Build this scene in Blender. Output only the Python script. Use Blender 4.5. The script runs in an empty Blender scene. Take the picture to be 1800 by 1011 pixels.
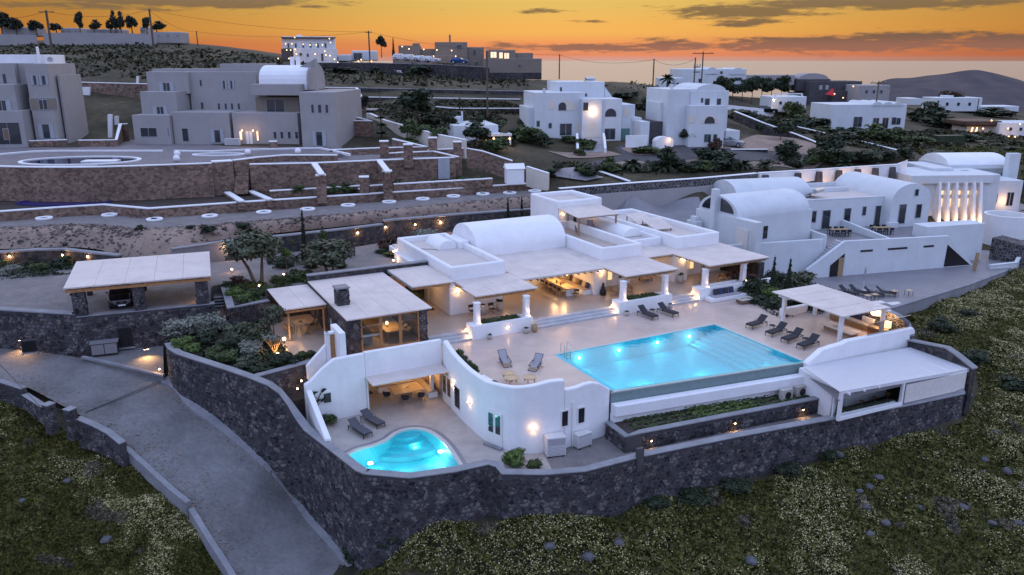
import bpy,bmesh,math,random
import numpy as np
from mathutils import Vector,Matrix,noise as mnoise
R=math.radians
rnd=random.Random(7)
SC=bpy.context.scene
COL=SC.collection
# camera
FOC,PITCH,CAMZ=1400.0,R(15.95),21.0
cam_d=bpy.data.cameras.new("camera");cam=bpy.data.objects.new("camera",cam_d);COL.objects.link(cam)
cam.location=(0,0,CAMZ);cam.rotation_euler=(R(90)-PITCH,0,0)
cam_d.sensor_width=36;cam_d.lens=FOC/1800*36;cam_d.clip_start=0.5;cam_d.clip_end=200000
SC.camera=cam
SC.view_settings.view_transform='Standard';SC.view_settings.look='None'
SC.view_settings.exposure=0.0;SC.view_settings.gamma=1.0;SC.view_settings.use_curve_mapping=False
SC.cycles.use_denoising=True
SC.cycles.max_bounces=6;SC.cycles.diffuse_bounces=3;SC.cycles.glossy_bounces=3
SC.cycles.transparent_max_bounces=12;SC.cycles.transmission_bounces=4
SC.cycles.sample_clamp_indirect=4.0
SC.cycles.caustics_reflective=False;SC.cycles.caustics_refractive=False
# dusk sky
world=bpy.data.worlds.new("World");SC.world=world;world.use_nodes=True
SKY_STRENGTH=1.0
def build_sky():
 nt=world.node_tree;N=nt.nodes;L=nt.links;N.clear()
 def n(t,**k):
  o=N.new(t)
  for a,b in k.items():setattr(o,a,b)
  return o
 def m(op,a,b=None,c=None,clamp=False):
  o=n('ShaderNodeMath',operation=op,use_clamp=clamp)
  for i,v in enumerate((a,b,c)):
   if v is None:continue
   if isinstance(v,(int,float)):o.inputs[i].default_value=v
   else:L.new(v,o.inputs[i])
  return o.outputs[0]
 tc=n('ShaderNodeTexCoord');sep=n('ShaderNodeSeparateXYZ');L.new(tc.outputs['Generated'],sep.inputs[0])
 X,Y,Z=sep.outputs
 el=m('MULTIPLY',m('ARCSINE',Z),57.2958)
 az=m('MULTIPLY',m('ARCTAN2',X,Y),57.2958)
 def ramp(fac,stops):
  o=n('ShaderNodeValToRGB');cr=o.color_ramp;cr.interpolation='EASE'
  while len(cr.elements)>1:cr.elements.remove(cr.elements[-1])
  for i,(p,c)in enumerate(stops):
   e=cr.elements[0]if i==0 else cr.elements.new(p)
   e.position=p;e.color=(*c,1)
  L.new(fac,o.inputs[0]);return o.outputs[0]
 t=m('POWER',m('DIVIDE',m('MAXIMUM',el,0.0),90.0,clamp=True),0.5)
 def P(d):return(d/90.0)**0.5
 front=ramp(t,[(0,(.62,.36,.30)),(P(.12),(.70,.33,.25)),(P(.35),(.80,.27,.13)),(P(.9),(.88,.31,.11)),(P(2),(.93,.47,.105)),(P(4),(.80,.52,.13)),(P(8),(1.05,.80,.46)),(P(16),(1.5,1.38,1.34)),(P(32),(1.05,1.08,1.33)),(P(60),(0.71,0.90,1.46)),(1,(0.69,0.88,1.47))])
 back=ramp(t,[(0,(0.43,0.47,0.74)),(P(4),(0.60,0.63,0.96)),(P(12),(0.75,0.86,1.33)),(P(30),(0.80,0.99,1.61)),(P(60),(0.72,0.92,1.52)),(1,(0.69,0.88,1.47))])
 ca=m('COSINE',m('DIVIDE',m('SUBTRACT',az,4.0),57.2958))
 w=n('ShaderNodeMapRange',interpolation_type='SMOOTHSTEP');L.new(ca,w.inputs[0])
 w.inputs[1].default_value=-0.25;w.inputs[2].default_value=0.8
 mix=n('ShaderNodeMix',data_type='RGBA');L.new(w.outputs[0],mix.inputs[0]);L.new(back,mix.inputs[6]);L.new(front,mix.inputs[7])
 g=m('POWER',m('MAXIMUM',ca,0.0),9.0)
 low=n('ShaderNodeMapRange',interpolation_type='SMOOTHSTEP');L.new(el,low.inputs[0])
 low.inputs[1].default_value=4;low.inputs[2].default_value=20;low.inputs[3].default_value=1;low.inputs[4].default_value=0
 dim=m('SUBTRACT',1.0,m('MULTIPLY',m('MULTIPLY',m('SUBTRACT',1.0,g),1.0),m('MULTIPLY',low.outputs[0],w.outputs[0])))
 dimc=n('ShaderNodeMix',data_type='RGBA',blend_type='MULTIPLY');dimc.inputs[0].default_value=1
 L.new(mix.outputs[2],dimc.inputs[6])
 cmb=n('ShaderNodeCombineXYZ');L.new(m('ADD',0.42,m('MULTIPLY',dim,0.58)),cmb.inputs[0]);L.new(m('ADD',0.30,m('MULTIPLY',dim,0.70)),cmb.inputs[1]);L.new(m('ADD',0.22,m('MULTIPLY',dim,0.78)),cmb.inputs[2])
 L.new(cmb.outputs[0],dimc.inputs[7])
 vec=n('ShaderNodeCombineXYZ');L.new(m('MULTIPLY',az,0.16),vec.inputs[0]);L.new(m('MULTIPLY',el,1.35),vec.inputs[1])
 nz=n('ShaderNodeTexNoise',noise_dimensions='2D');L.new(vec.outputs[0],nz.inputs['Vector'])
 nz.inputs['Scale'].default_value=1.6;nz.inputs['Detail'].default_value=7;nz.inputs['Roughness'].default_value=0.62;nz.inputs['Distortion'].default_value=0.3
 vec2=n('ShaderNodeCombineXYZ');L.new(m('MULTIPLY',az,0.5),vec2.inputs[0]);L.new(m('MULTIPLY',el,3.2),vec2.inputs[1])
 nz2=n('ShaderNodeTexNoise',noise_dimensions='2D');L.new(vec2.outputs[0],nz2.inputs['Vector'])
 nz2.inputs['Scale'].default_value=1.5;nz2.inputs['Detail'].default_value=6;nz2.inputs['Roughness'].default_value=0.6
 def pe(px,py):
  x,v=(px-900)/FOC,(py-505.5)/FOC
  d=Vector((x,math.cos(PITCH)-v*math.sin(PITCH),-math.sin(PITCH)-v*math.cos(PITCH))).normalized()
  return math.degrees(math.atan2(d.x,d.y)),math.degrees(math.asin(d.z))
 banks=[(1000,84,190,9,1.1),(1180,78,90,10,1.15),(1480,77,220,13,1.35),(1590,68,100,13,1.3),(1770,73,90,12,1.3),(1400,88,80,5,.7),(1290,20,120,12,1.25),(1315,38,60,11,1.1),(1245,32,60,5,.8),(1045,38,38,3.5,.85),(960,20,55,5,.85),(1560,4,260,11,1.25),(110,9,170,7,1.0),(300,2,200,10,1.3),(450,0,130,8,1.2),(545,12,35,4,.9),(450,24,45,3,.6),(780,17,16,2,.5),(850,13,25,2.5,.5),(1440,25,70,5,.7),(1650,84,130,4,.7),(700,66,20,2,.5)]
 tot=None
 for(px,py,sx,sy,a)in banks:
  A,E=pe(px,py);sa,se=sx/FOC*57.3,sy/FOC*57.3
  q=m('ADD',m('POWER',m('ABSOLUTE',m('DIVIDE',m('SUBTRACT',az,A),sa)),2.0),m('POWER',m('ABSOLUTE',m('DIVIDE',m('SUBTRACT',el,E),se)),2.0))
  b=m('MULTIPLY',m('POWER',2.718,m('MULTIPLY',q,-0.8)),a)
  tot=b if tot is None else m('MAXIMUM',tot,b)
 gen=n('ShaderNodeMapRange',interpolation_type='SMOOTHSTEP');L.new(nz.outputs[0],gen.inputs[0]);gen.inputs[1].default_value=.56;gen.inputs[2].default_value=.75
 far=n('ShaderNodeMapRange',interpolation_type='SMOOTHSTEP');L.new(el,far.inputs[0]);far.inputs[1].default_value=4.5;far.inputs[2].default_value=9;far.inputs[4].default_value=.45
 tot=m('MAXIMUM',tot,m('MULTIPLY',gen.outputs[0],far.outputs[0]))
 dens=m('ADD',m('MULTIPLY',tot,1.0),m('MULTIPLY',m('SUBTRACT',m('ADD',m('MULTIPLY',nz.outputs[0],.55),m('MULTIPLY',nz2.outputs[0],.45)),.5),2.6))
 cm=n('ShaderNodeMapRange',interpolation_type='SMOOTHSTEP');L.new(dens,cm.inputs[0]);cm.inputs[1].default_value=.42;cm.inputs[2].default_value=1.0
 cf=m('MULTIPLY',cm.outputs[0],m('MINIMUM',m('MULTIPLY',tot,3.0),1.0))
 ccol=ramp(t,[(0,(.40,.16,.12)),(P(.8),(.30,.14,.10)),(P(1.6),(.17,.105,.075)),(P(3),(.22,.14,.07)),(P(8),(.40,.33,.33)),(P(20),(.60,.60,.74)),(1,(.62,.68,.95))])
 fin=n('ShaderNodeMix',data_type='RGBA');L.new(m('MULTIPLY',cf,0.92),fin.inputs[0]);L.new(dimc.outputs[2],fin.inputs[6]);L.new(ccol,fin.inputs[7])
 bg=n('ShaderNodeBackground');L.new(fin.outputs[2],bg.inputs[0]);bg.inputs[1].default_value=SKY_STRENGTH
 out=n('ShaderNodeOutputWorld');L.new(bg.outputs[0],out.inputs[0])
 world.cycles.sampling_method='MANUAL';world.cycles.sample_map_resolution=512
build_sky()
# measuring helpers (pixel of the photo -> point in the place)
_cp,_sp=math.cos(PITCH),math.sin(PITCH)
def ray(px,py):
 x,v=(px-900)/FOC,(py-505.5)/FOC
 return x,_cp-v*_sp,-_sp-v*_cp
def W(px,py,z):
 a,b,c=ray(px,py);t=(z-CAMZ)/c
 return Vector((a*t,b*t,z))
def D(px,py,Y):
 a,b,c=ray(px,py);t=Y/b
 return Vector((a*t,Y,CAMZ+c*t))
class Frame:
 def __init__(s,x,y,deg):s.o=(x,y);s.deg=deg;s.a=R(deg);s.c,s.s=math.cos(s.a),math.sin(s.a)
 def pt(s,u,v,z=0.0):return Vector((s.o[0]+u*s.c-v*s.s,s.o[1]+u*s.s+v*s.c,z))
 def loc(s,p):x,y=p[0]-s.o[0],p[1]-s.o[1];return x*s.c+y*s.s,-x*s.s+y*s.c
 def uv(s,px,py,z):return s.loc(W(px,py,z))
HF=Frame(1.61,61.0,27.5)
# materials
def new_mat(name):
 m=bpy.data.materials.new(name);m.use_nodes=True
 return m,m.node_tree.nodes,m.node_tree.links,m.node_tree.nodes['Principled BSDF']
def mat(name,col,rough=.7,var=.12,scale=1.2,bump=0.0,bscale=20.,metal=0.,spec=.4,emit=None,estr=0.,fine=0.0,tint=None,streak=0.0):
 m,N,L,b=new_mat(name)
 b.inputs['Roughness'].default_value=rough;b.inputs['Metallic'].default_value=metal
 b.inputs['Specular IOR Level'].default_value=spec
 geo=N.new('ShaderNodeNewGeometry')
 if var>0:
  nz=N.new('ShaderNodeTexNoise');nz.inputs['Scale'].default_value=scale;nz.inputs['Detail'].default_value=5;nz.inputs['Roughness'].default_value=.65
  L.new(geo.outputs['Position'],nz.inputs['Vector'])
  cr=N.new('ShaderNodeValToRGB')
  lo=tuple(c*(1-var*1.6)for c in col);hi=tuple(min(1,c*(1+var))for c in(tint or col))
  cr.color_ramp.elements[0].position=.3;cr.color_ramp.elements[1].position=.7
  cr.color_ramp.elements[0].color=(*lo,1);cr.color_ramp.elements[1].color=(*hi,1)
  L.new(nz.outputs[0],cr.inputs[0]);src=cr.outputs[0]
  if fine>0:
   n2=N.new('ShaderNodeTexNoise');n2.inputs['Scale'].default_value=scale*14;n2.inputs['Detail'].default_value=3
   L.new(geo.outputs['Position'],n2.inputs['Vector'])
   mr=N.new('ShaderNodeMapRange');mr.inputs[3].default_value=1-fine;mr.inputs[4].default_value=1+fine
   mr.inputs[1].default_value=.3;mr.inputs[2].default_value=.7;L.new(n2.outputs[0],mr.inputs[0])
   mx=N.new('ShaderNodeMix');mx.data_type='RGBA';mx.blend_type='MULTIPLY';mx.inputs[0].default_value=1
   L.new(src,mx.inputs[6]);L.new(mr.outputs[0],mx.inputs[7]);src=mx.outputs[2]
  if streak>0:
   mp=N.new('ShaderNodeMapping');mp.inputs['Scale'].default_value=(1.7,1.7,.16);L.new(geo.outputs['Position'],mp.inputs[0])
   n3=N.new('ShaderNodeTexNoise');n3.inputs['Scale'].default_value=1.6;n3.inputs['Detail'].default_value=6;n3.inputs['Roughness'].default_value=.7;L.new(mp.outputs[0],n3.inputs['Vector'])
   m3=N.new('ShaderNodeMapRange');m3.inputs[1].default_value=.42;m3.inputs[2].default_value=.72;m3.inputs[3].default_value=1;m3.inputs[4].default_value=1-streak*2.2;L.new(n3.outputs[0],m3.inputs[0])
   x3=N.new('ShaderNodeMix');x3.data_type='RGBA';x3.blend_type='MULTIPLY';x3.inputs[0].default_value=1;L.new(src,x3.inputs[6]);L.new(m3.outputs[0],x3.inputs[7]);src=x3.outputs[2]
  L.new(src,b.inputs['Base Color'])
 else:
  b.inputs['Base Color'].default_value=(*col,1)
 if bump>0:
  nb=N.new('ShaderNodeTexNoise');nb.inputs['Scale'].default_value=bscale;nb.inputs['Detail'].default_value=4
  L.new(geo.outputs['Position'],nb.inputs['Vector'])
  bp=N.new('ShaderNodeBump');bp.inputs['Strength'].default_value=bump;bp.inputs['Distance'].default_value=.05
  L.new(nb.outputs[0],bp.inputs['Height']);L.new(bp.outputs[0],b.inputs['Normal'])
 if emit:
  b.inputs['Emission Color'].default_value=(*emit,1);b.inputs['Emission Strength'].default_value=estr
 return m
def mat_stone(name,cols,joint,scale,edge=.06,rough=.85,bump=.6,stretch=(1,1,1)):
 m,N,L,b=new_mat(name);b.inputs['Roughness'].default_value=rough;b.inputs['Specular IOR Level'].default_value=.25
 geo=N.new('ShaderNodeNewGeometry');mp=N.new('ShaderNodeMapping');mp.inputs['Scale'].default_value=stretch
 L.new(geo.outputs['Position'],mp.inputs[0])
 v=N.new('ShaderNodeTexVoronoi');v.inputs['Scale'].default_value=scale;L.new(mp.outputs[0],v.inputs['Vector'])
 d=N.new('ShaderNodeTexVoronoi');d.feature='DISTANCE_TO_EDGE';d.inputs['Scale'].default_value=scale;L.new(mp.outputs[0],d.inputs['Vector'])
 sep=N.new('ShaderNodeSeparateColor');L.new(v.outputs['Color'],sep.inputs[0])
 cr=N.new('ShaderNodeValToRGB');cr.color_ramp.interpolation='CONSTANT'
 for i,c in enumerate(cols):
  e=cr.color_ramp.elements[i]if i<2 else cr.color_ramp.elements.new(.5)
  e.position=i/len(cols);e.color=(*c,1)
 L.new(sep.outputs[0],cr.inputs[0])
 mr=N.new('ShaderNodeMapRange');mr.inputs[1].default_value=edge*.4;mr.inputs[2].default_value=edge;L.new(d.outputs['Distance'],mr.inputs[0])
 nz=N.new('ShaderNodeTexNoise');nz.inputs['Scale'].default_value=.35;nz.inputs['Detail'].default_value=4;L.new(geo.outputs['Position'],nz.inputs['Vector'])
 mr2=N.new('ShaderNodeMapRange');mr2.inputs[1].default_value=.3;mr2.inputs[2].default_value=.7;mr2.inputs[3].default_value=.72;mr2.inputs[4].default_value=1.18;L.new(nz.outputs[0],mr2.inputs[0])
 mx=N.new('ShaderNodeMix');mx.data_type='RGBA';L.new(mr.outputs[0],mx.inputs[0]);mx.inputs[6].default_value=(*joint,1);L.new(cr.outputs[0],mx.inputs[7])
 m2=N.new('ShaderNodeMix');m2.data_type='RGBA';m2.blend_type='MULTIPLY';m2.inputs[0].default_value=1;L.new(mx.outputs[2],m2.inputs[6]);L.new(mr2.outputs[0],m2.inputs[7])
 L.new(m2.outputs[2],b.inputs['Base Color'])
 bp=N.new('ShaderNodeBump');bp.inputs['Strength'].default_value=bump;bp.inputs['Distance'].default_value=.08;L.new(mr.outputs[0],bp.inputs['Height']);L.new(bp.outputs[0],b.inputs['Normal'])
 return m
def mat_cell(name,cols,scale=3.0,rough=.85):
 m,N,L,b=new_mat(name);b.inputs['Roughness'].default_value=rough;b.inputs['Specular IOR Level'].default_value=.25
 geo=N.new('ShaderNodeNewGeometry');v=N.new('ShaderNodeTexVoronoi');v.inputs['Scale'].default_value=scale
 L.new(geo.outputs['Position'],v.inputs['Vector']);sep=N.new('ShaderNodeSeparateColor');L.new(v.outputs['Color'],sep.inputs[0])
 cr=N.new('ShaderNodeValToRGB');cr.color_ramp.interpolation='LINEAR'
 for i,c in enumerate(cols):
  e=cr.color_ramp.elements[i]if i<2 else cr.color_ramp.elements.new(.5)
  e.position=i/(len(cols)-1);e.color=(*c,1)
 L.new(sep.outputs[0],cr.inputs[0])
 nz=N.new('ShaderNodeTexNoise');nz.inputs['Scale'].default_value=9;nz.inputs['Detail'].default_value=4;L.new(geo.outputs['Position'],nz.inputs['Vector'])
 mr=N.new('ShaderNodeMapRange');mr.inputs[1].default_value=.3;mr.inputs[2].default_value=.7;mr.inputs[3].default_value=.75;mr.inputs[4].default_value=1.25;L.new(nz.outputs[0],mr.inputs[0])
 m2=N.new('ShaderNodeMix');m2.data_type='RGBA';m2.blend_type='MULTIPLY';m2.inputs[0].default_value=1;L.new(cr.outputs[0],m2.inputs[6]);L.new(mr.outputs[0],m2.inputs[7])
 L.new(m2.outputs[2],b.inputs['Base Color']);return m
def mat_leaf(name,dark,light,rough=.6):
 m,N,L,b=new_mat(name);b.inputs['Roughness'].default_value=rough;b.inputs['Specular IOR Level'].default_value=.3
 geo=N.new('ShaderNodeNewGeometry');nz=N.new('ShaderNodeTexNoise');nz.inputs['Scale'].default_value=1.6;nz.inputs['Detail'].default_value=3
 L.new(geo.outputs['Position'],nz.inputs['Vector'])
 ad=N.new('ShaderNodeMath');ad.operation='MULTIPLY_ADD';ad.inputs[1].default_value=.45;L.new(geo.outputs['Random Per Island'],ad.inputs[0])
 sb=N.new('ShaderNodeMath');sb.operation='SUBTRACT';sb.inputs[1].default_value=.22;L.new(nz.outputs[0],sb.inputs[0]);L.new(sb.outputs[0],ad.inputs[2])
 cr=N.new('ShaderNodeValToRGB');cr.color_ramp.elements[0].position=.2;cr.color_ramp.elements[1].position=.8
 cr.color_ramp.elements[0].color=(*dark,1);cr.color_ramp.elements[1].color=(*light,1)
 L.new(ad.outputs[0],cr.inputs[0]);L.new(cr.outputs[0],b.inputs['Base Color'])
 return m
def mat_emit(name,col,strength):
 m,N,L,b=new_mat(name);b.inputs['Base Color'].default_value=(.8,.75,.6,1)
 b.inputs['Emission Color'].default_value=(*col,1);b.inputs['Emission Strength'].default_value=strength;return m
def two_sided(N,L,fr,ior):
 g=N.new('ShaderNodeNewGeometry');r=N.new('ShaderNodeMapRange');r.inputs[3].default_value=ior;r.inputs[4].default_value=1/ior;L.new(g.outputs['Backfacing'],r.inputs[0]);L.new(r.outputs[0],fr.inputs['IOR'])
def mat_glass(name,tint=(.5,.55,.55),rough=.03,see=.5):
 m,N,L,b=new_mat(name);N.remove(b);out=N['Material Output']
 g=N.new('ShaderNodeBsdfGlossy');g.inputs['Roughness'].default_value=rough;g.inputs['Color'].default_value=(.9,.9,.9,1)
 t=N.new('ShaderNodeBsdfTransparent');t.inputs['Color'].default_value=(*tint,1)
 fr=N.new('ShaderNodeFresnel');two_sided(N,L,fr,1.5)
 mx=N.new('ShaderNodeMixShader');L.new(fr.outputs[0],mx.inputs[0]);L.new(t.outputs[0],mx.inputs[1]);L.new(g.outputs[0],mx.inputs[2])
 L.new(mx.outputs[0],out.inputs[0]);return m
def mat_water(name,tint,wave=.04,scale=1.2):
 m,N,L,b=new_mat(name);N.remove(b);out=N['Material Output']
 geo=N.new('ShaderNodeNewGeometry');nz=N.new('ShaderNodeTexNoise');nz.inputs['Scale'].default_value=scale;nz.inputs['Detail'].default_value=3;L.new(geo.outputs['Position'],nz.inputs['Vector'])
 bp=N.new('ShaderNodeBump');bp.inputs['Strength'].default_value=wave;bp.inputs['Distance'].default_value=.3;L.new(nz.outputs[0],bp.inputs['Height'])
 g=N.new('ShaderNodeBsdfGlossy');g.inputs['Roughness'].default_value=.02;L.new(bp.outputs[0],g.inputs['Normal'])
 t=N.new('ShaderNodeBsdfTransparent');t.inputs['Color'].default_value=(*tint,1)
 fr=N.new('ShaderNodeFresnel');two_sided(N,L,fr,1.48);L.new(bp.outputs[0],fr.inputs['Normal'])
 mx=N.new('ShaderNodeMixShader');L.new(fr.outputs[0],mx.inputs[0]);L.new(t.outputs[0],mx.inputs[1]);L.new(g.outputs[0],mx.inputs[2])
 L.new(mx.outputs[0],out.inputs[0]);return m
M=dict(white=mat('white_plaster',(.79,.79,.80),.8,.04,.7,.12,9,fine=.03,streak=.02),white_shaded=mat('shaded_whitewash',(.60,.63,.65),.8,.05,.5,.1,9,fine=.02,streak=.02),cream=mat('cream_plaster',(.66,.60,.52),.8,.05,.8,.1,9),grey_wall=mat('pale_grey_plaster',(.33,.31,.305),.85,.05,.5,.1,8,streak=.02),beige_wall=mat('beige_plaster',(.22,.185,.15),.85,.06,.5,.1,8),dark_wall=mat('dark_stone_plaster',(.075,.07,.075),.85,.2,1.5,.3,6),floor=mat('polished_screed',(.52,.415,.36),.36,.10,.5,.015,5,spec=.32,fine=.05),floor_in=mat('indoor_screed',(.42,.35,.29),.30,.10,.6,.01,5,spec=.5),floor_low=mat('courtyard_screed',(.40,.36,.33),.55,.12,.8,.04,6,fine=.06),step=mat('marble_step',(.46,.46,.48),.45,.12,1.5,.02,6),roof=mat('roof_screed',(.55,.49,.46),.75,.06,.35,.03,6,fine=.03),canvas=mat('canopy_boarding',(.62,.545,.50),.7,.08,.6,.02,10,fine=.03),deck=mat('grey_terrace_paving',(.21,.20,.215),.5,.10,.5,.03,6,fine=.05),cap=mat('grey_cement_cap',(.24,.24,.255),.8,.14,.9,.15,10,fine=.08),mortar=mat('dark_mortar',(.062,.058,.064),.95,.25,2.0,.5,12),lava=mat_cell('lava_stone',[(.016,.016,.020),(.030,.028,.034),(.055,.045,.045),(.028,.028,.034),(.075,.064,.064),(.042,.040,.048),(.17,.155,.15)],2.6),lava_far=mat_stone('lava_masonry',[(.035,.034,.038),(.06,.054,.056),(.09,.075,.07),(.05,.05,.055),(.12,.11,.11)],(.04,.04,.042),2.8),lava_joint=mat_stone('pale_jointed_masonry',[(.035,.034,.038),(.06,.054,.056),(.09,.075,.07),(.05,.05,.055)],(.2,.19,.19),2.6,.1),tan=mat_stone('tan_masonry',[(.13,.085,.065),(.21,.14,.105),(.27,.18,.135),(.17,.115,.09),(.36,.28,.22)],(.20,.145,.12),2.6,.05,stretch=(1,1,1.6)),road=mat('concrete_road',(.16,.155,.155),.8,.22,.28,.15,14,fine=.14),gravel=mat('gravel_drive',(.20,.18,.175),.95,.15,.8,.6,30,fine=.22),paving=mat('stone_paving',(.19,.165,.17),.8,.15,.7,.3,8,fine=.15),soil=mat('garden_soil',(.055,.042,.034),.95,.25,1.0,.5,8,fine=.2),bank=mat('dry_bank_earth',(.27,.195,.155),.95,.2,.35,.5,5,fine=.15),rock=mat('dark_rock',(.05,.045,.045),.9,.3,2.5,.6,6),rockpale=mat('pale_rock',(.10,.098,.105),.9,.25,2.0,.6,6),hill=mat('scrub_ground',(.030,.030,.013),.95,.4,.10,.8,1.5,fine=.3,tint=(.062,.050,.026)),wood=mat('weathered_beam',(.34,.22,.12),.7,.2,3,.15,20),wood_warm=mat('oiled_timber',(.42,.21,.085),.55,.18,3,.1,20),wood_pale=mat('pale_table_wood',(.50,.36,.22),.5,.12,3,.05,20),rattan=mat('rattan',(.38,.22,.10),.7,.2,6,.3,40),charcoal=mat('charcoal_cushion',(.035,.034,.042),.85,.12,4,.1,30),frame=mat('dark_metal',(.035,.034,.036),.45,.05,4,metal=.3),fab_grey=mat('grey_sling_fabric',(.34,.33,.36),.8,.06,5,.05,40),fab_beige=mat('beige_cushion',(.42,.34,.27),.9,.1,4,.1,20),fab_white=mat('white_cushion',(.68,.64,.60),.9,.06,4,.1,20),fab_blue=mat('navy_cushion',(.03,.04,.09),.9,.15,4,.1,20),fab_brown=mat('brown_cushion',(.20,.13,.09),.9,.15,4,.1,20),pot=mat('pale_pot',(.45,.42,.38),.8,.12,4,.1,12),pot_tan=mat('clay_urn',(.36,.26,.16),.7,.15,4,.1,12),metal=mat('brushed_steel',(.5,.5,.52),.25,.05,4,metal=.9),ac=mat('air_unit_white',(.62,.61,.60),.5,.04,3),black=mat('black_paint',(.012,.012,.014),.3,0),shutter=mat('pale_blue_shutter',(.34,.37,.40),.6,.06,3),teal_wood=mat('teal_door_paint',(.11,.22,.22),.5,.06,3),door_white=mat('white_door_paint',(.72,.72,.70),.5,.03,3),glass_dark=mat('dark_window_glass',(.02,.024,.03),.08,0,spec=.8),glass=mat_glass('clear_glass',(.82,.86,.86)),rail_glass=mat_glass('smoked_rail_glass',(.68,.68,.68)),shade=mat_emit('lamp_shade_glow',(1.0,.62,.27),5.0),bulb=mat_emit('warm_bulb',(1.0,.60,.26),30.0),bulb_far=mat_emit('distant_warm_lamp',(1.0,.52,.18),3.2),bulb_white=mat_emit('pool_lamp',(.80,1.0,1.0),30.0),flood=mat_emit('flood_lamp',(1.0,.80,.55),60.0),warm_pane=mat_emit('lit_window',(1.0,.60,.25),1.1),tile=mat('turquoise_pool_lining',(.06,.52,.62),.5,.05,1.2),tile_edge=mat('grey_green_mosaic',(.17,.235,.235),.35,.08,3,.05,40),tile_grey=mat('pool_coping',(.52,.50,.47),.6,.06,2),paint_white=mat('white_painted_timber',(.72,.72,.74),.5,.03,3),galv=mat('blue_pool_mosaic',(.035,.025,.13),.4,.1,3),bark=mat('tree_bark',(.12,.09,.065),.9,.25,6,.5,20),olive=mat_leaf('olive_leaf',(.035,.042,.022),(.12,.13,.075)),green=mat_leaf('shrub_leaf',(.022,.036,.012),(.085,.115,.035)),dkgreen=mat_leaf('dark_leaf',(.012,.020,.010),(.04,.055,.025)),brightgreen=mat_leaf('fresh_leaf',(.04,.07,.015),(.13,.19,.045)),silver=mat_leaf('silver_leaf',(.09,.10,.075),(.26,.27,.22)),redleaf=mat_leaf('rust_leaf',(.035,.018,.012),(.10,.05,.035)),blackleaf=mat_leaf('cypress_leaf',(.008,.012,.007),(.025,.03,.014)),)  # second whitewash is the white plaster with shade mixed into its colour
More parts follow.
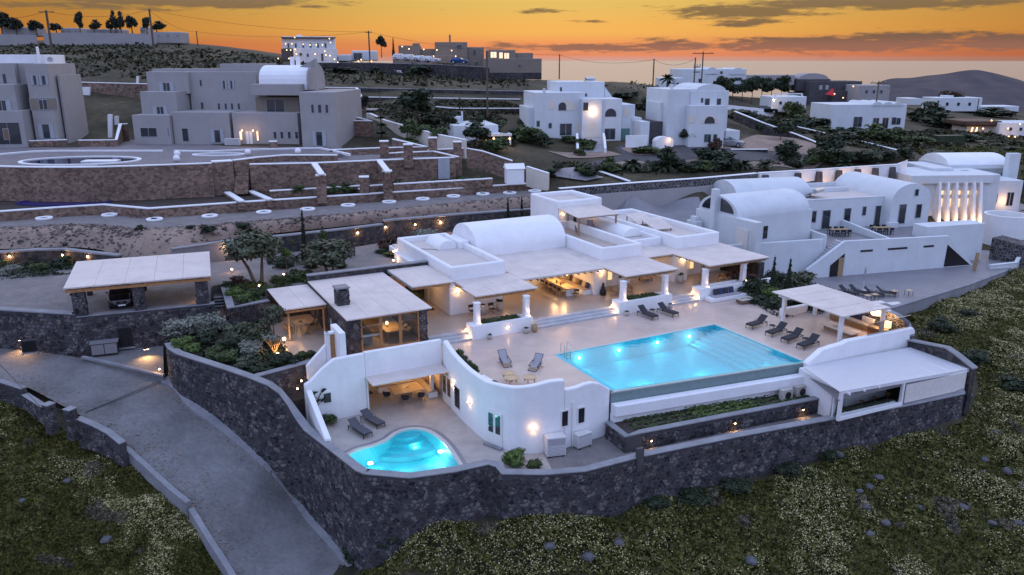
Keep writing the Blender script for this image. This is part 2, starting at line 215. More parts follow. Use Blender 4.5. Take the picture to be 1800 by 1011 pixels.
# geometry helpers
class MB:
 def __init__(s):s.v=[];s.f=[]
 def add(s,vs,fs):
  b=len(s.v);s.v+=[tuple(p)for p in vs];s.f+=[tuple(i+b for i in f)for f in fs];return s
 def box(s,x0,y0,z0,x1,y1,z1):
  return s.add([(x0,y0,z0),(x1,y0,z0),(x1,y1,z0),(x0,y1,z0),(x0,y0,z1),(x1,y0,z1),(x1,y1,z1),(x0,y1,z1)],[(3,2,1,0),(4,5,6,7),(0,1,5,4),(1,2,6,5),(2,3,7,6),(3,0,4,7)])
 def hexa(s,bot,top):
  n=len(bot)
  return s.add(list(bot)+list(top),[tuple(range(n-1,-1,-1)),tuple(range(n,2*n))]+[(i,(i+1)%n,n+(i+1)%n,n+i)for i in range(n)])
 def prism(s,poly,z0,z1):
  ar=sum(poly[i][0]*poly[(i+1)%len(poly)][1]-poly[(i+1)%len(poly)][0]*poly[i][1]for i in range(len(poly)))
  if ar<0:poly=list(poly)[::-1]
  return s.hexa([(p[0],p[1],z0)for p in poly],[(p[0],p[1],p[2]if z1 is None else z1)for p in poly])
 def tube(s,p,q,r0,r1=None,n=8,cap=True):
  p,q=Vector(p),Vector(q);r1=r0 if r1 is None else r1
  d=(q-p).normalized();a=d.orthogonal().normalized();b=d.cross(a)
  vs=[c+(a*math.cos(t)+b*math.sin(t))*r for c,r in((p,r0),(q,r1))for t in[2*math.pi*i/n for i in range(n)]]
  fs=[(i,(i+1)%n,n+(i+1)%n,n+i)for i in range(n)]
  if cap:fs+=[tuple(range(n-1,-1,-1)),tuple(range(n,2*n))]
  return s.add(vs,fs)
 def path(s,pts,r,n=6):
  for i in range(len(pts)-1):s.tube(pts[i],pts[i+1],r,r,n)
  return s
 def bar(s,p,q,w,h=None):
  p,q=Vector(p),Vector(q);h=w if h is None else h
  d=(q-p).normalized();up=Vector((0,0,1))if abs(d.z)<.95 else Vector((1,0,0))
  a=d.cross(up).normalized()*w/2;b=a.cross(d).normalized()*h/2
  vs=[c+x*a+y*b for c in(p,q)for x,y in((-1,-1),(1,-1),(1,1),(-1,1))]
  return s.add(vs,[(0,1,2,3),(7,6,5,4),(0,4,5,1),(1,5,6,2),(2,6,7,3),(3,7,4,0)])
 def lathe(s,prof,c=(0,0,0),n=16,sx=1,sy=1):
  vs=[(c[0]+r*sx*math.cos(2*math.pi*i/n),c[1]+r*sy*math.sin(2*math.pi*i/n),c[2]+z)for r,z in prof for i in range(n)]
  fs=[(k*n+i,k*n+(i+1)%n,(k+1)*n+(i+1)%n,(k+1)*n+i)for k in range(len(prof)-1)for i in range(n)]
  fs+=[tuple(range(n-1,-1,-1)),tuple(range((len(prof)-1)*n,len(prof)*n))]
  return s.add(vs,fs)
 def quad(s,a,b,c,d):return s.add([a,b,c,d],[(0,1,2,3)])
 def strip(s,left,right):
  n=len(left);return s.add(list(left)+list(right),[(i,n+i,n+i+1,i+1)for i in range(n-1)])
 def vault(s,u0,u1,v0,v1,z0,rise,n=14,axis='u',zb=None):
  zb=z0 if zb is None else zb
  A=[(u0,v0,v1),(u1,v0,v1)]if axis=='u' else[(v0,u0,u1),(v1,u0,u1)]
  rings=[]
  for(t,a,b)in A:
   ring=[]
   for i in range(n+1):
    th=math.pi*i/n;w=(a+b)/2-(b-a)/2*math.cos(th);z=z0+rise*math.sin(th)
    ring.append((t,w,z)if axis=='u' else(w,t,z))
   e=[(t,b,zb),(t,a,zb)]if axis=='u' else[(b,t,zb),(a,t,zb)]
   rings.append(ring+e if zb<z0 else ring)
  k=len(rings[0]);vs=rings[0]+rings[1]
  fs=[(i,(i+1)%k,k+(i+1)%k,k+i)for i in range(k)]+[tuple(range(k-1,-1,-1)),tuple(range(k,2*k))]
  return s.add(vs,fs)
 def mesh(s,name,m):
  me=bpy.data.meshes.new(name);me.from_pydata(s.v,[],s.f);me.validate()
  if m:me.materials.append(M[m]if isinstance(m,str)else m)
  return me
 def build(s,name,m,parent=None,bevel=0.0,seg=3,smooth=False,xf=None,**props):
  me=s.mesh(name,m)
  bm=bmesh.new();bm.from_mesh(me);bmesh.ops.recalc_face_normals(bm,faces=bm.faces)
  if all(abs(f.normal.z)>.9 for f in bm.faces)and all(len(e.link_faces)<3 for e in bm.edges)and any(e.is_boundary for e in bm.edges):
   dn=[f for f in bm.faces if f.normal.z<0]
   if dn:bmesh.ops.reverse_faces(bm,faces=dn)
  bm.to_mesh(me);bm.free()
  return link(name,me,parent,bevel,seg,smooth,xf,**props)
def link(name,me,parent=None,bevel=0.0,seg=3,smooth=False,xf=None,**props):
 o=bpy.data.objects.new(name,me);COL.objects.link(o)
 if parent:o.parent=parent
 if xf:o.location=xf[0];o.rotation_euler=(0,0,xf[1])
 if smooth or bevel>0:me.polygons.foreach_set('use_smooth',[True]*len(me.polygons))
 if bevel>0:
  b=o.modifiers.new('round','BEVEL');b.width=bevel;b.segments=seg;b.limit_method='ANGLE';b.angle_limit=R(40);b.harden_normals=True
 for k,v in props.items():
  if v:o[k]=v
 return o
def thing(name,label,cat,loc=(0,0,0),rot=0.0,group=None):
 o=bpy.data.objects.new(name,None);COL.objects.link(o)
 o.location=loc;o.rotation_euler=(0,0,rot);o.empty_display_size=.3
 o['label']=label;o['category']=cat
 if group:o['group']=group
 return o
def tag(o,label,cat,group=None):
 o['label']=label;o['category']=cat
 if group:o['group']=group
 return o
def dup(root,loc,rot,label,group=None,scale=None):
 r=root.copy();COL.objects.link(r);r.location=loc;r.rotation_euler=(0,0,rot);r['label']=label
 if group:r['group']=group
 if scale:r.scale=(scale,)*3
 for ch in root.children:
  c=ch.copy();COL.objects.link(c);c.parent=r
  for g in ch.children:
   d=g.copy();COL.objects.link(d);d.parent=c
 return r
ORD='first second third fourth fifth sixth seventh eighth ninth tenth eleventh twelfth thirteenth fourteenth fifteenth sixteenth seventeenth'.split()
def ground(mb,name,m,**k):return mb.build(name,m,kind='structure',**k)
# lamps (mostly at lit fittings; a few are added without one)
WARM=(1.0,.54,.21)
def lamp(name,loc,power,color=WARM,radius=.05,spot=None,aim=None,blend=.6,parent=None):
 d=bpy.data.lights.new(name,'SPOT' if spot else 'POINT');d.energy=power;d.color=color;d.shadow_soft_size=radius
 if spot:d.spot_size=R(spot);d.spot_blend=blend
 o=bpy.data.objects.new(name,d);COL.objects.link(o);o.location=loc
 if aim is not None:o.rotation_euler=Vector(aim).to_track_quat('-Z','Y').to_euler()
 if parent:o.parent=parent
 return o
def bulb_mesh(r=.06):
 return MB().lathe([(.01,-r),(r*.8,-r*.6),(r,0),(r*.8,r*.6),(.01,r)],n=8).mesh('bulb',None)
_bulb=bulb_mesh();_bulb.materials.append(M['bulb'])
_bulb_far=bulb_mesh(.16);_bulb_far.materials.append(M['bulb_far'])
# foliage: many leaf-sized faces through the crown's volume
def leaf_mesh(name,blobs,n,size,seed,flat=.6,long=1.6,up=.25,shell=.45):
 g=np.random.default_rng(seed);B=np.array(blobs,float)
 w=(B[:,3]*B[:,4]*B[:,5])**(2/3);k=g.choice(len(B),n,p=w/w.sum())
 d=g.normal(size=(n,3));d/=np.linalg.norm(d,axis=1)[:,None]
 r=(shell+(1-shell)*g.random(n))*(1+.18*g.normal(size=n))
 c=B[k,:3]+d*r[:,None]*B[k,3:6]
 nrm=d*flat+g.normal(size=(n,3))*(1-flat)+np.array([0,0,up]);nrm/=np.linalg.norm(nrm,axis=1)[:,None]
 t=np.cross(nrm,g.normal(size=(n,3)));t/=np.linalg.norm(t,axis=1)[:,None]+1e-9;b=np.cross(nrm,t)
 s=size*(.6+.8*g.random(n))[:,None]
 P=np.stack([c-t*s*long*.5,c+b*s*.38,c+t*s*long*.5,c-b*s*.38],1).reshape(-1,3)
 me=bpy.data.meshes.new(name);me.vertices.add(4*n);me.vertices.foreach_set('co',P.ravel())
 me.loops.add(4*n);me.loops.foreach_set('vertex_index',np.arange(4*n));me.polygons.add(n)
 me.polygons.foreach_set('loop_start',np.arange(0,4*n,4));me.polygons.foreach_set('loop_total',np.full(n,4));me.update();me.validate()
 return me
def blobset(n,rx,ry,rz,z0,seed,size=.5):
 g=np.random.default_rng(seed);out=[]
 for i in range(n):
  a=g.random()*6.283;q=math.sqrt(g.random())*.72;h=g.random()
  s=size*(.75+.5*g.random());f=math.sqrt(max(0,1-(2*h-1)**2))*.6+.4
  out.append((math.cos(a)*q*rx*f,math.sin(a)*q*ry*f,z0+rz*(.25+1.3*h),s*rx,s*ry,s*rz*.8))
 return out
LM={}
for i in range(3):LM['bush',i]=leaf_mesh('bush_leaves',blobset(12,.8,.8,.55,0,10+i),2600,.13,20+i)
for i in range(2):LM['tuft',i]=leaf_mesh('tuft_leaves',blobset(6,.75,.75,.5,0,30+i,.45),420,.20,40+i,flat=.2)
for i in range(3):LM['tree',i]=leaf_mesh('tree_leaves',blobset(20,1.0,1.0,.72,-.35,50+i,.44),5200,.115,60+i)
for i in range(3):LM['far',i]=leaf_mesh('far_leaves',blobset(12,1.0,1.0,.75,-.2,70+i,.45),1100,.22,80+i)
LM['cypress',0]=leaf_mesh('cypress_leaves',[(0,0,z,.2*(1.15-z),.2*(1.15-z),.14)for z in np.linspace(.06,.95,11)],1100,.055,90,up=.0)
LM['hedge',0]=leaf_mesh('hedge_leaves',[(x,y,.2,.16,.16,.2)for x in np.linspace(-.9,.9,10)for y in(-.5,0,.5)],1500,.09,91)
def fronds(n,L,seed,droop=.9):
 g=np.random.default_rng(seed);mb=MB()
 for i in range(n):
  a=6.283*i/n+g.random()*.5;el=1.15*g.random()-.1;pts=[]
  for k in range(7):
   s=k/6;x=L*s*math.cos(el)*(1-.12*s);z=L*(s*math.sin(el)-droop*.55*s*s)
   pts.append((x*math.cos(a),x*math.sin(a),z))
  for k in range(6):
   w=L*.13*math.sin(math.pi*(k+.6)/6.8)+.015;w2=L*.13*math.sin(math.pi*(k+1.6)/6.8)*(k<5)+.01
   nx,ny=-math.sin(a),math.cos(a);p,q=pts[k],pts[k+1]
   for sg in(-1,1):
    mb.add([p,q,(q[0]+sg*nx*w2,q[1]+sg*ny*w2,q[2]-w2*.6),(p[0]+sg*nx*w,p[1]+sg*ny*w,p[2]-w*.6)],[(0,1,2,3)])
 return mb
LM['palm',0]=fronds(22,1.0,5).mesh('palm_fronds',None)
LM['spiky',0]=fronds(26,1.0,6,.35).mesh('spiky_leaves',None)
_leafcopy={}
def leaves(kind,i,m):
 k=(kind,i,m)
 if k not in _leafcopy:
  me=LM[kind,i].copy();me.materials.append(M[m]);_leafcopy[k]=me
 return _leafcopy[k]
def bush(name,label,loc,s,m='green',h=None,kind='bush',v=None,group=None,cat='shrub',rot=None):
 nv={'bush':3,'tuft':2,'tree':3,'far':3}.get(kind,1);v=rnd.randrange(nv)if v is None else v
 o=link(name,leaves(kind,v,m));o.location=loc;o.scale=(s,s,h if h else s);o.rotation_euler=(0,0,rnd.random()*6.28 if rot is None else rot)
 return tag(o,label,cat,group)
def tree(name,label,loc,height,r,m='olive',crown=None,group=None,kind='tree',trunk=.12,lean=(0,0),stems=1,cat='tree',crown_z=None,v=None,bark='bark'):
 t=thing(name,label,cat,loc,0,group);cz=crown_z if crown_z else height-r*.8;crown=crown or r*.8
 mb=MB()
 for k in range(stems):
  a=6.28*k/stems+.4;ox,oy=(0,0)if stems==1 else(math.cos(a)*r*.35,math.sin(a)*r*.35)
  p0=Vector((ox*.25,oy*.25,-.15));p1=Vector((ox*.6+lean[0]*.4,oy*.6+lean[1]*.4,cz*.55));p2=Vector((ox+lean[0],oy+lean[1],cz))
  mb.tube(p0,p1,trunk,trunk*.8,7);mb.tube(p1,p2,trunk*.8,trunk*.5,7)
  for j in range(4):
   b=6.28*j/4+k;mb.tube(p2-Vector((0,0,cz*.12)),p2+Vector((math.cos(b)*r*.55,math.sin(b)*r*.55,crown*.5)),trunk*.4,trunk*.12,5)
 mb.build('trunk',bark,t,smooth=True)
 nv={'tree':3,'far':3,'bush':3}.get(kind,1);c=link('crown',leaves(kind,rnd.randrange(nv)if v is None else v,m),t)
 c.location=(lean[0],lean[1],cz);c.scale=(r,r,crown);c.rotation_euler=(0,0,rnd.random()*6.28);return t
def cypress(label,loc,h,w,group=None,m='blackleaf'):
 t=thing('cypress_tree',label,'tree',loc,0,group);MB().tube((0,0,-.1),(0,0,h*.4),.07,.04,6).build('trunk','bark',t)
 c=link('crown',leaves('cypress',0,m),t);c.scale=(w*2.3,w*2.3,h);c.location=(0,0,h*.03);return t
def palm(label,loc,h,L,group=None,m='dkgreen',kind='palm'):
 t=thing('palm_tree',label,'palm tree',loc,0,group)
 mb=MB()
 for k in range(6):mb.tube((0,0,h*k/6-.1*(k==0)),(0,0,h*(k+1)/6),.16-.008*k,.19-.01*k,8)
 mb.build('trunk','bark',t);c=link('crown',leaves(kind,0,m),t);c.scale=(L,)*3;c.location=(0,0,h);c.rotation_euler=(0,0,rnd.random()*6);return t
# lava rubble walls, stone by stone
STONES=[]
for i in range(10):
 g=random.Random(100+i);k=7;mb=MB()
 ring=[(math.cos(6.283*j/k)*(.40+.16*g.random()),math.sin(6.283*j/k)*(.38+.16*g.random()))for j in range(k)]
 vs=[(x,0.03,z)for x,z in ring]+[(x*.86,-.07-.03*g.random(),z*.86)for x,z in ring]+[(.04*g.random(),-.11-.03*g.random(),.04*g.random())]
 mb.add(vs,[(j,(j+1)%k,k+(j+1)%k,k+j)for j in range(k)]+[(k+j,k+(j+1)%k,2*k)for j in range(k)])
 me=mb.mesh('stone','lava');STONES.append(me)
def lay_stones(parent,path,pitch=.36,keep=300,seed=1,near=None,out=1):
 g=random.Random(seed);spots=[]
 for(x0,y0,a0,b0),(x1,y1,a1,b1)in zip(path,path[1:]):
  L=math.hypot(x1-x0,y1-y0)
  if L<.05:continue
  dx,dy=(x1-x0)/L,(y1-y0)/L;rot=math.atan2(dy,dx)
  nrow=int((max(b0,b1)-min(a0,a1))/(pitch*.82))+1
  for r in range(nrow):
   n=max(1,int(L/pitch))
   for c in range(n):
    s=((c+.5+(.5 if r%2 else 0)+g.uniform(-.22,.22))/n)%1.0
    lo,hi=a0+(a1-a0)*s,b0+(b1-b0)*s
    z=min(a0,a1)+(r+.5+g.uniform(-.2,.2))*pitch*.82
    if z<lo-.1 or z>hi-pitch*.42:continue
    spots.append((x0+dx*L*s,y0+dy*L*s,z,rot,pitch*g.uniform(.72,1.12),g.randrange(10),g.uniform(-.5,.5)))
 q=near or(0,0,CAMZ)
 spots.sort(key=lambda p:((p[0]-q[0])**2+(p[1]-q[1])**2+(p[2]-q[2])**2)/p[4]**2)
 for(x,y,z,rot,s,i,tw)in spots[:keep]:
  o=bpy.data.objects.new('stone',STONES[i]);COL.objects.link(o);o.parent=parent
  o.matrix_local=Matrix.Translation((x,y,z))@Matrix.Rotation(rot,4,'Z')@Matrix.Rotation(tw,4,'Y')@Matrix.Diagonal((s*1.08,s*.8,s*.9,1))
 if spots[keep:]:
  mb=MB()
  for(x,y,z,rot,s,i,tw)in spots[keep:]:
   T=Matrix.Translation((x,y,z))@Matrix.Rotation(rot,4,'Z')@Matrix.Rotation(tw,4,'Y')@Matrix.Diagonal((s*1.08,s*.8,s*.9,1))
   me=STONES[i];mb.add([T@v.co for v in me.vertices],[tuple(p.vertices)for p in me.polygons])
  o=mb.build('stone_facing','lava',parent,kind='stuff')
def offset(path,d):
 out=[]
 for i,p in enumerate(path):
  a=path[max(i-1,0)];b=path[min(i+1,len(path)-1)]
  dx,dy=b[0]-a[0],b[1]-a[1];l=math.hypot(dx,dy)or 1
  out.append((p[0]-dy/l*d,p[1]+dx/l*d)+tuple(p[2:]))
 return out
def wall_strip(mb,path,th,side=1):
 o=offset(path,th*side);n=len(path)
 vs=[(p[0],p[1],p[2])for p in path]+[(p[0],p[1],p[3])for p in path]+[(p[0],p[1],p[2])for p in o]+[(p[0],p[1],p[3])for p in o]
 fs=[]
 for i in range(n-1):
  fs+=[(i,i+1,n+i+1,n+i),(2*n+i+1,2*n+i,3*n+i,3*n+i+1),(n+i,n+i+1,3*n+i+1,3*n+i),(i+1,i,2*n+i,2*n+i+1)]
 fs+=[(0,n,3*n,2*n),(n-1,2*n-1+0,4*n-1,3*n-1)]
 return mb.add(vs,[f for f in fs])
def capped_wall(name,label,cat,path,th,m,cap=None,cap_h=.12,over=.06,stones=0,pitch=.36,seed=1,group=None,bevel=.04,side=1,capname='coping'):
 base=path[0];t=thing(name,label,cat,(base[0],base[1],base[2]),0,group)
 P=[(p[0]-base[0],p[1]-base[1],p[2]-base[2],p[3]-base[2])for p in path]
 mb=MB();wall_strip(mb,[(p[0],p[1],p[2],p[3]-(cap_h if cap else 0))for p in P],th,side);mb.build('core',m,t)
 if cap:
  c=MB();q=offset(P,-over*side);wall_strip(c,[(p[0],p[1],p[3]-cap_h,p[3])for p in q],th+2*over,side);c.build(capname,cap,t,bevel=bevel,seg=2)
 if stones:
  near=(-base[0],-base[1],CAMZ-base[2])
  lay_stones(t,[(p[0],p[1],p[2],p[3]-cap_h)for p in(P if side==1 else P[::-1])],pitch,stones,seed,near)
 return t
def smooth_path(pts,n=6):
 out=[];P=[pts[0]]+list(pts)+[pts[-1]]
 for i in range(1,len(P)-2):
  a,b,c,d=(np.array(P[i+k],float)for k in(-1,0,1,2))
  for k in range(n):
   t=k/n;out.append(tuple(.5*((2*b)+(-a+c)*t+(2*a-5*b+4*c-d)*t*t+(-a+3*b-3*c+d)*t**3)))
 out.append(tuple(pts[-1]));return out
# the lie of the land
TP=[]
def tw(*a):
 for px,py,z in a:p=W(px,py,z);TP.append((p.x,p.y,p.z))
def td(*a):
 for px,py,Y in a:p=D(px,py,Y);TP.append((p.x,p.y,p.z))
ROAD=[((-260,628,-.9),(-260,596,-.55)),((0,668,-1.4),(0,613,-.75)),((100,708,-2.1),(140,629,-.95)),((215,776,-3.4),(292,665,-1.85)),((270,830,-4.5),(345,712,-2.6)),((330,885,-5.9),(405,757,-3.7)),((365,945,-7.1),(470,815,-5.4)),((400,1000,-8.4),(530,887,-8.2)),((450,1090,-10.0),(600,965,-9.2)),((560,1300,-12.5),(760,1150,-11.6))]
for a,b in ROAD:
 tw((a[0]-12,a[1]+8,a[2]-.55),(b[0],b[1],b[2]-.35));tw(((a[0]+b[0])/2,(a[1]+b[1])/2,(a[2]+b[2])/2-.4))
tw((0,760,-3.0),(0,1011,-7.0),(150,900,-5.7),(200,1011,-7.9),(300,1150,-10.5),(0,1200,-9.8),(100,800,-3.8),(260,900,-6.2),(330,1000,-8.2),(-200,700,-2.0),(-300,900,-5))
OUTER=[(290,603,1.0,-2.1),(296,612,1.0,-2.2),(310,621,1.0,-2.4),(350,634,.95,-2.9),(400,650,.9,-3.9),(440,664,.8,-4.8),(470,676,.5,-6.2),(490,690,0.0,-7.1),(505,710,-.8,-7.9),(520,735,-1.7,-8.5),(535,755,-2.15,-8.9),(580,790,-2.25,-9.1),(626,826,-2.3,-9.6),(640,832,-2.3,-9.0),(720,839,-2.3,-6.6),(800,828,-2.2,-6.0),(858,815,-2.1,-5.9),(872,819,-2.2,-5.8),(882,832,-2.3,-5.7),(960,833,-2.3,-5.6),(1030,827,-2.28,-5.6),(1130,801,-2.25,-5.6),(1300,766,-2.22,-5.5),(1480,733,-2.2,-4.8),(1600,711,-2.1,-4.5),(1696,691,-2.05,-4.2)]
for px,py,zt,zb in OUTER[11:]:
 p=W(px,py,zt);TP.append((p.x,p.y-.8,zb+.12));TP.append((p.x,p.y+2.5,zb+.2))
tw((690,1000,-8.3),(665,965,-8.2),(640,990,-9.6),(760,1000,-7.4),(900,1011,-7.7),(1200,1011,-8.0),(1500,1011,-7.9),(1800,1011,-7.6),(1100,930,-6.5),(1400,880,-6.2),(1600,850,-5.8),(1820,850,-5.9),(1760,740,-4.8),(1820,650,-4.0),(1745,600,-3.3),(1690,545,-2.7),(1820,540,-2.9),(1790,480,-2.4),(1715,700,-4.35),(1850,430,-1.2),(1500,1250,-9.5),(900,1300,-10),(1900,1100,-8.5),(1830,380,.3))
tw((700,760,-6.2),(900,620,-4.6),(1100,600,-4.4),(1300,560,-4.2),(1500,560,-4.2),(1200,500,-3.4),(1330,470,-3.2),(1500,480,-3.6),(1650,450,-3.6),(1000,470,-1.4),(600,560,-2.0),(500,520,-.6),(400,560,-1.2),(460,640,-2.0),(560,680,-4.6),(800,440,.4),(600,470,.8),(300,500,.6),(100,500,.6),(40,560,-.4),(-250,540,-.2),(1230,440,-.6),(1400,400,.6),(1600,390,0.4))
tw((300,455,1.3),(100,455,1.6),(-200,455,1.5),(500,450,1.3),(700,420,1.6),(900,385,1.9))
tw((0,402,3.9),(200,398,3.9),(400,392,3.9),(600,372,4.0),(800,352,4.1),(930,338,4.3),(-250,405,3.9),(100,350,5.2),(300,348,5.2),(500,345,5.2),(750,322,5.3),(-250,350,5.2))
tw((1000,378,2.9),(1080,372,2.95),(1160,368,2.95),(1230,385,2.5),(1040,358,3.9),(1150,352,3.9),(1235,346,3.8),(1330,336,3.7),(1450,326,3.3),(1590,318,2.8))
for px,py in((985,331),(1100,322),(1230,313),(1330,304),(1420,299),(1510,293),(1592,288)):
 p=W(px,py,6.5);TP.append((p.x,p.y+.9,6.15));TP.append((p.x+.2,p.y-1.2,4.15 if px<1340 else 3.5))
tw((1050,300,6.6),(1200,290,6.7),(1330,285,6.8),(1450,275,6.9),(1000,268,7.6),(1120,272,7.4),(1300,262,7.6),(1420,258,7.6))
td((960,250,124),(1020,249,126),(1100,252,124),(1220,252,127),(1150,245,135),(1020,190,150),(1120,200,150),(1330,236,142),(1450,250,136),(1400,216,165),(1300,195,180),(1500,232,162),(1600,250,150),(1700,258,148),(1640,215,195),(1700,200,240),(1800,200,250),(1300,168,230),(1450,182,230),(1560,180,260),(1650,285,132),(1800,290,135),(1560,258,142),(1900,320,130))
td((0,262,110),(118,258,112),(240,262,110),(420,268,109),(590,268,109),(300,255,125),(60,250,125),(180,192,134),(110,190,134),(245,196,132),(180,172,140),(100,170,140),(250,172,140),(110,149,145),(180,149,145),(255,150,145),(100,112,172),(250,112,172),(60,82,214),(300,82,214),(330,74,230),(150,66,250),(400,84,222),(450,95,205),(505,106,200),(420,122,162),(600,152,150),(700,155,150),(620,122,192),(700,128,192),(900,154,158),(760,137,192),(850,142,192),(1000,152,170),(1100,154,165),(1050,143,190),(1130,146,190),(560,135,172),(-200,90,200),(-250,260,112),(700,205,130),(900,220,128),(790,240,122),(820,270,112),(650,260,115),(720,262,112),(900,285,108),(950,300,104),(-100,70,260),(640,200,138),(640,190,143),(760,188,141),(900,190,141),(650,158,151),(780,160,152),(915,162,153))
for x,y,z in[(-200,330,12),(-80,330,8),(-20,300,4),(30,300,0),(100,330,0),(200,360,-6),(300,330,-10),(-300,450,-60),(-100,450,-80),(100,450,-80),(300,500,-60),(0,700,-170),(400,700,-170),(-400,700,-170),(250,200,-3),(150,80,-4),(150,20,-12),(-90,40,-4),(-110,80,2),(-110,140,9),(-160,220,22),(0,15,-12),(60,15,-13)]:
 TP.append((x,y,z))
tw((1650,398,-1.3),(1730,396,-1.4),(1690,365,-.9),(1600,388,-1.0),(1745,350,-.6),(1780,400,-1.2))
TP=np.array(TP,float)
def _rbf():
 n=len(TP);d=np.sqrt(((TP[:,None,:2]-TP[None,:,:2])**2).sum(-1));A=np.zeros((n+3,n+3));A[:n,:n]=d-np.eye(n)*.05
 Pm=np.c_[np.ones(n),TP[:,:2]];A[:n,n:]=Pm;A[n:,:n]=Pm.T
 return np.linalg.lstsq(A,np.r_[TP[:,2],0,0,0],rcond=None)[0]
_rw=_rbf()
def rbf_z(x,y):
 x,y=np.asarray(x,float).ravel(),np.asarray(y,float).ravel();out=np.empty(len(x))
 for i in range(0,len(x),4000):
  q=np.c_[x[i:i+4000],y[i:i+4000]];d=np.sqrt(((q[:,None]-TP[None,:,:2])**2).sum(-1));n=len(TP)
  out[i:i+4000]=d@_rw[:n]+_rw[n]+q@_rw[n+1:]
 return out
def wav(x,y):
 return(np.sin(x*.9+1.3*np.sin(y*.37))*np.sin(y*.8+1.1*np.sin(x*.43))*.10+np.sin(x*2.3+y*.7)*np.sin(y*2.1-x*.4)*.05)
def axis(a,b,f0,f1,step):
 fine=list(np.arange(f0,f1,step));lo=[];hi=[];s=step;v=f0
 while v>a:s*=1.25;v-=s;lo.append(v)
 s=step;v=fine[-1]
 while v<b:s*=1.25;v+=s;hi.append(v)
 return np.array(lo[::-1]+fine+hi)
GX,GY=axis(-700,800,-66,96,.8),axis(2,800,20,152,.8)
_xx,_yy=np.meshgrid(GX,GY);GZ=rbf_z(_xx,_yy).reshape(_xx.shape)
_amp=np.clip((72-_yy)/10,0,1)*.9+.15+np.clip((_yy-140)/40,0,1)*.6
GZ=GZ+wav(_xx,_yy)*_amp
def gh(x,y):
 i=np.clip(np.searchsorted(GX,x)-1,0,len(GX)-2);j=np.clip(np.searchsorted(GY,y)-1,0,len(GY)-2)
 a=(x-GX[i])/(GX[i+1]-GX[i]);b=(y-GY[j])/(GY[j+1]-GY[j])
 return(GZ[j,i]*(1-a)+GZ[j,i+1]*a)*(1-b)+(GZ[j+1,i]*(1-a)+GZ[j+1,i+1]*a)*b
def on_ground(px,py):
 a,b,c=ray(px,py);lo=5.0
 for k in range(4000):
  hi=lo+(.4 if lo<200 else 2)
  if CAMZ+c/b*hi<float(gh(a/b*hi,hi)):return Vector((a/b*hi,hi,float(gh(a/b*hi,hi))))
  lo=hi
  if lo>700:break
 return Vector((a/b*lo,lo,float(gh(a/b*lo,lo))))
def build_ground():
 ny,nx=GZ.shape;vs=np.stack([_xx,_yy,GZ],-1).reshape(-1,3)
 i=(np.arange(ny-1)[:,None]*nx+np.arange(nx-1)[None,:]).ravel();F=np.stack([i,i+1,i+nx+1,i+nx],1)
 me=bpy.data.meshes.new('ground');me.from_pydata(vs.tolist(),[],F.tolist());me.materials.append(M['hill'])
 link('ground',me,smooth=True,kind='structure')
build_ground()
def build_sea():
 mb=MB();n=64;rings=[300,1500,8000,40000,150000]
 vs=[(r*math.sin(6.2832*i/n),r*math.cos(6.2832*i/n),-150)for r in rings for i in range(n)]
 mb.add(vs,[(k*n+i,k*n+(i+1)%n,(k+1)*n+(i+1)%n,(k+1)*n+i)for k in range(4)for i in range(n)])
 m,N,L,b=new_mat('sea_water');b.inputs['Base Color'].default_value=(.16,.09,.09,1);b.inputs['Roughness'].default_value=.26;b.inputs['Specular IOR Level'].default_value=.6
 geo=N.new('ShaderNodeNewGeometry');nz=N.new('ShaderNodeTexNoise');nz.inputs['Scale'].default_value=.02;nz.inputs['Detail'].default_value=4;L.new(geo.outputs['Position'],nz.inputs['Vector'])
 bp=N.new('ShaderNodeBump');bp.inputs['Strength'].default_value=.25;bp.inputs['Distance'].default_value=4;L.new(nz.outputs[0],bp.inputs['Height']);L.new(bp.outputs[0],b.inputs['Normal'])
 mb.build('sea',m,kind='structure')
build_sea()
def build_mountain():
 prof=[(1480,196),(1530,155),(1550,143),(1570,138),(1600,137),(1630,133),(1660,130),(1690,125),(1715,123),(1740,127),(1765,133),(1800,143),(1840,160),(1900,178),(1980,196)]
 Y0=2900;rows=[]
 m,N,L,b=new_mat('far_ridge');b.inputs['Roughness'].default_value=1;b.inputs['Specular IOR Level'].default_value=0
 geo=N.new('ShaderNodeNewGeometry');nz=N.new('ShaderNodeTexNoise');nz.inputs['Scale'].default_value=.012;nz.inputs['Detail'].default_value=7;L.new(geo.outputs['Position'],nz.inputs['Vector'])
 cr=N.new('ShaderNodeValToRGB');cr.color_ramp.elements[0].position=.35;cr.color_ramp.elements[1].position=.68;cr.color_ramp.elements[0].color=(.085,.075,.082,1);cr.color_ramp.elements[1].color=(.125,.105,.10,1)
 L.new(nz.outputs[0],cr.inputs[0]);L.new(cr.outputs[0],b.inputs['Base Color'])
 g=random.Random(3);P=smooth_path(prof,6);nrow=9;vs=[]
 for k in range(nrow):
  f=k/(nrow-1)
  for px,py in P:
   top=D(px,py,Y0);zt=top.z;base=-150
   q=1-f**1.25;wob=mnoise.noise(Vector((px*.02,f*3,0)))*16*math.sin(f*math.pi)
   vs.append((top.x*(1-f*.12),Y0-f*520,base+(zt-base)*q+wob))
 nx=len(P);back=len(vs);vs+=[(x*1.1,y+500,-150)for x,y,z in vs[:nx]]
 fs=[(k*nx+i,k*nx+i+1,(k+1)*nx+i+1,(k+1)*nx+i)for k in range(nrow-1)for i in range(nx-1)]+[(i+1,i,back+i,back+i+1)for i in range(nx-1)]
 MB().add(vs,fs).build('mountain',m,smooth=True,kind='structure')
build_mountain()
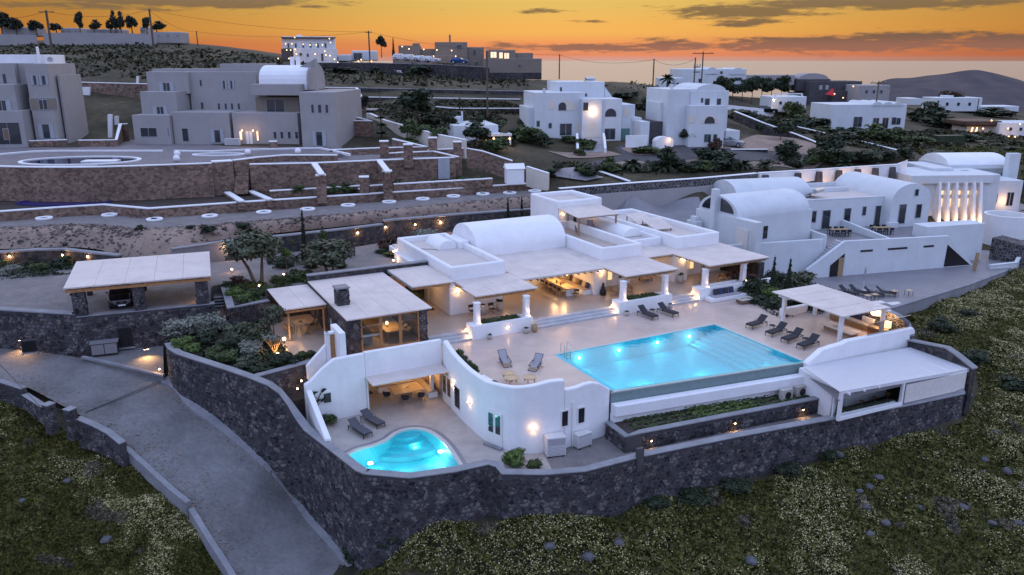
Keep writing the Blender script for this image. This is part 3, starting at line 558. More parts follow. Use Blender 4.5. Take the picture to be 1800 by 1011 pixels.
# terraces under the main house (frame HF: u along the front, v to the back)
HX=(HF.pt(0,0,0),HF.a)
CURVE=smooth_path([(-9.0,-2.9),(-9.25,-5.2),(-9.35,-8.0),(-9.2,-10.6),(-8.5,-12.5),(-7.5,-13.4),(-6.3,-13.72),(-5.2,-13.75),(-4.0,-13.65),(-1.5,-13.4)],5)
def build_terraces():
 cur=[(u+.42 if v>-12 else u+.2,v+(.35 if v<-11 else 0))for u,v in CURVE]
 mb=MB();mb.prism([(-9.0,-5.7),(26.4,-5.7),(26.4,1.0),(-9.0,1.0)],-3.3,0)
 mb.prism([p for p in cur if p[1]<-5.72]+[(-1.25,-13.1),(-1.25,-5.72),(-8.95,-5.72)],-3.3,0)
 mb.prism([(14.35,-15.1),(26.0,-15.1),(26.4,-5.72),(14.35,-5.72)],-3.3,0)
 ground(mb,'pool_terrace','floor',xf=HX)
 j=MB()
 for a,b in[((-1.0,-5.55),(0.9,0)),((-8.9,-4.6),(-1.3,-5.45)),((14.1,-5.4),(18.5,-.8)),((-5.5,0),(-5.9,-5.4)),((8.4,0),(8.1,-5.5)),((20.2,-1.0),(19.3,-7.5))]:
  A,B=Vector((*a,.004)),Vector((*b,.004));d=(B-A).normalized();n=Vector((-d.y,d.x,0))*.035;j.quad(A-n,B-n,B+n,A+n)
 ground(j,'terrace_joint','roof',xf=HX)
 h=MB();h.prism([(-8.9,1.25),(26.0,1.25),(26.0,13),(-8.9,13)],.02,.45);ground(h,'house_floor','floor_in',xf=HX)
 g=MB();g.prism([(-15.3,-.1),(-9.0,-.1),(-9.0,11.0),(-15.3,11.0)],-.3,.448);g.prism([(-18.9,.6),(-15.32,.6),(-15.32,11.2),(-18.9,11.2)],-.3,.446);ground(g,'dining_floor','floor_in',xf=HX)
 g2=MB();g2.prism([(-15.9,-2.4),(-9.02,-2.4),(-9.02,-.1),(-15.9,-.1)],-.2,.44);ground(g2,'walkway','floor',xf=HX)
build_terraces()
def build_steps(name,label,u0,u1,n=3,group='marble steps up to the house'):
 t=thing(name,label,'steps',HF.pt((u0+u1)/2,0,0),HF.a,group);w=(u1-u0)/2
 for k in range(n):
  MB().box(-w,.02+.4*k,.002,w,1.3,.148*(k+1)+(.012 if k==n-1 else 0)).build('tread','step',t,bevel=.015,seg=2)
build_steps('steps','short flight of pale marble steps beside the glass dining room',-8.9,-5.35)
build_steps('steps','widest flight of pale marble steps in front of the long dining veranda',.15,8.45)
build_steps('steps','short flight of pale marble steps between the lounger veranda and the far veranda',14.25,17.25)
# the long infinity pool
def build_pool():
 t=thing('swimming_pool','long lit infinity pool with turquoise water and steps at its far end','pool',HX[0],HX[1])
 q=[(-.9,-5.75),(14.0,-5.75),(14.0,-15.0),(-.9,-13.1)]
 mb=MB()
 def wl(a,b,z0,z1,th):
  A,B=Vector((*a,0)),Vector((*b,0));d=(B-A).normalized();n=Vector((d.y,-d.x,0))*-th
  mb.prism([(A.x,A.y),(B.x,B.y),(B.x+n.x,B.y+n.y),(A.x+n.x,A.y+n.y)],z0,z1)
 base=MB().prism([(-1.2,-5.5),(14.3,-5.5),(14.3,-15.3),(-1.2,-13.3)],-2.0,-1.5);base.build('pool_floor','tile',t)
 mb.prism([(-1.23,-5.74),(14.33,-5.74),(14.33,-5.5),(-1.23,-5.5)],-1.5,-.012);mb.prism([(-1.23,-13.2),(-.92,-13.1),(-.92,-5.76),(-1.23,-5.76)],-1.5,-.012);mb.prism([(14.02,-15.0),(14.33,-15.05),(14.33,-5.76),(14.02,-5.76)],-1.5,-.012)
 mb.build('pool_wall','tile',t)
 MB().prism([(-1.5,-13.45),(14.3,-15.42),(14.3,-15.02),(-1.2,-13.06)],-1.5,-.06).build('overflow_wall','tile_edge',t)
 MB().prism([(-1.2,-13.37),(14.28,-15.33),(14.28,-15.03),(-1.2,-13.07)],-.06,-.035).build('overflow_lip','tile_grey',t)
 for k in range(5):MB().box(14.0-.55*(5-k)+.2,-14.7 if k else-14.4,-1.5,14.0,-5.78,-1.25+.22*k).build('pool_step','tile',t)
 MB().prism([(12.2,-14.6),(13.98,-14.85),(13.98,-13.3),(12.2,-13.3)],-1.49,-.35).build('corner_bench','tile',t)
 w=MB();w.prism([(-.915,-5.765),(14.015,-5.765),(14.015,-15.24),(-.915,-13.28)],-.05,-.028)
 w=MB();w.add([(-.915,-5.765,-.03),(14.015,-5.765,-.03),(14.015,-15.24,-.03),(-.915,-13.28,-.03)],[(3,2,1,0)]);w.build('water',mat_water('pool_water',(.34,.92,.97),.05,1.6),t)
 c=MB()
 c.box(-1.25,-5.76,-.01,14.36,-5.5,.012);c.box(14.03,-15.0,-.01,14.36,-5.78,.012);c.build('coping','tile_grey',t)
 MB().prism([(-1.5,-14.15),(13.9,-16.1),(13.9,-15.45),(-1.5,-13.48)],-1.5,-.72).build('gutter_ledge','white',t,bevel=.06)
 MB().prism([(-1.5,-13.8),(13.9,-15.75),(13.9,-15.4),(-1.5,-13.46)],-3.2,-1.45).build('retaining_face','white',t)
 for u in(.9,4.5,8.2,11.4):
  MB().lathe([(.02,0),(.09,.01),(.09,.05),(.02,.06)],n=10).build('pool_light','bulb_white',t).matrix_local=Matrix.Translation((u,-5.77,-.6))@Matrix.Rotation(R(90),4,'X')
  lamp('pool_lamp',(u,-6.25,-.7),20,(.62,.98,1.0),.12,parent=t)
 for u,v in((.5,-9.6),(1.2,-12.2),(6,-12.8),(11,-13.2),(3.4,-10.5),(8.5,-11)):lamp('pool_lamp',(u,v,-.55),42,(.62,.98,1.0),.15,parent=t)  # added lamps without fittings, set in open water to brighten the pool's front
 l=thing('pool_ladder','curved steel ladder into the corner of the long pool','ladder',HF.pt(-.25,-5.75,0),HF.a)
 for s in(-.27,.27):
  pts=[(s,.35,0),(s,.35,.55)]+[(s,.08+.27*math.cos(a),.55+.24*math.sin(a))for a in np.linspace(.3,3.1,6)]+[(s,-.2,.2),(s,-.2,-1.1)]
  MB().path(pts,.026,6).build('rail','metal',l)
 for k in range(4):MB().box(-.27,-.25,-.2-.25*k,.27,-.15,-.17-.25*k).build('rung','metal',l)
build_pool()
# the main house
BEAMWOOD='wood_warm'
def build_house():
 t=thing('white_villa','largest white villa with rounded parapets and flat canopies beside the long pool','villa',HX[0],HX[1])
 def wall(x0,y0,z0,x1,y1,z1,b=.06,m='white',n='wall'):return MB().box(x0,y0,z0,x1,y1,z1).build(n,m,t,bevel=b)
 wall(-4.9,5.3,.40,.1,19,3.0);wall(9.0,4.75,.40,10.35,12,3.03);wall(10.36,6.6,.40,14.4,12,3.02);wall(18.25,5.0,.40,20.0,12.0,3.03);wall(20.01,6.4,.40,25.4,12.0,3.02)
 wall(.11,10.4,.40,9.0,10.9,3.0);wall(14.41,9.0,.40,18.24,9.5,3.0)
 wall(-4.4,11,.4,25.3,22,3.0,.1,n='rear_wall')
 def boards(u0,u1,v0,v1,n,z=3.2,m='canvas',axis='u',th=.09,gap=.012,slope=0):
  for k in range(n):
   a,b=k/n,(k+1)/n
   if axis=='u':x0,x1,y0,y1=u0+(u1-u0)*a+gap,u0+(u1-u0)*b-gap,v0,v1
   else:x0,x1,y0,y1=u0,u1,v0+(v1-v0)*a+gap,v0+(v1-v0)*b-gap
   f=lambda y:z+slope*(y-v0)
   MB().hexa([(x0,y0,f(y0)-th),(x1,y0,f(y0)-th),(x1,y1,f(y1)-th),(x0,y1,f(y1)-th)],[(x0,y0,f(y0)),(x1,y0,f(y0)),(x1,y1,f(y1)),(x0,y1,f(y1))]).build('roof_board',m,t)
 boards(-4.55,1.1,.95,3.68,3);boards(-4.3,1.1,3.70,6.1,2);boards(1.12,9.38,3.70,12.5,4);boards(9.4,15.15,.45,3.68,3);boards(9.4,15.15,3.70,8,2);boards(15.17,18.2,5.15,9.5,1);boards(18.22,25.5,-.05,3.68,4);boards(18.22,25.5,3.70,8,4)
 wall(-4.2,6.5,3.0,25.2,21.5,3.195,.02,'roof','roof_slab')
 wall(1.15,3.95,2.95,9.36,10.4,3.10,.0,'white','ceiling')
 def beams(u0,u1,v0,v1,step=.62,m='wood',zt=3.105):
  MB().box(u0+.1,v0+.32,zt-.30,u1-.1,v0+.52,zt-.12).build('front_beam',m,t,bevel=.02,seg=1)
  n=int((u1-u0)/step)
  for k in range(n+1):
   u=u0+.12+(u1-u0-.24)*k/n;MB().box(u-.05,v0+.08,zt-.12,u+.05,v1,zt-.002).build('rafter',m,t)
 beams(-4.5,1.05,.95,5.2,.62,'wood_warm');beams(9.45,15.1,.45,6.4);beams(18.27,25.45,-.05,6.3)
 for k in range(12):MB().box(1.3+.68*k,3.75,2.86,1.42+.68*k,10.3,2.96).build('rafter','wood',t)
 MB().box(15.2,5.2,2.92,18.2,5.4,3.1).build('front_beam','wood',t)
 def column(u,v,z0=1.1,z1=2.8):
  c=MB();a,b=.205,.235
  c.hexa([(u+x*b,v+y*b,z0)for x,y in((-1,-1),(1,-1),(1,1),(-1,1))],[(u+x*a,v+y*a,z0+(z1-z0)*.68)for x,y in((-1,-1),(1,-1),(1,1),(-1,1))])
  o=c.build('column','white',t,bevel=.02,seg=2)
  d=MB().box(u-.24,v-.24,z0+(z1-z0)*.68+.002,u+.24,v+.24,z0+(z1-z0)*.75).box(u-.21,v-.21,z0+(z1-z0)*.751,u+.21,v+.21,z1-.06).box(u-.27,v-.27,z1-.058,u+.27,v+.27,z1)
  d.build('capital','white',o,bevel=.015,seg=1)
 for u,v in((-4.6,.62),(-.25,.55),(9.2,.5),(13.65,.45),(18.2,.45),(22.85,.55)):column(u,v)
 def ring(u0,u1,v0,v1,z0,z1,th,zf,b=.2,m='white',fm='roof',n='roof_parapet'):
  s=MB()
  o=[(u0,v0),(u1,v0),(u1,v1),(u0,v1)];i=[(u0+th,v0+th),(u1-th,v0+th),(u1-th,v1-th),(u0+th,v1-th)]
  vs=[(x,y,z0)for x,y in o]+[(x,y,z1)for x,y in o]+[(x,y,z1)for x,y in i]+[(x,y,z0)for x,y in i]
  fs=[]
  for k in range(4):
   l=(k+1)%4;fs+=[(k,l,4+l,4+k),(4+k,4+l,8+l,8+k),(8+k,8+l,12+l,12+k)]
  s.add(vs,fs);s.build(n,m,t,bevel=b,seg=5)
  MB().box(u0+th*.5,v0+th*.5,zf-.1,u1-th*.5,v1-th*.5,zf).build('flat_roof',fm,t)
 ring(-4.5,.7,6.0,19.2,3.0,4.38,.42,3.86,.17)
 ring(10.75,15.25,6.1,19.1,3.0,4.38,.36,3.5,.16,fm='floor_in')
 ring(19.85,25.2,6.6,21.6,3.0,4.4,.40,3.85,.17)
 ring(13.55,19.2,18.9,25.1,3.0,6.52,.45,6.05,.19)
 ring(15.26,19.84,9.0,18.8,3.0,3.95,.3,3.5,.1)
 o=MB().vault(17.2,19.6,12.0,19.5,3.5,.95,axis='v').build('rounded_roof_block','white',t,bevel=.1)
 o=MB().vault(.95,10.7,12.45,18.3,3.86,2.05,18,zb=3.0).build('barrel_vault','white',t,bevel=.07)
 MB().vault(-2.1,-.2,14.3,17.6,3.9,.8,axis='v',zb=3.7).build('rounded_roof_block','white',t,bevel=.1)
 MB().box(-.19,13.9,3.7,.94,17.2,4.55).build('roof_block','white',t,bevel=.12)
 MB().path([(-3.6,15.5,3.9),(-3.0,15.1,3.9),(-2.4,14.7,3.9),(-2.2,14.2,3.9)],.03).build('roof_pipe','cap',t)
 for u,v in((21.9,12.6),(22.0,15.6)):
  o=thing('solar_panel','pale tilted solar panel on the far roof block, %s'%('nearer the pool' if v<14 else 'nearer the back'),'solar panel',HF.pt(u,v,3.86),HF.a,'solar panels on the villa roof');MB().hexa([(-1.2,-1.3,.25),(1.2,-1.3,.25),(1.2,1.3,.95),(-1.2,1.3,.95)],[(-1.2,-1.3,.33),(1.2,-1.3,.33),(1.2,1.3,1.03),(-1.2,1.3,1.03)]).build('panel','canvas',o);[MB().box(x-.04,y-.04,0,x+.04,y+.04,h).build('leg','frame',o)for x in(-1,1)for y,h in((-1.1,.29),(1.1,.88))]
 for k in range(3):
  a,b=13.4+1.75*k+.01,13.4+1.75*(k+1)-.01
  MB().hexa([(a,14.6,5.42),(b,14.6,5.42),(b,18.9,5.78),(a,18.9,5.78)],[(a,14.6,5.5),(b,14.6,5.5),(b,18.9,5.86),(a,18.9,5.86)]).build('roof_board','canvas',t)
 for u in(13.75,18.35):MB().box(u-.08,14.9,3.5,u+.08,15.06,5.28).build('canopy_post','wood',t,bevel=.02,seg=1)
 MB().box(13.5,14.88,5.28,18.6,15.08,5.43).build('front_beam','wood',t)
 for k in range(7):MB().bar((13.6+.78*k,14.7,5.38),(13.6+.78*k,18.8,5.73),.07,.09).build('rafter','wood',t)
 d=MB().box(15.2,18.82,3.5,16.1,18.88,5.2).build('door','door_white',t);MB().box(15.45,18.79,4.0,15.85,18.815,4.95).build('pane','glass_dark',d)
 s=MB().box(14.55,18.78,4.0,14.9,18.88,5.1).build('shutter','shutter',t)
 def door(u0,u1,v,z0,z1,m='door_white',pane='glass_dark',np=2):
  d=MB().box(u0-.07,v-.05,z0,u1+.07,v-.005,z1+.07).build('door',m,t)
  w=(u1-u0)/np
  for k in range(np):MB().box(u0+w*k+.09,v-.065,z0+.65,u0+w*(k+1)-.09,v-.052,z1-.1).build('pane',pane,d)
 door(11.0,12.3,6.6,.45,2.6,'door_white','warm_pane');door(12.9,14.0,6.6,.45,2.6)
 door(20.6,21.9,6.4,.45,2.6,'door_white','warm_pane');door(22.9,24.0,6.4,.45,2.6)
 MB().box(15.6,8.9,1.4,16.3,8.99,2.7).build('window','wood',t);MB().box(.6,10.3,.45,1.6,10.39,2.5).build('door','door_white',t)
 o=MB().box(-4.98,10.0,.45,-4.91,11.2,2.6).build('door','door_white',t)
 MB().box(-3.0,5.25,2.0,-2.9,5.29,2.06).build('wall_plate','black',t)
 def planter(u0,u1,v0=0.,v1=1.15,z=1.1):
  mb=MB();o=[(u0,v0),(u1,v0),(u1,v1),(u0,v1)];i=[(u0+.95,v0+.28),(u1-.95,v0+.28),(u1-.95,v1-.2),(u0+.95,v1-.2)]
  vs=[(x,y,0)for x,y in o]+[(x,y,z)for x,y in o]+[(x,y,z)for x,y in i]+[(x,y,z-.35)for x,y in i]
  fs=[(8+4,9+4,10+4,11+4)]
  for k in range(4):
   l=(k+1)%4;fs+=[(k,l,4+l,4+k),(4+k,4+l,8+l,8+k),(8+k,8+l,12+l,12+k)]
  mb.add(vs,fs).build('planter_wall','white',t,bevel=.05)
 planter(-5.3,.1);planter(8.5,14.2);planter(17.3,23.6)
 MB().box(23.61,.1,0,26.3,.5,1.0).build('garden_wall','white',t,bevel=.05)
 MB().box(25.5,1.3,.4,26.3,12,2.3).build('stone_end_wall','lava_far',t,bevel=.1)
 return t
HOUSE=build_house()
for u0,lab in((-4.3,'clipped low hedge in the white planter nearest the glass dining room'),(9.5,'clipped low hedge in the planter behind the two charcoal loungers')):
 o=link('hedge',leaves('hedge',0,'green'));o.location=HF.pt(u0+1.72,.6,.95);o.rotation_euler=(0,0,HF.a);o.scale=(1.72 if u0<0 else 1.7,.62,.85);tag(o,lab,'hedge')
def sconce(label,p,rot,power=12,group='lit wall sconces',s=1.0):
 t=thing('wall_sconce',label,'wall lamp',p,rot,group)
 MB().lathe([(.05*s,-.07*s),(.10*s,-.03*s),(.13*s,.07*s),(.12*s,.075*s)],(0,-.07*s,0),10).build('cup','white',t)
 b=link('bulb',_bulb,t);b.location=(0,-.1*s,.13*s);b.scale=(s*1.1,)*3
 lamp('sconce_light',(0,-.17*s,.2*s),power,radius=.05,parent=t);lamp('sconce_light',(0,-.17*s,-.14*s),power*.5,radius=.05,parent=t);return t
A=HF.a
sconce('glowing sconce on the white wall under the canopy nearest the dark chimney',HF.pt(-4.15,5.24,2.35),A)
sconce('glowing sconce on the white pier beside the long dining table',HF.pt(9.75,4.69,2.45),A)
sconce('glowing sconce on the white pier between the two far verandas',HF.pt(19.3,4.94,2.4),A)
sconce('glowing sconce on the tower wall under its small canopy, beside the shuttered window',HF.pt(14.1,18.8,4.95),A,5)
sconce('glowing sconce behind the roof terrace chairs, beyond the tower door',HF.pt(17.4,18.8,4.95),A,5)
sconce('glowing sconce on the end wall of the villa facing the gravel garden',HF.pt(-4.97,16.5,1.9),A-R(90),6)
def spotlet(label,p,power,aim=(0,0,1),size=110,group='small uplights at the column feet',name='uplight'):
 t=thing(name,label,'spotlight',p,0,group)
 MB().lathe([(.05,0),(.06,.05),(.045,.055)],n=8).build('housing','frame',t);b=link('bulb',_bulb,t);b.location=(0,0,.075);b.scale=(.7,)*3
 lamp('spot_light',(0,0,.13),power,spot=size,aim=aim,radius=.04,parent=t,blend=.8);return t
d3=(HF.pt(0,-1,0)-HF.pt(0,0,0))
for u,v,lab in((-4.6,.62,'column by the dining room steps'),(-.25,.55,'column beside the widest steps'),(9.2,.5,'first column of the lounger veranda'),(13.65,.45,'second column of the lounger veranda'),(18.2,.45,'first column of the far veranda'),(22.85,.55,'last column of the far veranda')):
 p=HF.pt(u+.12,v-.38,1.1);spotlet('small uplight at the foot of the '+lab,p,26,(d3.x*-.12,d3.y*-.12,1),80)
for i,(u,s,lab)in enumerate(((-5.32,-1,'end of the planter by the glass dining room'),(.12,1,'near end of the widest steps'),(8.48,-1,'far end of the widest steps'),(14.22,1,'near end of the steps to the far veranda'),(17.28,-1,'planter end at the far veranda steps'))):
 for v,z in((.25,.3),(.95,.62)):
  t=thing('step_light','small lit lamp on the %s, %s'%(lab,'lower' if v<.5 else 'upper'),'step lamp',HF.pt(u+s*.03,v,z),A,'step lamps')
  MB().box(-.03,-.06,-.04,.03,.06,.04).build('housing','white',t);b=link('bulb',_bulb,t);b.location=(s*.05,0,0);b.scale=(.8,)*3
  lamp('step_light_glow',(s*.14,0,-.02),9,radius=.04,parent=t)
t=thing('wall_lamp','recessed lit lamp low on the planter wall nearest the urn','wall lamp',HF.pt(-2.2,-.02,.62),A);MB().box(-.12,-.03,-.05,.12,.02,.05).build('housing','white',t);MB().box(-.1,-.045,-.035,.1,-.031,.0).build('lens','bulb',t);lamp('wall_lamp_glow',(0,-.12,-.03),3.5,radius=.05,parent=t)
for u,v,p in((1.5,7.5,60),(16.3,7.4,55),(-2.2,3.2,26),(11.8,3.4,30),(21.8,3.2,34)):
 t=thing('ceiling_lamp',{1.5:'flush ceiling lamp over the open floor of the long veranda',16.3:'flush ceiling lamp in the sofa alcove',-2.2:'flush lamp under the canopy above the bar stools',11.8:'flush lamp under the canopy above the rattan chairs',21.8:'flush lamp under the farthest canopy'}[u],'ceiling lamp',HF.pt(u,v,2.83),A,'flush veranda lamps')
 MB().lathe([(.1,0),(.13,.03),(.13,.1)],n=12).build('housing','white',t);MB().lathe([(.02,-.012),(.09,-.004),(.09,0)],n=12).build('lens','shade',t);lamp('ceiling_glow',(0,0,-.08),p,radius=.1,parent=t)
# the sunken guest courtyard in front of the pool terrace
from mathutils.geometry import tessellate_polygon
def slab_with_hole(mb,outer,hole,z):
 pts=[Vector((*p,z))for p in outer];hp=[Vector((*p,z))for p in hole]
 tri=tessellate_polygon([pts,hp]);mb.add(pts+hp,[tuple(t)for t in tri]);return mb
LOWPOOL=smooth_path([(-17.75,-8.2),(-17.0,-7.85),(-15.9,-7.75),(-14.9,-7.4),(-14.1,-6.8),(-13.35,-6.55),(-12.6,-6.75),(-12.05,-7.5),(-11.8,-8.8),(-11.8,-10.4),(-12.05,-12.5),(-12.2,-13.9)],4)+[(-15.6,-13.35),(-17.6,-11.7)]
def build_courtyard():
 cur=[p for p in CURVE if p[0]<=-5.9]
 outer=[(-19.5,-2.65),(-18.9,2.0),(-15.0,2.6),(-8.6,2.6),(-8.95,-2.7)]+cur+[(-6.55,-13.6),(-6.9,-14.4),(-7.6,-16.9),(-8.5,-16.95),(-10.4,-15.9),(-11.1,-14.6),(-12.25,-14.2),(-15.7,-13.6),(-17.9,-11.6),(-18.65,-8.4),(-19.5,-4.7)]
 ground(slab_with_hole(MB(),outer,LOWPOOL,-3.0),'courtyard_floor','floor_low',xf=HX)
 g=MB();g.prism([(-6.5,-13.3),(-1.6,-13.0),(-1.6,-16.2),(14.0,-17.5),(13.6,-19.6),(4.9,-18.35),(-2.2,-17.65),(-6.1,-17.55),(-7.6,-16.9),(-6.9,-14.4)],-3.4,-3.02)
 ground(g,'gravel_walk','gravel',xf=HX)
 t=thing('plunge_pool','small lit curvy pool with round underwater steps in the sunken courtyard','pool',HF.pt(0,0,-3),HF.a)
 n=len(LOWPOOL);c=Vector((-14.5,-10.2,0));mb=MB()
 low=[(c.x+(x-c.x)*.93,c.y+(y-c.y)*.93,-1.15)for x,y in LOWPOOL]
 mb.hexa(low,[(x,y,-.02)for x,y in LOWPOOL]);mb.f=[f for f in mb.f if len(f)==4]
 mb.add(low,[tuple(range(n))]);mb.build('basin','tile',t)
 MB().add([(x,y,-.07)for x,y in LOWPOOL],[tuple(range(n))]).build('water',mat_water('plunge_water',(.62,.96,.95),.02,1.5),t)
 for k in range(4):
  r=1.0+.5*k;pts=[(-13.3+r*1.15*math.cos(a),-6.4+r*math.sin(a))for a in np.linspace(math.pi*1.02,math.pi*1.98,14)]
  MB().prism(pts,-1.14,-.22-.2*k).build('round_step','tile',t,bevel=.03,seg=2)
 def band(d0,d1,z0,z1,name,m):
  edge=LOWPOOL[:-2];a=offset(edge,d0);b=offset(edge,d1);w=MB();k=len(a)
  w.add([(*p,z1)for p in a]+[(*p,z1)for p in b]+[(*p,z0)for p in a]+[(*p,z0)for p in b],[(i,i+1,k+i+1,k+i)for i in range(k-1)]+[(2*k+i,2*k+i+1,i+1,i)for i in range(k-1)]+[(k+i,k+i+1,3*k+i+1,3*k+i)for i in range(k-1)]);w.build(name,m,t)
 band(-.02,.24,-.1,.012,'coping','tile_grey');band(.245,.52,0,.008,'dark_border','deck')
 for u,v in((-16.6,-9.0),(-12.05,-9.6)):
  MB().lathe([(.02,0),(.16,.02),(.16,.06),(.02,.07)],(u,v,-.55),10).build('pool_light','bulb_white',t)
  lamp('pool_lamp',(u+(.2 if u<-14 else-.25),v-.2,-.35),55,(.70,1.0,.97),.12,parent=t)
 for u,v in((-14.6,-9.6),(-15.0,-12.2),(-13.2,-8.0)):lamp('pool_lamp',(u,v,-.5),20,(.66,1.0,.97),.15,parent=t)
build_courtyard()
def build_guest_suite():
 t=thing('guest_suite','white curved-walled guest suite below the pool terrace, open to the small pool','annexe',HX[0],HX[1])
 def top(u,v):
  if v>-12.4 and u<-8:return float(np.interp(-v,[2.9,5.2,8,10.6,12.5],[1.55,1.30,1.16,1.2,1.42]))
  return float(np.interp(u,[-8.5,-7.5,-6.6,-6.2,-5.3,-5.2,-4.2,-3.2,-2.4,-1.5],[1.42,1.62,1.78,1.82,1.74,1.05,1.0,1.12,.85,.22]))
 A=[p for p in CURVE if p[0]<=-5.2];B=[(-5.2,-13.75)]+[p for p in CURVE if p[0]>-5.2]
 mb=MB();wall_strip(mb,[(u,v,-3.4,top(u,v)if u<-5.25 else 1.72)for u,v in A],.42);mb.build('curved_wall','white',t,bevel=.12,seg=4)
 mb=MB();wall_strip(mb,[(u,v,-3.4,top(u+.02,v)if u>-5.19 else 1.05)for u,v in B],.40);mb.build('parapet_wall','white',t,bevel=.12,seg=4)
 w=MB();w.hexa([(-19.0,-2.75,-3.4),(-14.75,-2.75,-3.4),(-14.75,-2.35,-3.4),(-19.0,-2.35,-3.4)],[(-19.0,-2.75,-.05),(-14.75,-2.75,1.45),(-14.75,-2.35,1.45),(-19.0,-2.35,-.05)]);
 w=MB();w.add([(x,y,z)for y in(-2.75,-2.35)for x,z in((-19.0,-3.4),(-14.75,-3.4),(-14.75,1.45),(-16.9,1.40),(-17.8,.80),(-18.6,.1),(-19.0,-.1))],[(0,1,2,3,4,5,6),(13,12,11,10,9,8,7)]+[(i,(i+1)%7,7+(i+1)%7,7+i)for i in range(7)]);w.build('wall','white',t,bevel=.08)
 MB().box(-14.75,-2.749,-.52,-9.0,-2.36,1.5).build('lintel_wall','white',t,bevel=.03,seg=2)
 MB().box(-14.8,-4.45,-.36,-9.15,-2.74,-.27).build('canopy','canvas',t)
 MB().box(-14.8,2.2,-3.0,-8.5,2.5,-.5).build('room_back_wall','cream',t);MB().box(-8.98,-2.3,-3.0,-8.7,2.2,-.5).build('room_side_wall','cream',t);MB().box(-15.05,-2.3,-3.0,-14.8,2.2,-.5).build('room_side_wall','cream',t);MB().box(-15.0,-2.35,-.56,-8.7,2.4,-.5).build('ceiling','cream',t)
 for k in range(8):MB().box(-14.5+.74*k,-4.3,-.46,-14.4+.74*k,2.1,-.365).build('rafter','wood',t)
 sw=MB();sw.add([(x,y,z)for x in(-18.95,-18.55)for y,z in((-2.75,-3.3),(-2.75,-.45),(-7.3,-2.05),(-7.3,-3.3))],[(0,1,2,3),(7,6,5,4)]+[(i,(i+1)%4,4+(i+1)%4,4+i)for i in range(4)]);sw.build('side_wall','white',t,bevel=.08)
 for u in(-14.74,):MB().box(u,-2.80,-3.0,u+.12,-2.3,-.5).build('post','white',t)
 MB().box(-9.7,-2.2,-3,-9.45,-1.9,-.5).build('post','door_white',t);MB().box(-9.42,-.4,-3,-9.2,-.2,-.5).build('post','door_white',t)
 def win(p,rot,w,h,z,bars=True,fm='white',m='glass_dark'):
  f=MB().box(-w/2-.09,-.06,z-.09,w/2+.09,.02,z+h+.09).build('window','door_white',t);f.location=(*p,0);f.rotation_euler=(0,0,rot)
  MB().box(-w/2,-.075,z,w/2,-.062,z+h).build('pane',m,f)
  if bars:
   b=MB()
   for k in range(1,3):b.box(-w/2+w*k/3-.012,-.1,z,-w/2+w*k/3+.012,-.08,z+h)
   for k in range(1,5):b.box(-w/2,-.1,z+h*k/5-.012,w/2,-.08,z+h*k/5+.012)
   b.build('grille','frame',f)
 win((-5.22,-13.76),0,.42,1.0,-1.4);win((-3.92,-13.66),0,.44,1.0,-1.5);win((-17.55,-2.76),0,.5,.7,-1.62,False);win((-9.33,-6.3),R(-90),.85,1.5,-2.3)
 d=MB().box(-.62,-.05,-2.95,.62,.03,-.62).build('door','door_white',t);d.location=(-9.02,-11.45,0);d.rotation_euler=(0,0,R(-68))
 for s in(-1,1):MB().box(s*.3-.2,-.065,-2.05,s*.3+.2,-.052,-.75).build('pane','glass_dark',d)
 MB().box(-.75,-.35,-3.0,.75,-.06,-2.86).build('door_step','cap',d,bevel=.02,seg=1)
 dd=MB().box(-.8,-.05,-2.95,.8,.03,-.7).build('door','door_white',t);dd.location=(-9.2,-4.1,0);dd.rotation_euler=(0,0,R(-90))
 for s in(-1,1):MB().box(s*.4-.27,-.065,-2.2,s*.4+.27,-.052,-.85).build('pane','glass_dark',dd)
 dr=MB().box(-14.2,2.12,-3,-13.2,2.19,-.9).build('door','door_white',t)
 MB().tube((-4.6,-13.8,-3),(-4.6,-13.8,.1),.05).build('down_pipe','white',t)
 MB().box(-5.6,-13.85,-2.75,-5.2,-13.74,-2.2).build('meter_box','frame',t)
build_guest_suite()
def rot_at(u,v):
 i=min(range(len(CURVE)-1),key=lambda k:(CURVE[k][0]-u)**2+(CURVE[k][1]-v)**2);a,b=CURVE[i],CURVE[i+1];return math.atan2(b[1]-a[1],b[0]-a[0])
for u,v,z,lab in((-9.27,-5.45,-1.0,'glowing sconce on the curved white wall nearest the sunken room'),(-9.36,-8.35,-1.15,'glowing sconce on the curved white wall between the barred window and the glazed door'),(-7.35,-13.5,-1.35,'glowing sconce on the curved white wall beyond the glazed door')):
 sconce(lab,HF.pt(u,v,z),HF.a+rot_at(u,v),9)
for p,lab in(((-9.9,-1.6),'pendant lamp glowing over the corner bench in the sunken room'),((-10.6,1.0),'pendant lamp glowing at the back of the sunken room')):
 t=thing('pendant_lamp',lab,'pendant lamp',HF.pt(*p,-1.05),0);MB().tube((0,0,.1),(0,0,.5),.01).build('cord','frame',t);MB().lathe([(.05,.14),(.16,0),(.15,0),(.03,.12)],n=12).build('lamp_shade','shade',t);lamp('pendant_glow',(0,0,-.1),62,radius=.08,parent=t)
def ac_unit(label,p,rot,w=1.05,d=.5,h=.95,group='white outdoor air units'):
 t=thing('air_conditioner',label,'air conditioner',p,rot,group)
 MB().box(-w/2,-d/2,.08,w/2,d/2,h).build('casing','ac',t,bevel=.03,seg=2)
 g=MB();g.box(-w*.45,-d/2-.012,.16,w*.45,-d/2-.002,h-.08).build('front_panel','fab_grey',t)
 for k in range(7):MB().box(-w*.44,-d/2-.026,.2+.095*k,w*.44,-d/2-.013,.235+.095*k).build('grille_slat','ac',t)
 for s in(-1,1):MB().box(s*w*.35-.06,-d/2-.02,0,s*w*.35+.06,d/2+.02,.08).build('foot','frame',t)
 return t
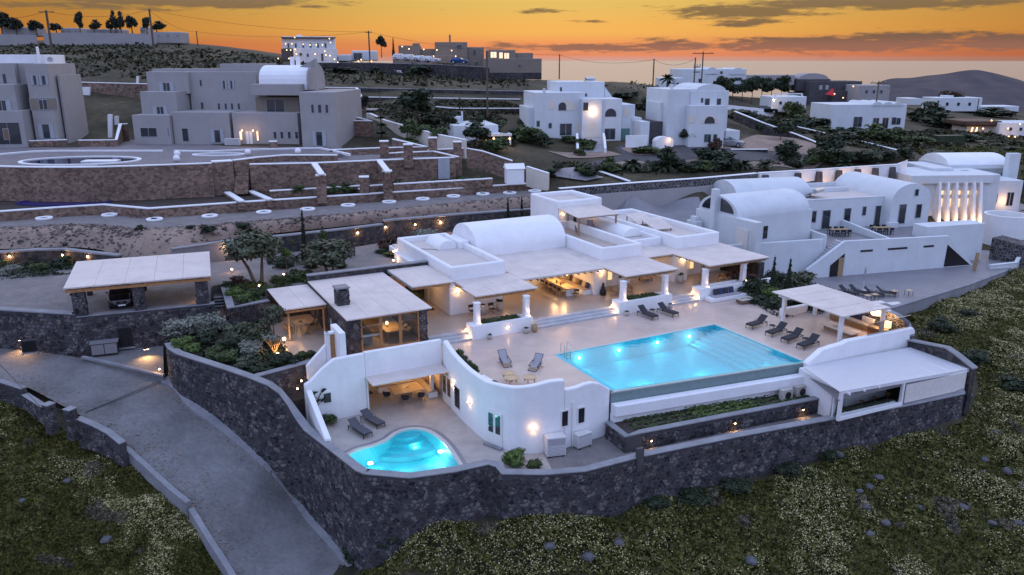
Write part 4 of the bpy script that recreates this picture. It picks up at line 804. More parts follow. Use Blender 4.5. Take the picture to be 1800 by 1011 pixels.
ac_unit('white outdoor air unit by the curved wall, nearer the glazed door',HF.pt(-6.15,-14.2,-3.02),HF.a+R(-14),1.25,.75,1.35)
ac_unit('white outdoor air unit by the wall under the barred windows, nearer the stone planter',HF.pt(-4.0,-14.05,-3.02),HF.a+R(6),1.15,.55,1.0)
def heat_pump(label,u):
 t=thing('heat_pump',label,'heat pump',HF.pt(u,-16.15,-2.75),HF.a,'beige heat pumps')
 MB().box(-.5,-.2,.0,.5,.2,1.45).build('casing','pot',t,bevel=.03,seg=2)
 for z in(.42,1.02):
  f=MB().lathe([(.27,0),(.27,.03),(.2,.035),(.2,.01),(.02,.01)],n=18).build('fan_grille','frame',t);f.location=(0,-.2,z);f.rotation_euler=(R(90),0,0)
heat_pump('beige heat pump on the wall below the pool overflow, farther from the slatted roof',11.6);heat_pump('beige heat pump on the wall below the pool overflow, beside the slatted roof',13.0)
# outer lava wall, stone by stone
def outer_path(a,b):return[(W(px,py,zt).x,W(px,py,zt).y,zb-.8,zt)for px,py,zt,zb in OUTER[a:b]]
lv=capped_wall('garden_wall','tall lava stone wall curving up beside the concrete road','stone wall',outer_path(0,14),.5,'mortar','cap',.1,.05,300,.36,1)
lv2=capped_wall('garden_wall','tall lava stone wall around the small lit pool, stepping down by the corner bush','stone wall',outer_path(13,20),.55,'mortar','cap',.1,.05,300,.34,2)
lv3=capped_wall('garden_wall','long lava stone wall running from the corner bush to under the slatted roof','stone wall',outer_path(19,26),.5,'mortar','cap',.1,.05,300,.34,3)
pe_=W(1696,691,-2.05);capped_wall('garden_wall','short lava stone return wall at the far end of the slatted roof','stone wall',[(pe_.x,pe_.y,-5,-2.0),(pe_.x+.6,pe_.y+2.5,-4.6,-1.6),(pe_.x-.4,pe_.y+6,-4.4,-.6)],.5,'lava_far','cap')
def build_low_planter():
 t=thing('stone_planter','long lava stone planter bed below the infinity pool','planter',HF.pt(-2,-16.05,-3.02),HF.a)
 P=[(0.0,2.35,-.2,1.15),(-.12,0,-.2,1.15),(1.25,-.02,-.2,1.15),(16.0,-1.55,-.2,1.2),(16.3,-1.2,-.2,1.2)]
 mb=MB();wall_strip(mb,[(x,y,z0,z1-.1)for x,y,z0,z1 in P],.38);mb.build('core','mortar',t)
 c=MB();wall_strip(c,[(x,y,z1-.1,z1)for x,y,z0,z1 in offset(P,-.05)],.48);c.build('coping','cap',t,bevel=.03,seg=2)
 MB().prism([(.2,2.3),(.2,.3),(16,-1.3),(16,1.0)],0,1.0).build('soil','soil',t)
 q=HF.pt(-2,-16.05,-3.02);lay_stones(t,[P[0],P[1]],.32,40,5,(-20,-30,20));lay_stones(t,[(x,y,z0,z1-.1)for x,y,z0,z1 in P[2:4]],.32,240,4,(-5,-40,22))
 MB().box(-.10,-.08,0,1.2,-.04,1.1).build('gate_panel','dark_wall',t)
 p=thing('gate_post','short grey gate post on the outer wall by the planter corner','gate post',W(1124,812,-2.6),HF.a);MB().box(-.25,-.12,-.6,.25,.12,.95).build('post','dark_wall',p,bevel=.02,seg=1)
build_low_planter()
g_=np.random.default_rng(5)
for i in range(3):
 o=link('hedge',leaves('hedge',0,['green','brightgreen','green'][i]));o.location=HF.pt(1.8+4.6*i,-14.95-.48*i,-2.15);o.rotation_euler=(0,0,HF.a-R(5.5));o.scale=(2.5,1.25,.8+.2*(i==1))
 tag(o,['low ground cover at the near end of the bed below the pool','taller ragged ground cover midway along the bed below the pool','ground cover near the heat pumps in the bed below the pool'][i],'ground cover')
for u,v,lab in((-.35,-16.55,'beside the planter gate panel'),(6.2,-17.05,'midway along the planter wall'),(11.9,-17.6,'near the slatted roof')):
 t=thing('path_light','lit wall lamp over the gravel walk '+lab,'path lamp',HF.pt(u,v+.18,-2.35),HF.a,'gravel walk lamps');MB().box(-.06,-.14,-.05,.06,.02,.05).build('housing','frame',t);b=link('bulb',_bulb,t);b.location=(0,-.1,-.05);lamp('path_glow',(0,-.22,-.1),34,spot=120,aim=(0,-.25,-1),radius=.04,parent=t)
# slatted-roof shelter at the far corner
def build_shelter():
 t=thing('slatted_pergola','white slatted-roof shelter on the outer wall beside the infinity pool','pergola',HX[0],HX[1])
 n=36
 def edge(u0,u1,k,v0,v1,z0,z1):f=k/n;return(u0+(u1-u0)*f,v0+(v1-v0)*f,z0+(z1-z0)*f)
 for k in range(n):
  a=Vector(edge(13.45,11.9,k+.12,-15.75,-20.35,-.12,.03));b=Vector(edge(24.9,24.75,k+.12,-16.1,-20.95,-.42,-.5));c=Vector(edge(13.45,11.9,k+.68,-15.75,-20.35,-.12,.03));d=Vector(edge(24.9,24.75,k+.68,-16.1,-20.95,-.42,-.5));q=Vector((0,0,.035))
  MB().hexa([a-q,b-q,d-q,c-q],[a,b,d,c]).build('slat','paint_white',t)
 MB().prism([(13.6,-15.9),(24.7,-16.2),(24.6,-20.85),(12.0,-20.2)],-.68,-.64).build('gap_shade_sheet','deck',t)  # dark sheet added under the slats to put shade in their gaps
 MB().bar((12.1,-20.25,-.13),(24.7,-20.85,-.66),.14,.16).build('front_beam','paint_white',t)
 for k in range(9):
  u=12.6+1.45*k;z=-.20-.04*k;MB().bar((u,-20.6,z),(u+.5,-16.1,z-.05),.1,.14).build('rafter','paint_white',t)
 MB().box(12.15,-20.3,-2.2,12.38,-20.07,-.2).build('corner_post','paint_white',t,bevel=.02,seg=1);MB().box(17.9,-20.62,-2.2,18.12,-20.4,-.45).build('corner_post','paint_white',t,bevel=.02,seg=1)
 MB().bar((12.3,-20.2,-2.06),(18.0,-20.55,-2.0),.2,.26).build('sill_beam','white',t,bevel=.02)
 MB().bar((18.3,-20.55,-1.35),(24.3,-20.95,-1.35),.06,1.36).build('screen_panel','fab_white',t)
 MB().box(18.14,-20.5,-2.1,18.24,-20.44,-.5).build('screen_post','frame',t)
 MB().box(13.9,-19.0,-3.0,24.3,-18.6,-2.9).build('floor_edge','deck',t)
 MB().prism([(13.6,-16.2),(24.4,-16.2),(24.4,-20.4),(13.8,-19.9)],-3.2,-2.97).build('floor','soil',t)
 MB().box(13.35,-18.6,-3.0,13.65,-15.5,-.25).build('side_wall','white',t,bevel=.03,seg=2)
 d=MB().bar((12.35,-19.55,-1.75),(13.3,-19.0,-1.75),.06,2.2).build('shutter_door','paint_white',t)
 for k in range(14):MB().bar((12.38,-19.6,-2.75+.15*k),(13.28,-19.07,-2.75+.15*k),.04,.09).build('shutter_slat','door_white',d)
 c=MB().box(15.6,-17.9,-3.0,20.2,-17.0,-2.0).build('counter','white',t,bevel=.25,seg=4)
 for k in range(3):MB().lathe([(.16,0),(.19,.03),(.19,.06)],(16.6+1.4*k,-18.5,-2.35),12).tube((16.6+1.4*k,-18.5,-2.97),(16.6+1.4*k,-18.5,-2.35),.03).build('bar_stool','rattan',t)
 b=MB().bar((12.8,-19.85,-2.0),(17.7,-20.2,-2.0),.25,.3).build('trough','paint_white',t);l=link('trough_plants',leaves('hedge',0,'dkgreen'),b);l.location=(15.2,-20.0,-1.95);l.rotation_euler=(0,0,R(-4));l.scale=(2.4,.22,.7)
 w=MB();w.add([(x,y,z)for x in(24.62,25.1)for y,z in((-15.9,-4.5),(-15.9,-.05),(-18.9,.34),(-19.7,.1),(-21.1,-.5),(-21.1,-4.5))],[(0,1,2,3,4,5),(11,10,9,8,7,6)]+[(i,(i+1)%6,6+(i+1)%6,6+i)for i in range(6)]);w.build('stone_flank','lava_far',t)
 cpt=MB();pr=[(-15.8,.0),(-18.9,.39),(-19.7,.15),(-21.2,-.47)]
 for(y0,z0),(y1,z1)in zip(pr,pr[1:]):cpt.hexa([(24.55,y0,z0),(25.17,y0,z0),(25.17,y1,z1),(24.55,y1,z1)],[(24.55,y0,z0+.1),(25.17,y0,z0+.1),(25.17,y1,z1+.1),(24.55,y1,z1+.1)])
 cpt.build('coping','cap',t)
build_shelter()
# pergola lounge at the end of the pool
def build_lounge():
 t=thing('garden_wall','white rendered terrace wall stepping up behind the slatted roof','wall',HX[0],HX[1])
 pr=[(13.9,.05),(15.35,.84),(16.4,.93),(17.5,.98),(17.9,1.1),(25.2,.98),(25.45,.7),(25.5,.35)];w=MB();n=len(pr)
 w.add([(x,y,z)for y in(-15.75,-15.25)for x,z in[(13.9,-3.2)]+pr+[(25.5,-3.2)]],[tuple(range(n+2)),tuple(range(2*n+3,n+1,-1))]+[(i,(i+1)%(n+2),n+2+(i+1)%(n+2),n+2+i)for i in range(n+2)]);w.build('core','white',t,bevel=.1,seg=4)
 p=thing('pool_pergola','white-posted pergola with a flat pale roof over the sofas beyond the pool','pergola',HX[0],HX[1])
 for k in range(4):
  a,b=k/4,(k+1)/4;f=lambda s,w:(18.5+5.3*w,-7.35-7.2*s,2.66-.10*s-.05*w)
  c=[Vector(f(s,w))for s,w in((b-.003,0),(b-.003,1),(a+.003,1),(a+.003,0))];MB().hexa([q-Vector((0,0,.08))for q in c],c).build('roof_board','canvas',p)
 for u,v in((19.15,-8.2),(19.45,-13.7),(23.4,-7.7),(23.5,-14.2)):
  MB().hexa([(u+x*.13,v+y*.13,0)for x,y in((-1,-1),(1,-1),(1,1),(-1,1))],[(u+x*.15,v+y*.15,2.2)for x,y in((-1,-1),(1,-1),(1,1),(-1,1))]).build('corner_post','paint_white',p,bevel=.02,seg=1)
  MB().box(u-.2,v-.55,2.2,u+.2,v+.55,2.36).build('bracket','paint_white',p,bevel=.04,seg=2)
 for u in(19.2,23.4):MB().box(u-.09,-14.4,2.361,u+.09,-7.5,2.48).build('side_beam','paint_white',p)
 for k in range(11):MB().box(18.7,-14.3+.66*k,2.482,23.7,-14.2+.66*k,2.53).build('rafter','paint_white',p)
 s=thing('stone_wall','curved dark stone windbreak behind the pergola sofas','stone wall',HX[0],HX[1])
 pr=[(-8.0,1.6),(-11.8,1.62),(-13.2,1.7),(-14.4,1.55),(-15.2,1.2),(-15.8,.3)];w=MB();n=len(pr)
 w.add([(x,y,z)for x in(24.9,25.35)for y,z in[(-8.0,-.5)]+pr+[(-15.8,-.5)]],[tuple(range(n+2)),tuple(range(2*n+3,n+1,-1))]+[(i,(i+1)%(n+2),n+2+(i+1)%(n+2),n+2+i)for i in range(n+2)]);w.build('core','lava_joint',s)
 cpt=MB()
 for(y0,z0),(y1,z1)in zip(pr,pr[1:]):cpt.hexa([(24.82,y0,z0),(25.43,y0,z0),(25.43,y1,z1),(24.82,y1,z1)],[(24.82,y0,z0+.1),(25.43,y0,z0+.1),(25.43,y1,z1+.1),(24.82,y1,z1+.1)])
 cpt.build('coping','cap',s,bevel=.03,seg=1)
 r=thing('glass_screen','smoked glass wind screen along the white terrace wall','glass screen',HX[0],HX[1])
 for k in range(3):MB().box(20.2+1.6*k,-15.52,1.0,21.75+1.6*k,-15.49,1.95).build('glass_panel','rail_glass',r)
 MB().box(20.2,-15.53,1.951,24.95,-15.48,1.98).build('top_rail','metal',r)
 m=thing('low_wall','short rounded white wall at the back of the pergola','wall',HF.pt(21.6,-6.7,0),HF.a);MB().box(-1.2,-.2,-.1,1.9,.2,.72).build('core','white',m,bevel=.15,seg=4)
build_lounge()
# glass dining room, its chimney, the covered way and the garden pergola
def build_dining():
 t=thing('glass_dining_room','stone-and-glass dining room with a flat pale roof left of the villa','annexe',HX[0],HX[1])
 for k in range(4):
  a,b=-15.25+6.5*k/4+.008,-15.25+6.5*(k+1)/4-.008
  MB().hexa([(a,-.45,3.2),(b,-.45,3.2),(b,10.9,3.26),(a,10.9,3.26)],[(a,-.45,3.29),(b,-.45,3.29),(b,10.9,3.35),(a,10.9,3.35)]).build('roof_board','canvas',t)
 MB().box(-15.2,10.92,.3,-4.6,11.4,3.75).build('rear_stone_wall','lava_far',t);MB().box(-15.25,10.86,3.75,-4.5,11.46,3.86).build('coping','cap',t,bevel=.03,seg=1)
 MB().box(-15.2,.6,.4,-14.75,10.9,3.19).build('side_stone_wall','mortar',t)
 for nm,x0,x1 in(('front_pier',-15.2,-14.15),('front_pier',-9.55,-9.0)):
  o=MB().box(x0,.0,.4,x1,.58,3.19).build(nm,'mortar',t);lay_stones(o,[(x0,0,.4,3.19),(x1,0,.4,3.19)],.26,40,8+int(x0),(-5,-50,20))
 lay_stones(t,[(-15.2,10.8,.4,3.1),(-15.2,.6,.4,3.1)],.3,90,9,(-5,-50,20))
 MB().box(-9.4,.6,.4,-9.0,10.9,3.19).build('side_stone_wall','lava_far',t)
 for k in range(3):
  x0=-14.1+1.5*k;x1=x0+1.5
  f=MB()
  for a,b,c,d in((x0,x0+.11,.5,3.05),(x1-.11,x1,.5,3.05),(x0+.111,x1-.111,.5,.68),(x0+.111,x1-.111,2.92,3.05)):f.box(a,.08,c,b,.16,d)
  f=f.build('sliding_door','wood_warm',t);MB().box(x0+.112,.115,.68,x1-.112,.125,2.92).build('glass_pane','glass',f)
  if k==0:MB().box(x0+.112,.13,1.6,x1-.112,.15,1.72).build('mid_rail','paint_white',f)
 MB().box(-14.12,.05,3.052,-9.56,.2,3.19).build('head_beam','wood_warm',t);MB().box(-14.12,.02,.43,-9.56,.22,.495).build('threshold','wood_warm',t)
 for k in range(9):MB().box(-14.7+.66*k,.25,3.06,-14.6+.66*k,10.8,3.19).build('rafter','wood_warm',t)
 lamp('dining_glow',(-11.5,2.4,2.6),110,radius=.15,parent=t);lamp('dining_glow',(-12.5,6.5,2.6),45,radius=.15,parent=t)
 for nm,u,v,z,p in(('a',-14.7,-.45,.5,9),('b',-14.3,-.4,.5,9),('c',-9.3,-.35,.5,10)):
  spotlet({'a':'lit ground uplight at the outer edge of the stone pier by the white gate','b':'lit ground uplight at the glass side of the stone pier by the white gate','c':'lit ground uplight at the stone pier beside the marble steps'}[nm],HF.pt(u,v,z-.06),p,(HF.pt(0,.25,0)-HF.pt(0,0,0))+Vector((0,0,1)),90,'uplights on the stone piers')
 c=thing('chimney','square dark stone chimney on the roof of the glass dining room','chimney',HF.pt(-14.45,3.45,3.3),HF.a)
 o=MB().box(-.46,-.46,-.1,.46,.46,1.12).build('stack','mortar',c);lay_stones(o,[(-.46,-.46,.02,1.15),(.46,-.46,.02,1.15)],.25,30,11,(0,-50,20));lay_stones(o,[(-.46,.46,.02,1.15),(-.46,-.46,.02,1.15)],.25,30,12,(0,-50,20));lay_stones(o,[(.46,-.46,.02,1.15),(.46,.46,.02,1.15)],.25,30,13,(0,-50,20))
 for x in(-.4,.4):
  for y in(-.4,.4):MB().box(x-.06,y-.06,1.12,x+.06,y+.06,1.32).build('leg','deck',c)
 MB().hexa([(-.56,-.56,1.32),(.56,-.56,1.32),(.56,.56,1.32),(-.56,.56,1.32)],[(-.5,-.5,1.42),(.5,-.5,1.42),(.5,.5,1.42),(-.5,.5,1.42)]).build('cap_slab','deck',c)
 e=thing('entry_canopy','small flat pale canopy between the glass dining room and the villa','canopy',HX[0],HX[1])
 for k in range(2):MB().box(-8.35+1.85*k+.01,4.75,3.42,-6.5+1.85*k-.01,10.9,3.5).build('roof_board','canvas',e)
 MB().box(-8.36,4.7,3.25,-8.3,10.9,3.41).build('side_fascia','cap',e);MB().box(-8.2,4.85,3.2,-4.95,5.0,3.41).build('front_beam','wood_warm',e)
 for k in range(6):MB().box(-8.1+.58*k,4.9,3.3,-8.0+.58*k,10.8,3.418).build('rafter','wood_warm',e)
 MB().box(-8.9,9.6,.45,-7.2,9.75,3.2).build('timber_screen','wood_warm',e);lamp('entry_glow',(-6.5,8.0,2.7),55,radius=.1,parent=e)
 m=thing('door_mat','small black door mat in the lit passage beside the villa','mat',HF.pt(-5.8,7.6,.451),HF.a);MB().box(-.4,-.3,0,.4,.3,.02).build('mat','black',m)
 pl=bush('potted_shrub','dark leafy plant at the back of the lit passage',HF.pt(-6.4,9.1,.6),.6,'green',1.2,cat='plant')
 g=thing('garden_pergola','flat pale pergola roof over the small garden dining table','pergola',HX[0],HX[1])
 for k in range(2):MB().box(-18.5+1.62*k+.01,4.9,2.94,-16.88+1.62*k-.01,11.2,3.03).build('roof_board','canvas',g)
 for k in range(8):MB().box(-18.3+.42*k,5.0,2.82,-18.22+.42*k,11.1,2.935).build('rafter','wood_warm',g)
 MB().box(-18.4,5.0,2.68,-15.3,5.14,2.815).build('front_beam','wood_warm',g);MB().tube((-18.15,5.1,.45),(-18.15,5.1,2.68),.09,.08,10).build('corner_post','wood',g);MB().tube((-15.5,5.1,.45),(-15.5,5.1,2.68),.09,.08,10).build('corner_post','wood_warm',g)
 MB().box(-18.6,11.2,.2,-15.3,11.6,2.95).build('rear_stone_wall','lava_far',g);MB().box(-16.5,11.12,2.45,-16.0,11.18,2.55).build('strip_light','bulb',g);lamp('pergola_glow',(-16.3,9.6,2.5),34,radius=.1,parent=g)
 w=thing('white_gateway','tall narrow white gateway with a timber door by the dining room','gateway',HX[0],HX[1])
 MB().box(-16.3,-2.2,.2,-15.85,.1,3.0).build('pier','white',w,bevel=.06);MB().box(-16.62,-.9,.44,-16.31,-.8,2.6).build('door','wood_warm',w)
 MB().box(-16.95,-1.0,.3,-16.63,-.6,2.75).build('pier','white',w,bevel=.06);MB().box(-16.95,-1.0,2.6,-16.31,-.62,2.75).build('lintel','white',w)
 s=MB();s.add([(x,y,z)for y in(-1.0,-.65)for x,z in((-18.4,-.5),(-16.96,-.5),(-16.96,1.9),(-18.4,.55))],[(0,1,2,3),(7,6,5,4)]+[(i,(i+1)%4,4+(i+1)%4,4+i)for i in range(4)]);s.build('sloping_wall','white',w,bevel=.06)
 b=thing('garden_shutter','pale blue grey wooden gate leaf standing open by the garden pergola','gate',HF.pt(-15.6,2.6,.45),HF.a+R(75));
 for k in range(6):MB().box(-.55+.185*k,-.03,0,-.385+.185*k,.03,1.95).build('plank','shutter',b)
 MB().box(-.55,-.06,.35,.55,-.031,.45).build('brace','shutter',b);MB().box(-.55,-.06,1.5,.55,-.031,1.6).build('brace','shutter',b)
build_dining()
HFW=HF.pt
cw=[W(440,664,.8),W(500,648,.7),W(558,632,.62)]
capped_wall('retaining_wall','straight lava stone wall holding up the planted garden beside the courtyard','stone wall',[(p.x,p.y,-3.4,p.z)for p in cw],.45,'mortar','cap',.1,.04,120,.32,14)
for(px,py),lab in(((530,672),'upper'),((523,686),'lower')):
 t=thing('stair_light','%s lit lamp in the narrow gap beside the white courtyard wall'%lab,'lamp',W(px,py,-.35 if lab=='upper' else-.75),0);MB().lathe([(.06,0),(.07,.06),(.05,.07)],n=8).build('housing','frame',t);b=link('bulb',_bulb,t);b.location=(0,0,.1);lamp('stair_glow',(0,0,.2),5,radius=.05,parent=t)
gp=[W(290,603,.6),W(310,621,.6),W(350,634,.6),W(400,650,.6),W(440,664,.5),W(500,648,.5),W(558,632,.45),HF.pt(-15.9,.6,.5),HF.pt(-18.8,.6,.5),HF.pt(-18.9,11.6,.5),W(470,525,.6),W(400,545,.6),W(330,560,.6)]
ground(MB().prism([(p.x+.2,p.y+.25)for p in gp],-2.0,.42),'garden_bed','soil')
al=[W(445,665,-1.2),W(560,640,-1.2),W(560,690,-1.2),W(527,700,-1.2),W(500,700,-1.0),W(480,690,-.8)]
ground(MB().prism([(p.x,p.y)for p in al],-3.4,-1.3),'alley','soil')
# furniture of the main house
def make_lounger(label,p,rot,group,pad='charcoal',metal='frame',back=38,w=.66):
 t=thing('sun_lounger',label,'sun lounger',p,rot,group);h=.30;L0=-1.0;L1=.35;a=R(back);bl=.75
 MB().bar((-w/2,L0,h),(-w/2,.95,h),.045).bar((w/2,L0,h),(w/2,.95,h),.045).bar((-w/2,L0,h),(w/2,L0,h),.045).bar((-w/2,.95,h),(w/2,.95,h),.045).build('frame',metal,t)
 for x in(-1,1):
  for y in(L0+.06,.85):MB().bar((x*w/2,y,h),(x*w/2,y+(.06 if y>0 else-.03),0),.04).build('leg',metal,t)
  MB().path([(x*(w/2+.03),.55,h),(x*(w/2+.05),.5,h+.2),(x*(w/2+.05),.2,h+.2),(x*(w/2+.03),.1,h)],.018,5).build('armrest',metal,t)
 MB().box(-w/2+.01,L0-.03,h+.025,w/2-.01,L1,h+.12).build('mattress',pad,t,bevel=.03,seg=2)
 e=Vector((0,L1+bl*math.cos(a),h+.04+bl*math.sin(a)));d=Vector((0,-math.sin(a),math.cos(a)))*.09;s=Vector((0,L1,h+.03))
 MB().hexa([Vector((-w/2+.01,0,0))+s,Vector((w/2-.01,0,0))+s,Vector((w/2-.01,0,0))+e,Vector((-w/2+.01,0,0))+e],[Vector((-w/2+.01,0,0))+s+d,Vector((w/2-.01,0,0))+s+d,Vector((w/2-.01,0,0))+e+d,Vector((-w/2+.01,0,0))+e+d]).build('backrest',pad,t,bevel=.03,seg=2)
 return t
G1='charcoal padded loungers around the long pool'
L1=make_lounger('charcoal lounger in front of the planter, nearer the widest steps',HF.pt(10.3,-1.6,0),HF.a+R(6),G1)
dup(L1,HF.pt(12.3,-1.75,0),HF.a+R(8),'charcoal lounger in front of the planter, nearer the far veranda steps')
for v,lab in((-7.75,'charcoal lounger at the pool end, farthest from the slatted roof'),(-9.9,'charcoal lounger at the pool end, second along from the house side'),(-11.55,'charcoal lounger at the pool end, second from the white terrace wall'),(-13.15,'charcoal lounger at the pool end, closest to the white terrace wall')):
 dup(L1,HF.pt(16.75,v,0),HF.a-R(82),lab)
L3=make_lounger('grey lounger beside the small pool, nearer the outer stone wall',HF.pt(-16.2,-5.6,-3),HF.a+R(16),'grey loungers in the sunken courtyard','fab_grey','frame',30)
for c in L3.children:
 if c.name.startswith(('mattress','backrest')):c.data.materials[0]=mat('slate_cushion',(.085,.085,.10),.85,.1,4,.1,30)if 'slate_cushion' not in bpy.data.materials else bpy.data.materials['slate_cushion']
dup(L3,HF.pt(-15.0,-4.6,-3),HF.a+R(18),'grey lounger beside the small pool, nearer the canopied opening')
def side_table(label,p,group='low dark side tables between the loungers'):
 t=thing('side_table',label,'side table',p,HF.a,group);MB().lathe([(.24,.30),(.25,.32),(.25,.34),(.02,.345)],n=14).build('tabletop','charcoal',t)
 for k in range(3):a=2.1*k;MB().tube((.2*math.cos(a),.2*math.sin(a),0),(.14*math.cos(a),.14*math.sin(a),.3),.014,n=5).build('leg','frame',t)
side_table('low dark side table between the two loungers by the planter',HF.pt(11.35,-.9,0))
for v,lab in((-8.8,'low dark side table after the first lounger at the pool end'),(-10.7,'low dark side table in the middle of the loungers at the pool end'),(-12.35,'low dark side table before the last lounger at the pool end')):side_table(lab,HF.pt(17.4,v,0))
def sling_chair(label,p,rot,group='low sling chairs',m='fab_grey'):
 t=thing('sling_chair',label,'low chair',p,rot,group);w=.3
 for x in(-w,w):
  MB().bar((x,-.55,.02),(x,.55,.35),.03).bar((x,-.3,.28),(x,.62,.02),.03).bar((x,.1,.2),(x,.72,.92),.03).build('side_frame','frame',t)
  MB().bar((x*1.1,-.42,.3),(x*1.1,.3,.5),.05,.03).bar((x*1.1,-.42,.3),(x*1.1,-.05,.06),.03).build('armrest','frame',t)
 MB().bar((-w,-.62,.03),(w,-.62,.03),.03).bar((-w,.7,.9),(w,.7,.9),.03).build('crossbar','frame',t)
 pts=[(-.45,.27),(-.2,.22),(.05,.2),(.25,.33),(.45,.58),(.68,.88)];mb=MB()
 for(y0,z0),(y1,z1)in zip(pts,pts[1:]):mb.hexa([(-w+.02,y0,z0),(w-.02,y0,z0),(w-.02,y1,z1),(-w+.02,y1,z1)],[(-w+.02,y0-.01,z0+.02),(w-.02,y0-.01,z0+.02),(w-.02,y1-.01,z1+.02),(-w+.02,y1-.01,z1+.02)])
 mb.build('sling_seat',m,t);return t
S1=sling_chair('low grey sling chair on the terrace, nearer the dining room steps',W(888,641,0),HF.a-R(6))
dup(S1,W(941,648,0),HF.a-R(54),'low grey sling chair on the terrace, nearer the pool corner')
dup(S1,HF.pt(15.0,17.0,3.5),HF.a-R(20),'low sling chair on the roof terrace beside the tower door','roof terrace sling chairs');dup(S1,HF.pt(16.6,17.1,3.5),HF.a-R(25),'low sling chair on the roof terrace under the second sconce','roof terrace sling chairs')
def round_table(label,p,r=.48,h=.36,group='round pale wooden coffee tables',bowl=False,m='wood_pale'):
 t=thing('coffee_table',label,'coffee table',p,.4,group);MB().lathe([(r*.96,h-.06),(r,h-.05),(r,h),(r*.93,h+.002),(r*.92,h-.012),(.01,h-.012)],n=22).build('tabletop',m,t)
 for k in range(4):a=.8+1.571*k;MB().tube((r*.72*math.cos(a),r*.72*math.sin(a),0),(r*.72*math.cos(a),r*.72*math.sin(a),h-.05),.05,n=7).build('leg',m,t)
 return t
round_table('round wooden coffee table half behind the one with the black bowl',W(893,664,.3),.46)
round_table('round wooden coffee table with a small black bowl, by the curved parapet',W(899,672,.3),.5)
round_table('round wooden coffee table standing apart by the curved parapet, nothing on it',W(931,671,.3),.48)
b=thing('bowl','small black bowl on a round wooden coffee table','bowl',W(899,672,.3)+Vector((0,0,.05)),0);MB().lathe([(.05,.01),(.12,.05),(.13,.09),(.115,.09),(.04,.03)],n=14).build('bowl_body','black',b)
round_table('small wooden coffee table on the roof terrace floor',HF.pt(15.6,14.2,3.5),.4,.35,None)
def pot(label,p,r=.2,h=.34,plant='green',m='pot',name='plant_pot',ps=.22,group=None,cat='plant pot'):
 t=thing(name,label,cat,p,0,group);MB().lathe([(r*.72,0),(r,h*.4),(r*1.02,h*.8),(r*.95,h),(r*.85,h),(r*.82,h*.85),(.01,h*.85)],n=16).build('pot_body',m,t,smooth=True)
 if plant:
  c=link('plant',leaves('tuft',rnd.randrange(2),plant),t);c.location=(0,0,h*.9);c.scale=(ps,)*3
 return t
pot('pale round pot with a small plant in front of the planter nearest the dining room',HF.pt(-4.0,-.4,0))
pot('pale round pot with a small plant beside the clay urn',HF.pt(-.75,-.45,0),.26,.42)
pot('squat tan clay urn at the edge of the widest steps',HF.pt(-.05,-.5,0),.26,.62,None,'pot_tan','urn',cat='urn')
pot('round pot with a clipped plant before the planter, next to the charcoal lounger',HF.pt(9.0,-.45,0),.22,.36);pot('pot with a small plant between the last lounger and the far veranda steps',HF.pt(13.7,-.4,0),.2,.34)
pot('large pale pot with a leafy plant at the pier between verandas',HF.pt(18.6,4.4,.45),.34,.8,'green',ps=.4);pot('large pale pot with a round plant at the back of the bar veranda',HF.pt(-.6,4.6,.45),.34,.85,'green',ps=.4)
pot('tall pale stone pot standing by the director chair',HF.pt(-2.35,4.2,.45),.3,.9,'green',ps=.22)
v=thing('floor_vase','tall black stepped vase against the white pier of the long veranda','vase',HF.pt(9.75,4.35,.45),0);MB().lathe([(.2,0),(.3,.12),(.28,.45),(.2,.62),(.21,.7),(.12,.9),(.1,1.15),(.02,1.18)],n=14).build('vase_body','black',v,smooth=True)
def armchair(label,p,rot,group='rattan armchairs on the verandas',m='rattan',pad='fab_beige',s=1.0):
 t=thing('armchair',label,'armchair',p,rot,group);t.scale=(s,)*3
 for x in(-.3,.3):
  for y in(-.28,.28):MB().tube((x*1.1,y*1.15,0),(x,y,.4),.022,n=6).build('leg',m,t)
 MB().lathe([(.34,.34),(.36,.38),(.34,.42),(.02,.42)],n=16).build('seat',m,t);MB().lathe([(.28,.425),(.3,.46),(.27,.51),(.02,.52)],(0,-.02,0),14).build('cushion',pad,t)
 n=12;mb=MB();A_=[math.pi*k/n for k in range(n+1)]
 for k in range(n):
  a,b=A_[k],A_[k+1];f=lambda q:.62+.26*math.sin(q)
  for r0,r1 in((.33,.40),):mb.hexa([(r0*math.cos(a),r0*math.sin(a),.42),(r0*math.cos(b),r0*math.sin(b),.42),((r0-.04)*math.cos(b),(r0-.04)*math.sin(b),.42),((r0-.04)*math.cos(a),(r0-.04)*math.sin(a),.42)],[(r1*math.cos(a),r1*math.sin(a),f(a)),(r1*math.cos(b),r1*math.sin(b),f(b)),((r1-.04)*math.cos(b),(r1-.04)*math.sin(b),f(b)),((r1-.04)*math.cos(a),(r1-.04)*math.sin(a),f(a))])
 mb.build('backrest',m,t);return t
C1=armchair('rattan armchair before the door beside the black vase',HF.pt(10.6,3.9,.45),HF.a+R(60))
dup(C1,HF.pt(11.9,3.4,.45),HF.a+R(-20),'rattan armchair with a cushion behind the lounger veranda hedge');dup(C1,HF.pt(20.6,3.4,.45),HF.a+R(70),'rattan armchair on the far veranda, nearer the wall sconce');dup(C1,HF.pt(22.2,2.6,.45),HF.a+R(-40),'rattan armchair behind the first column of the far veranda')
round_table('small wooden side table between the rattan armchairs behind the hedge',HF.pt(11.2,3.1,.45),.26,.4,None)
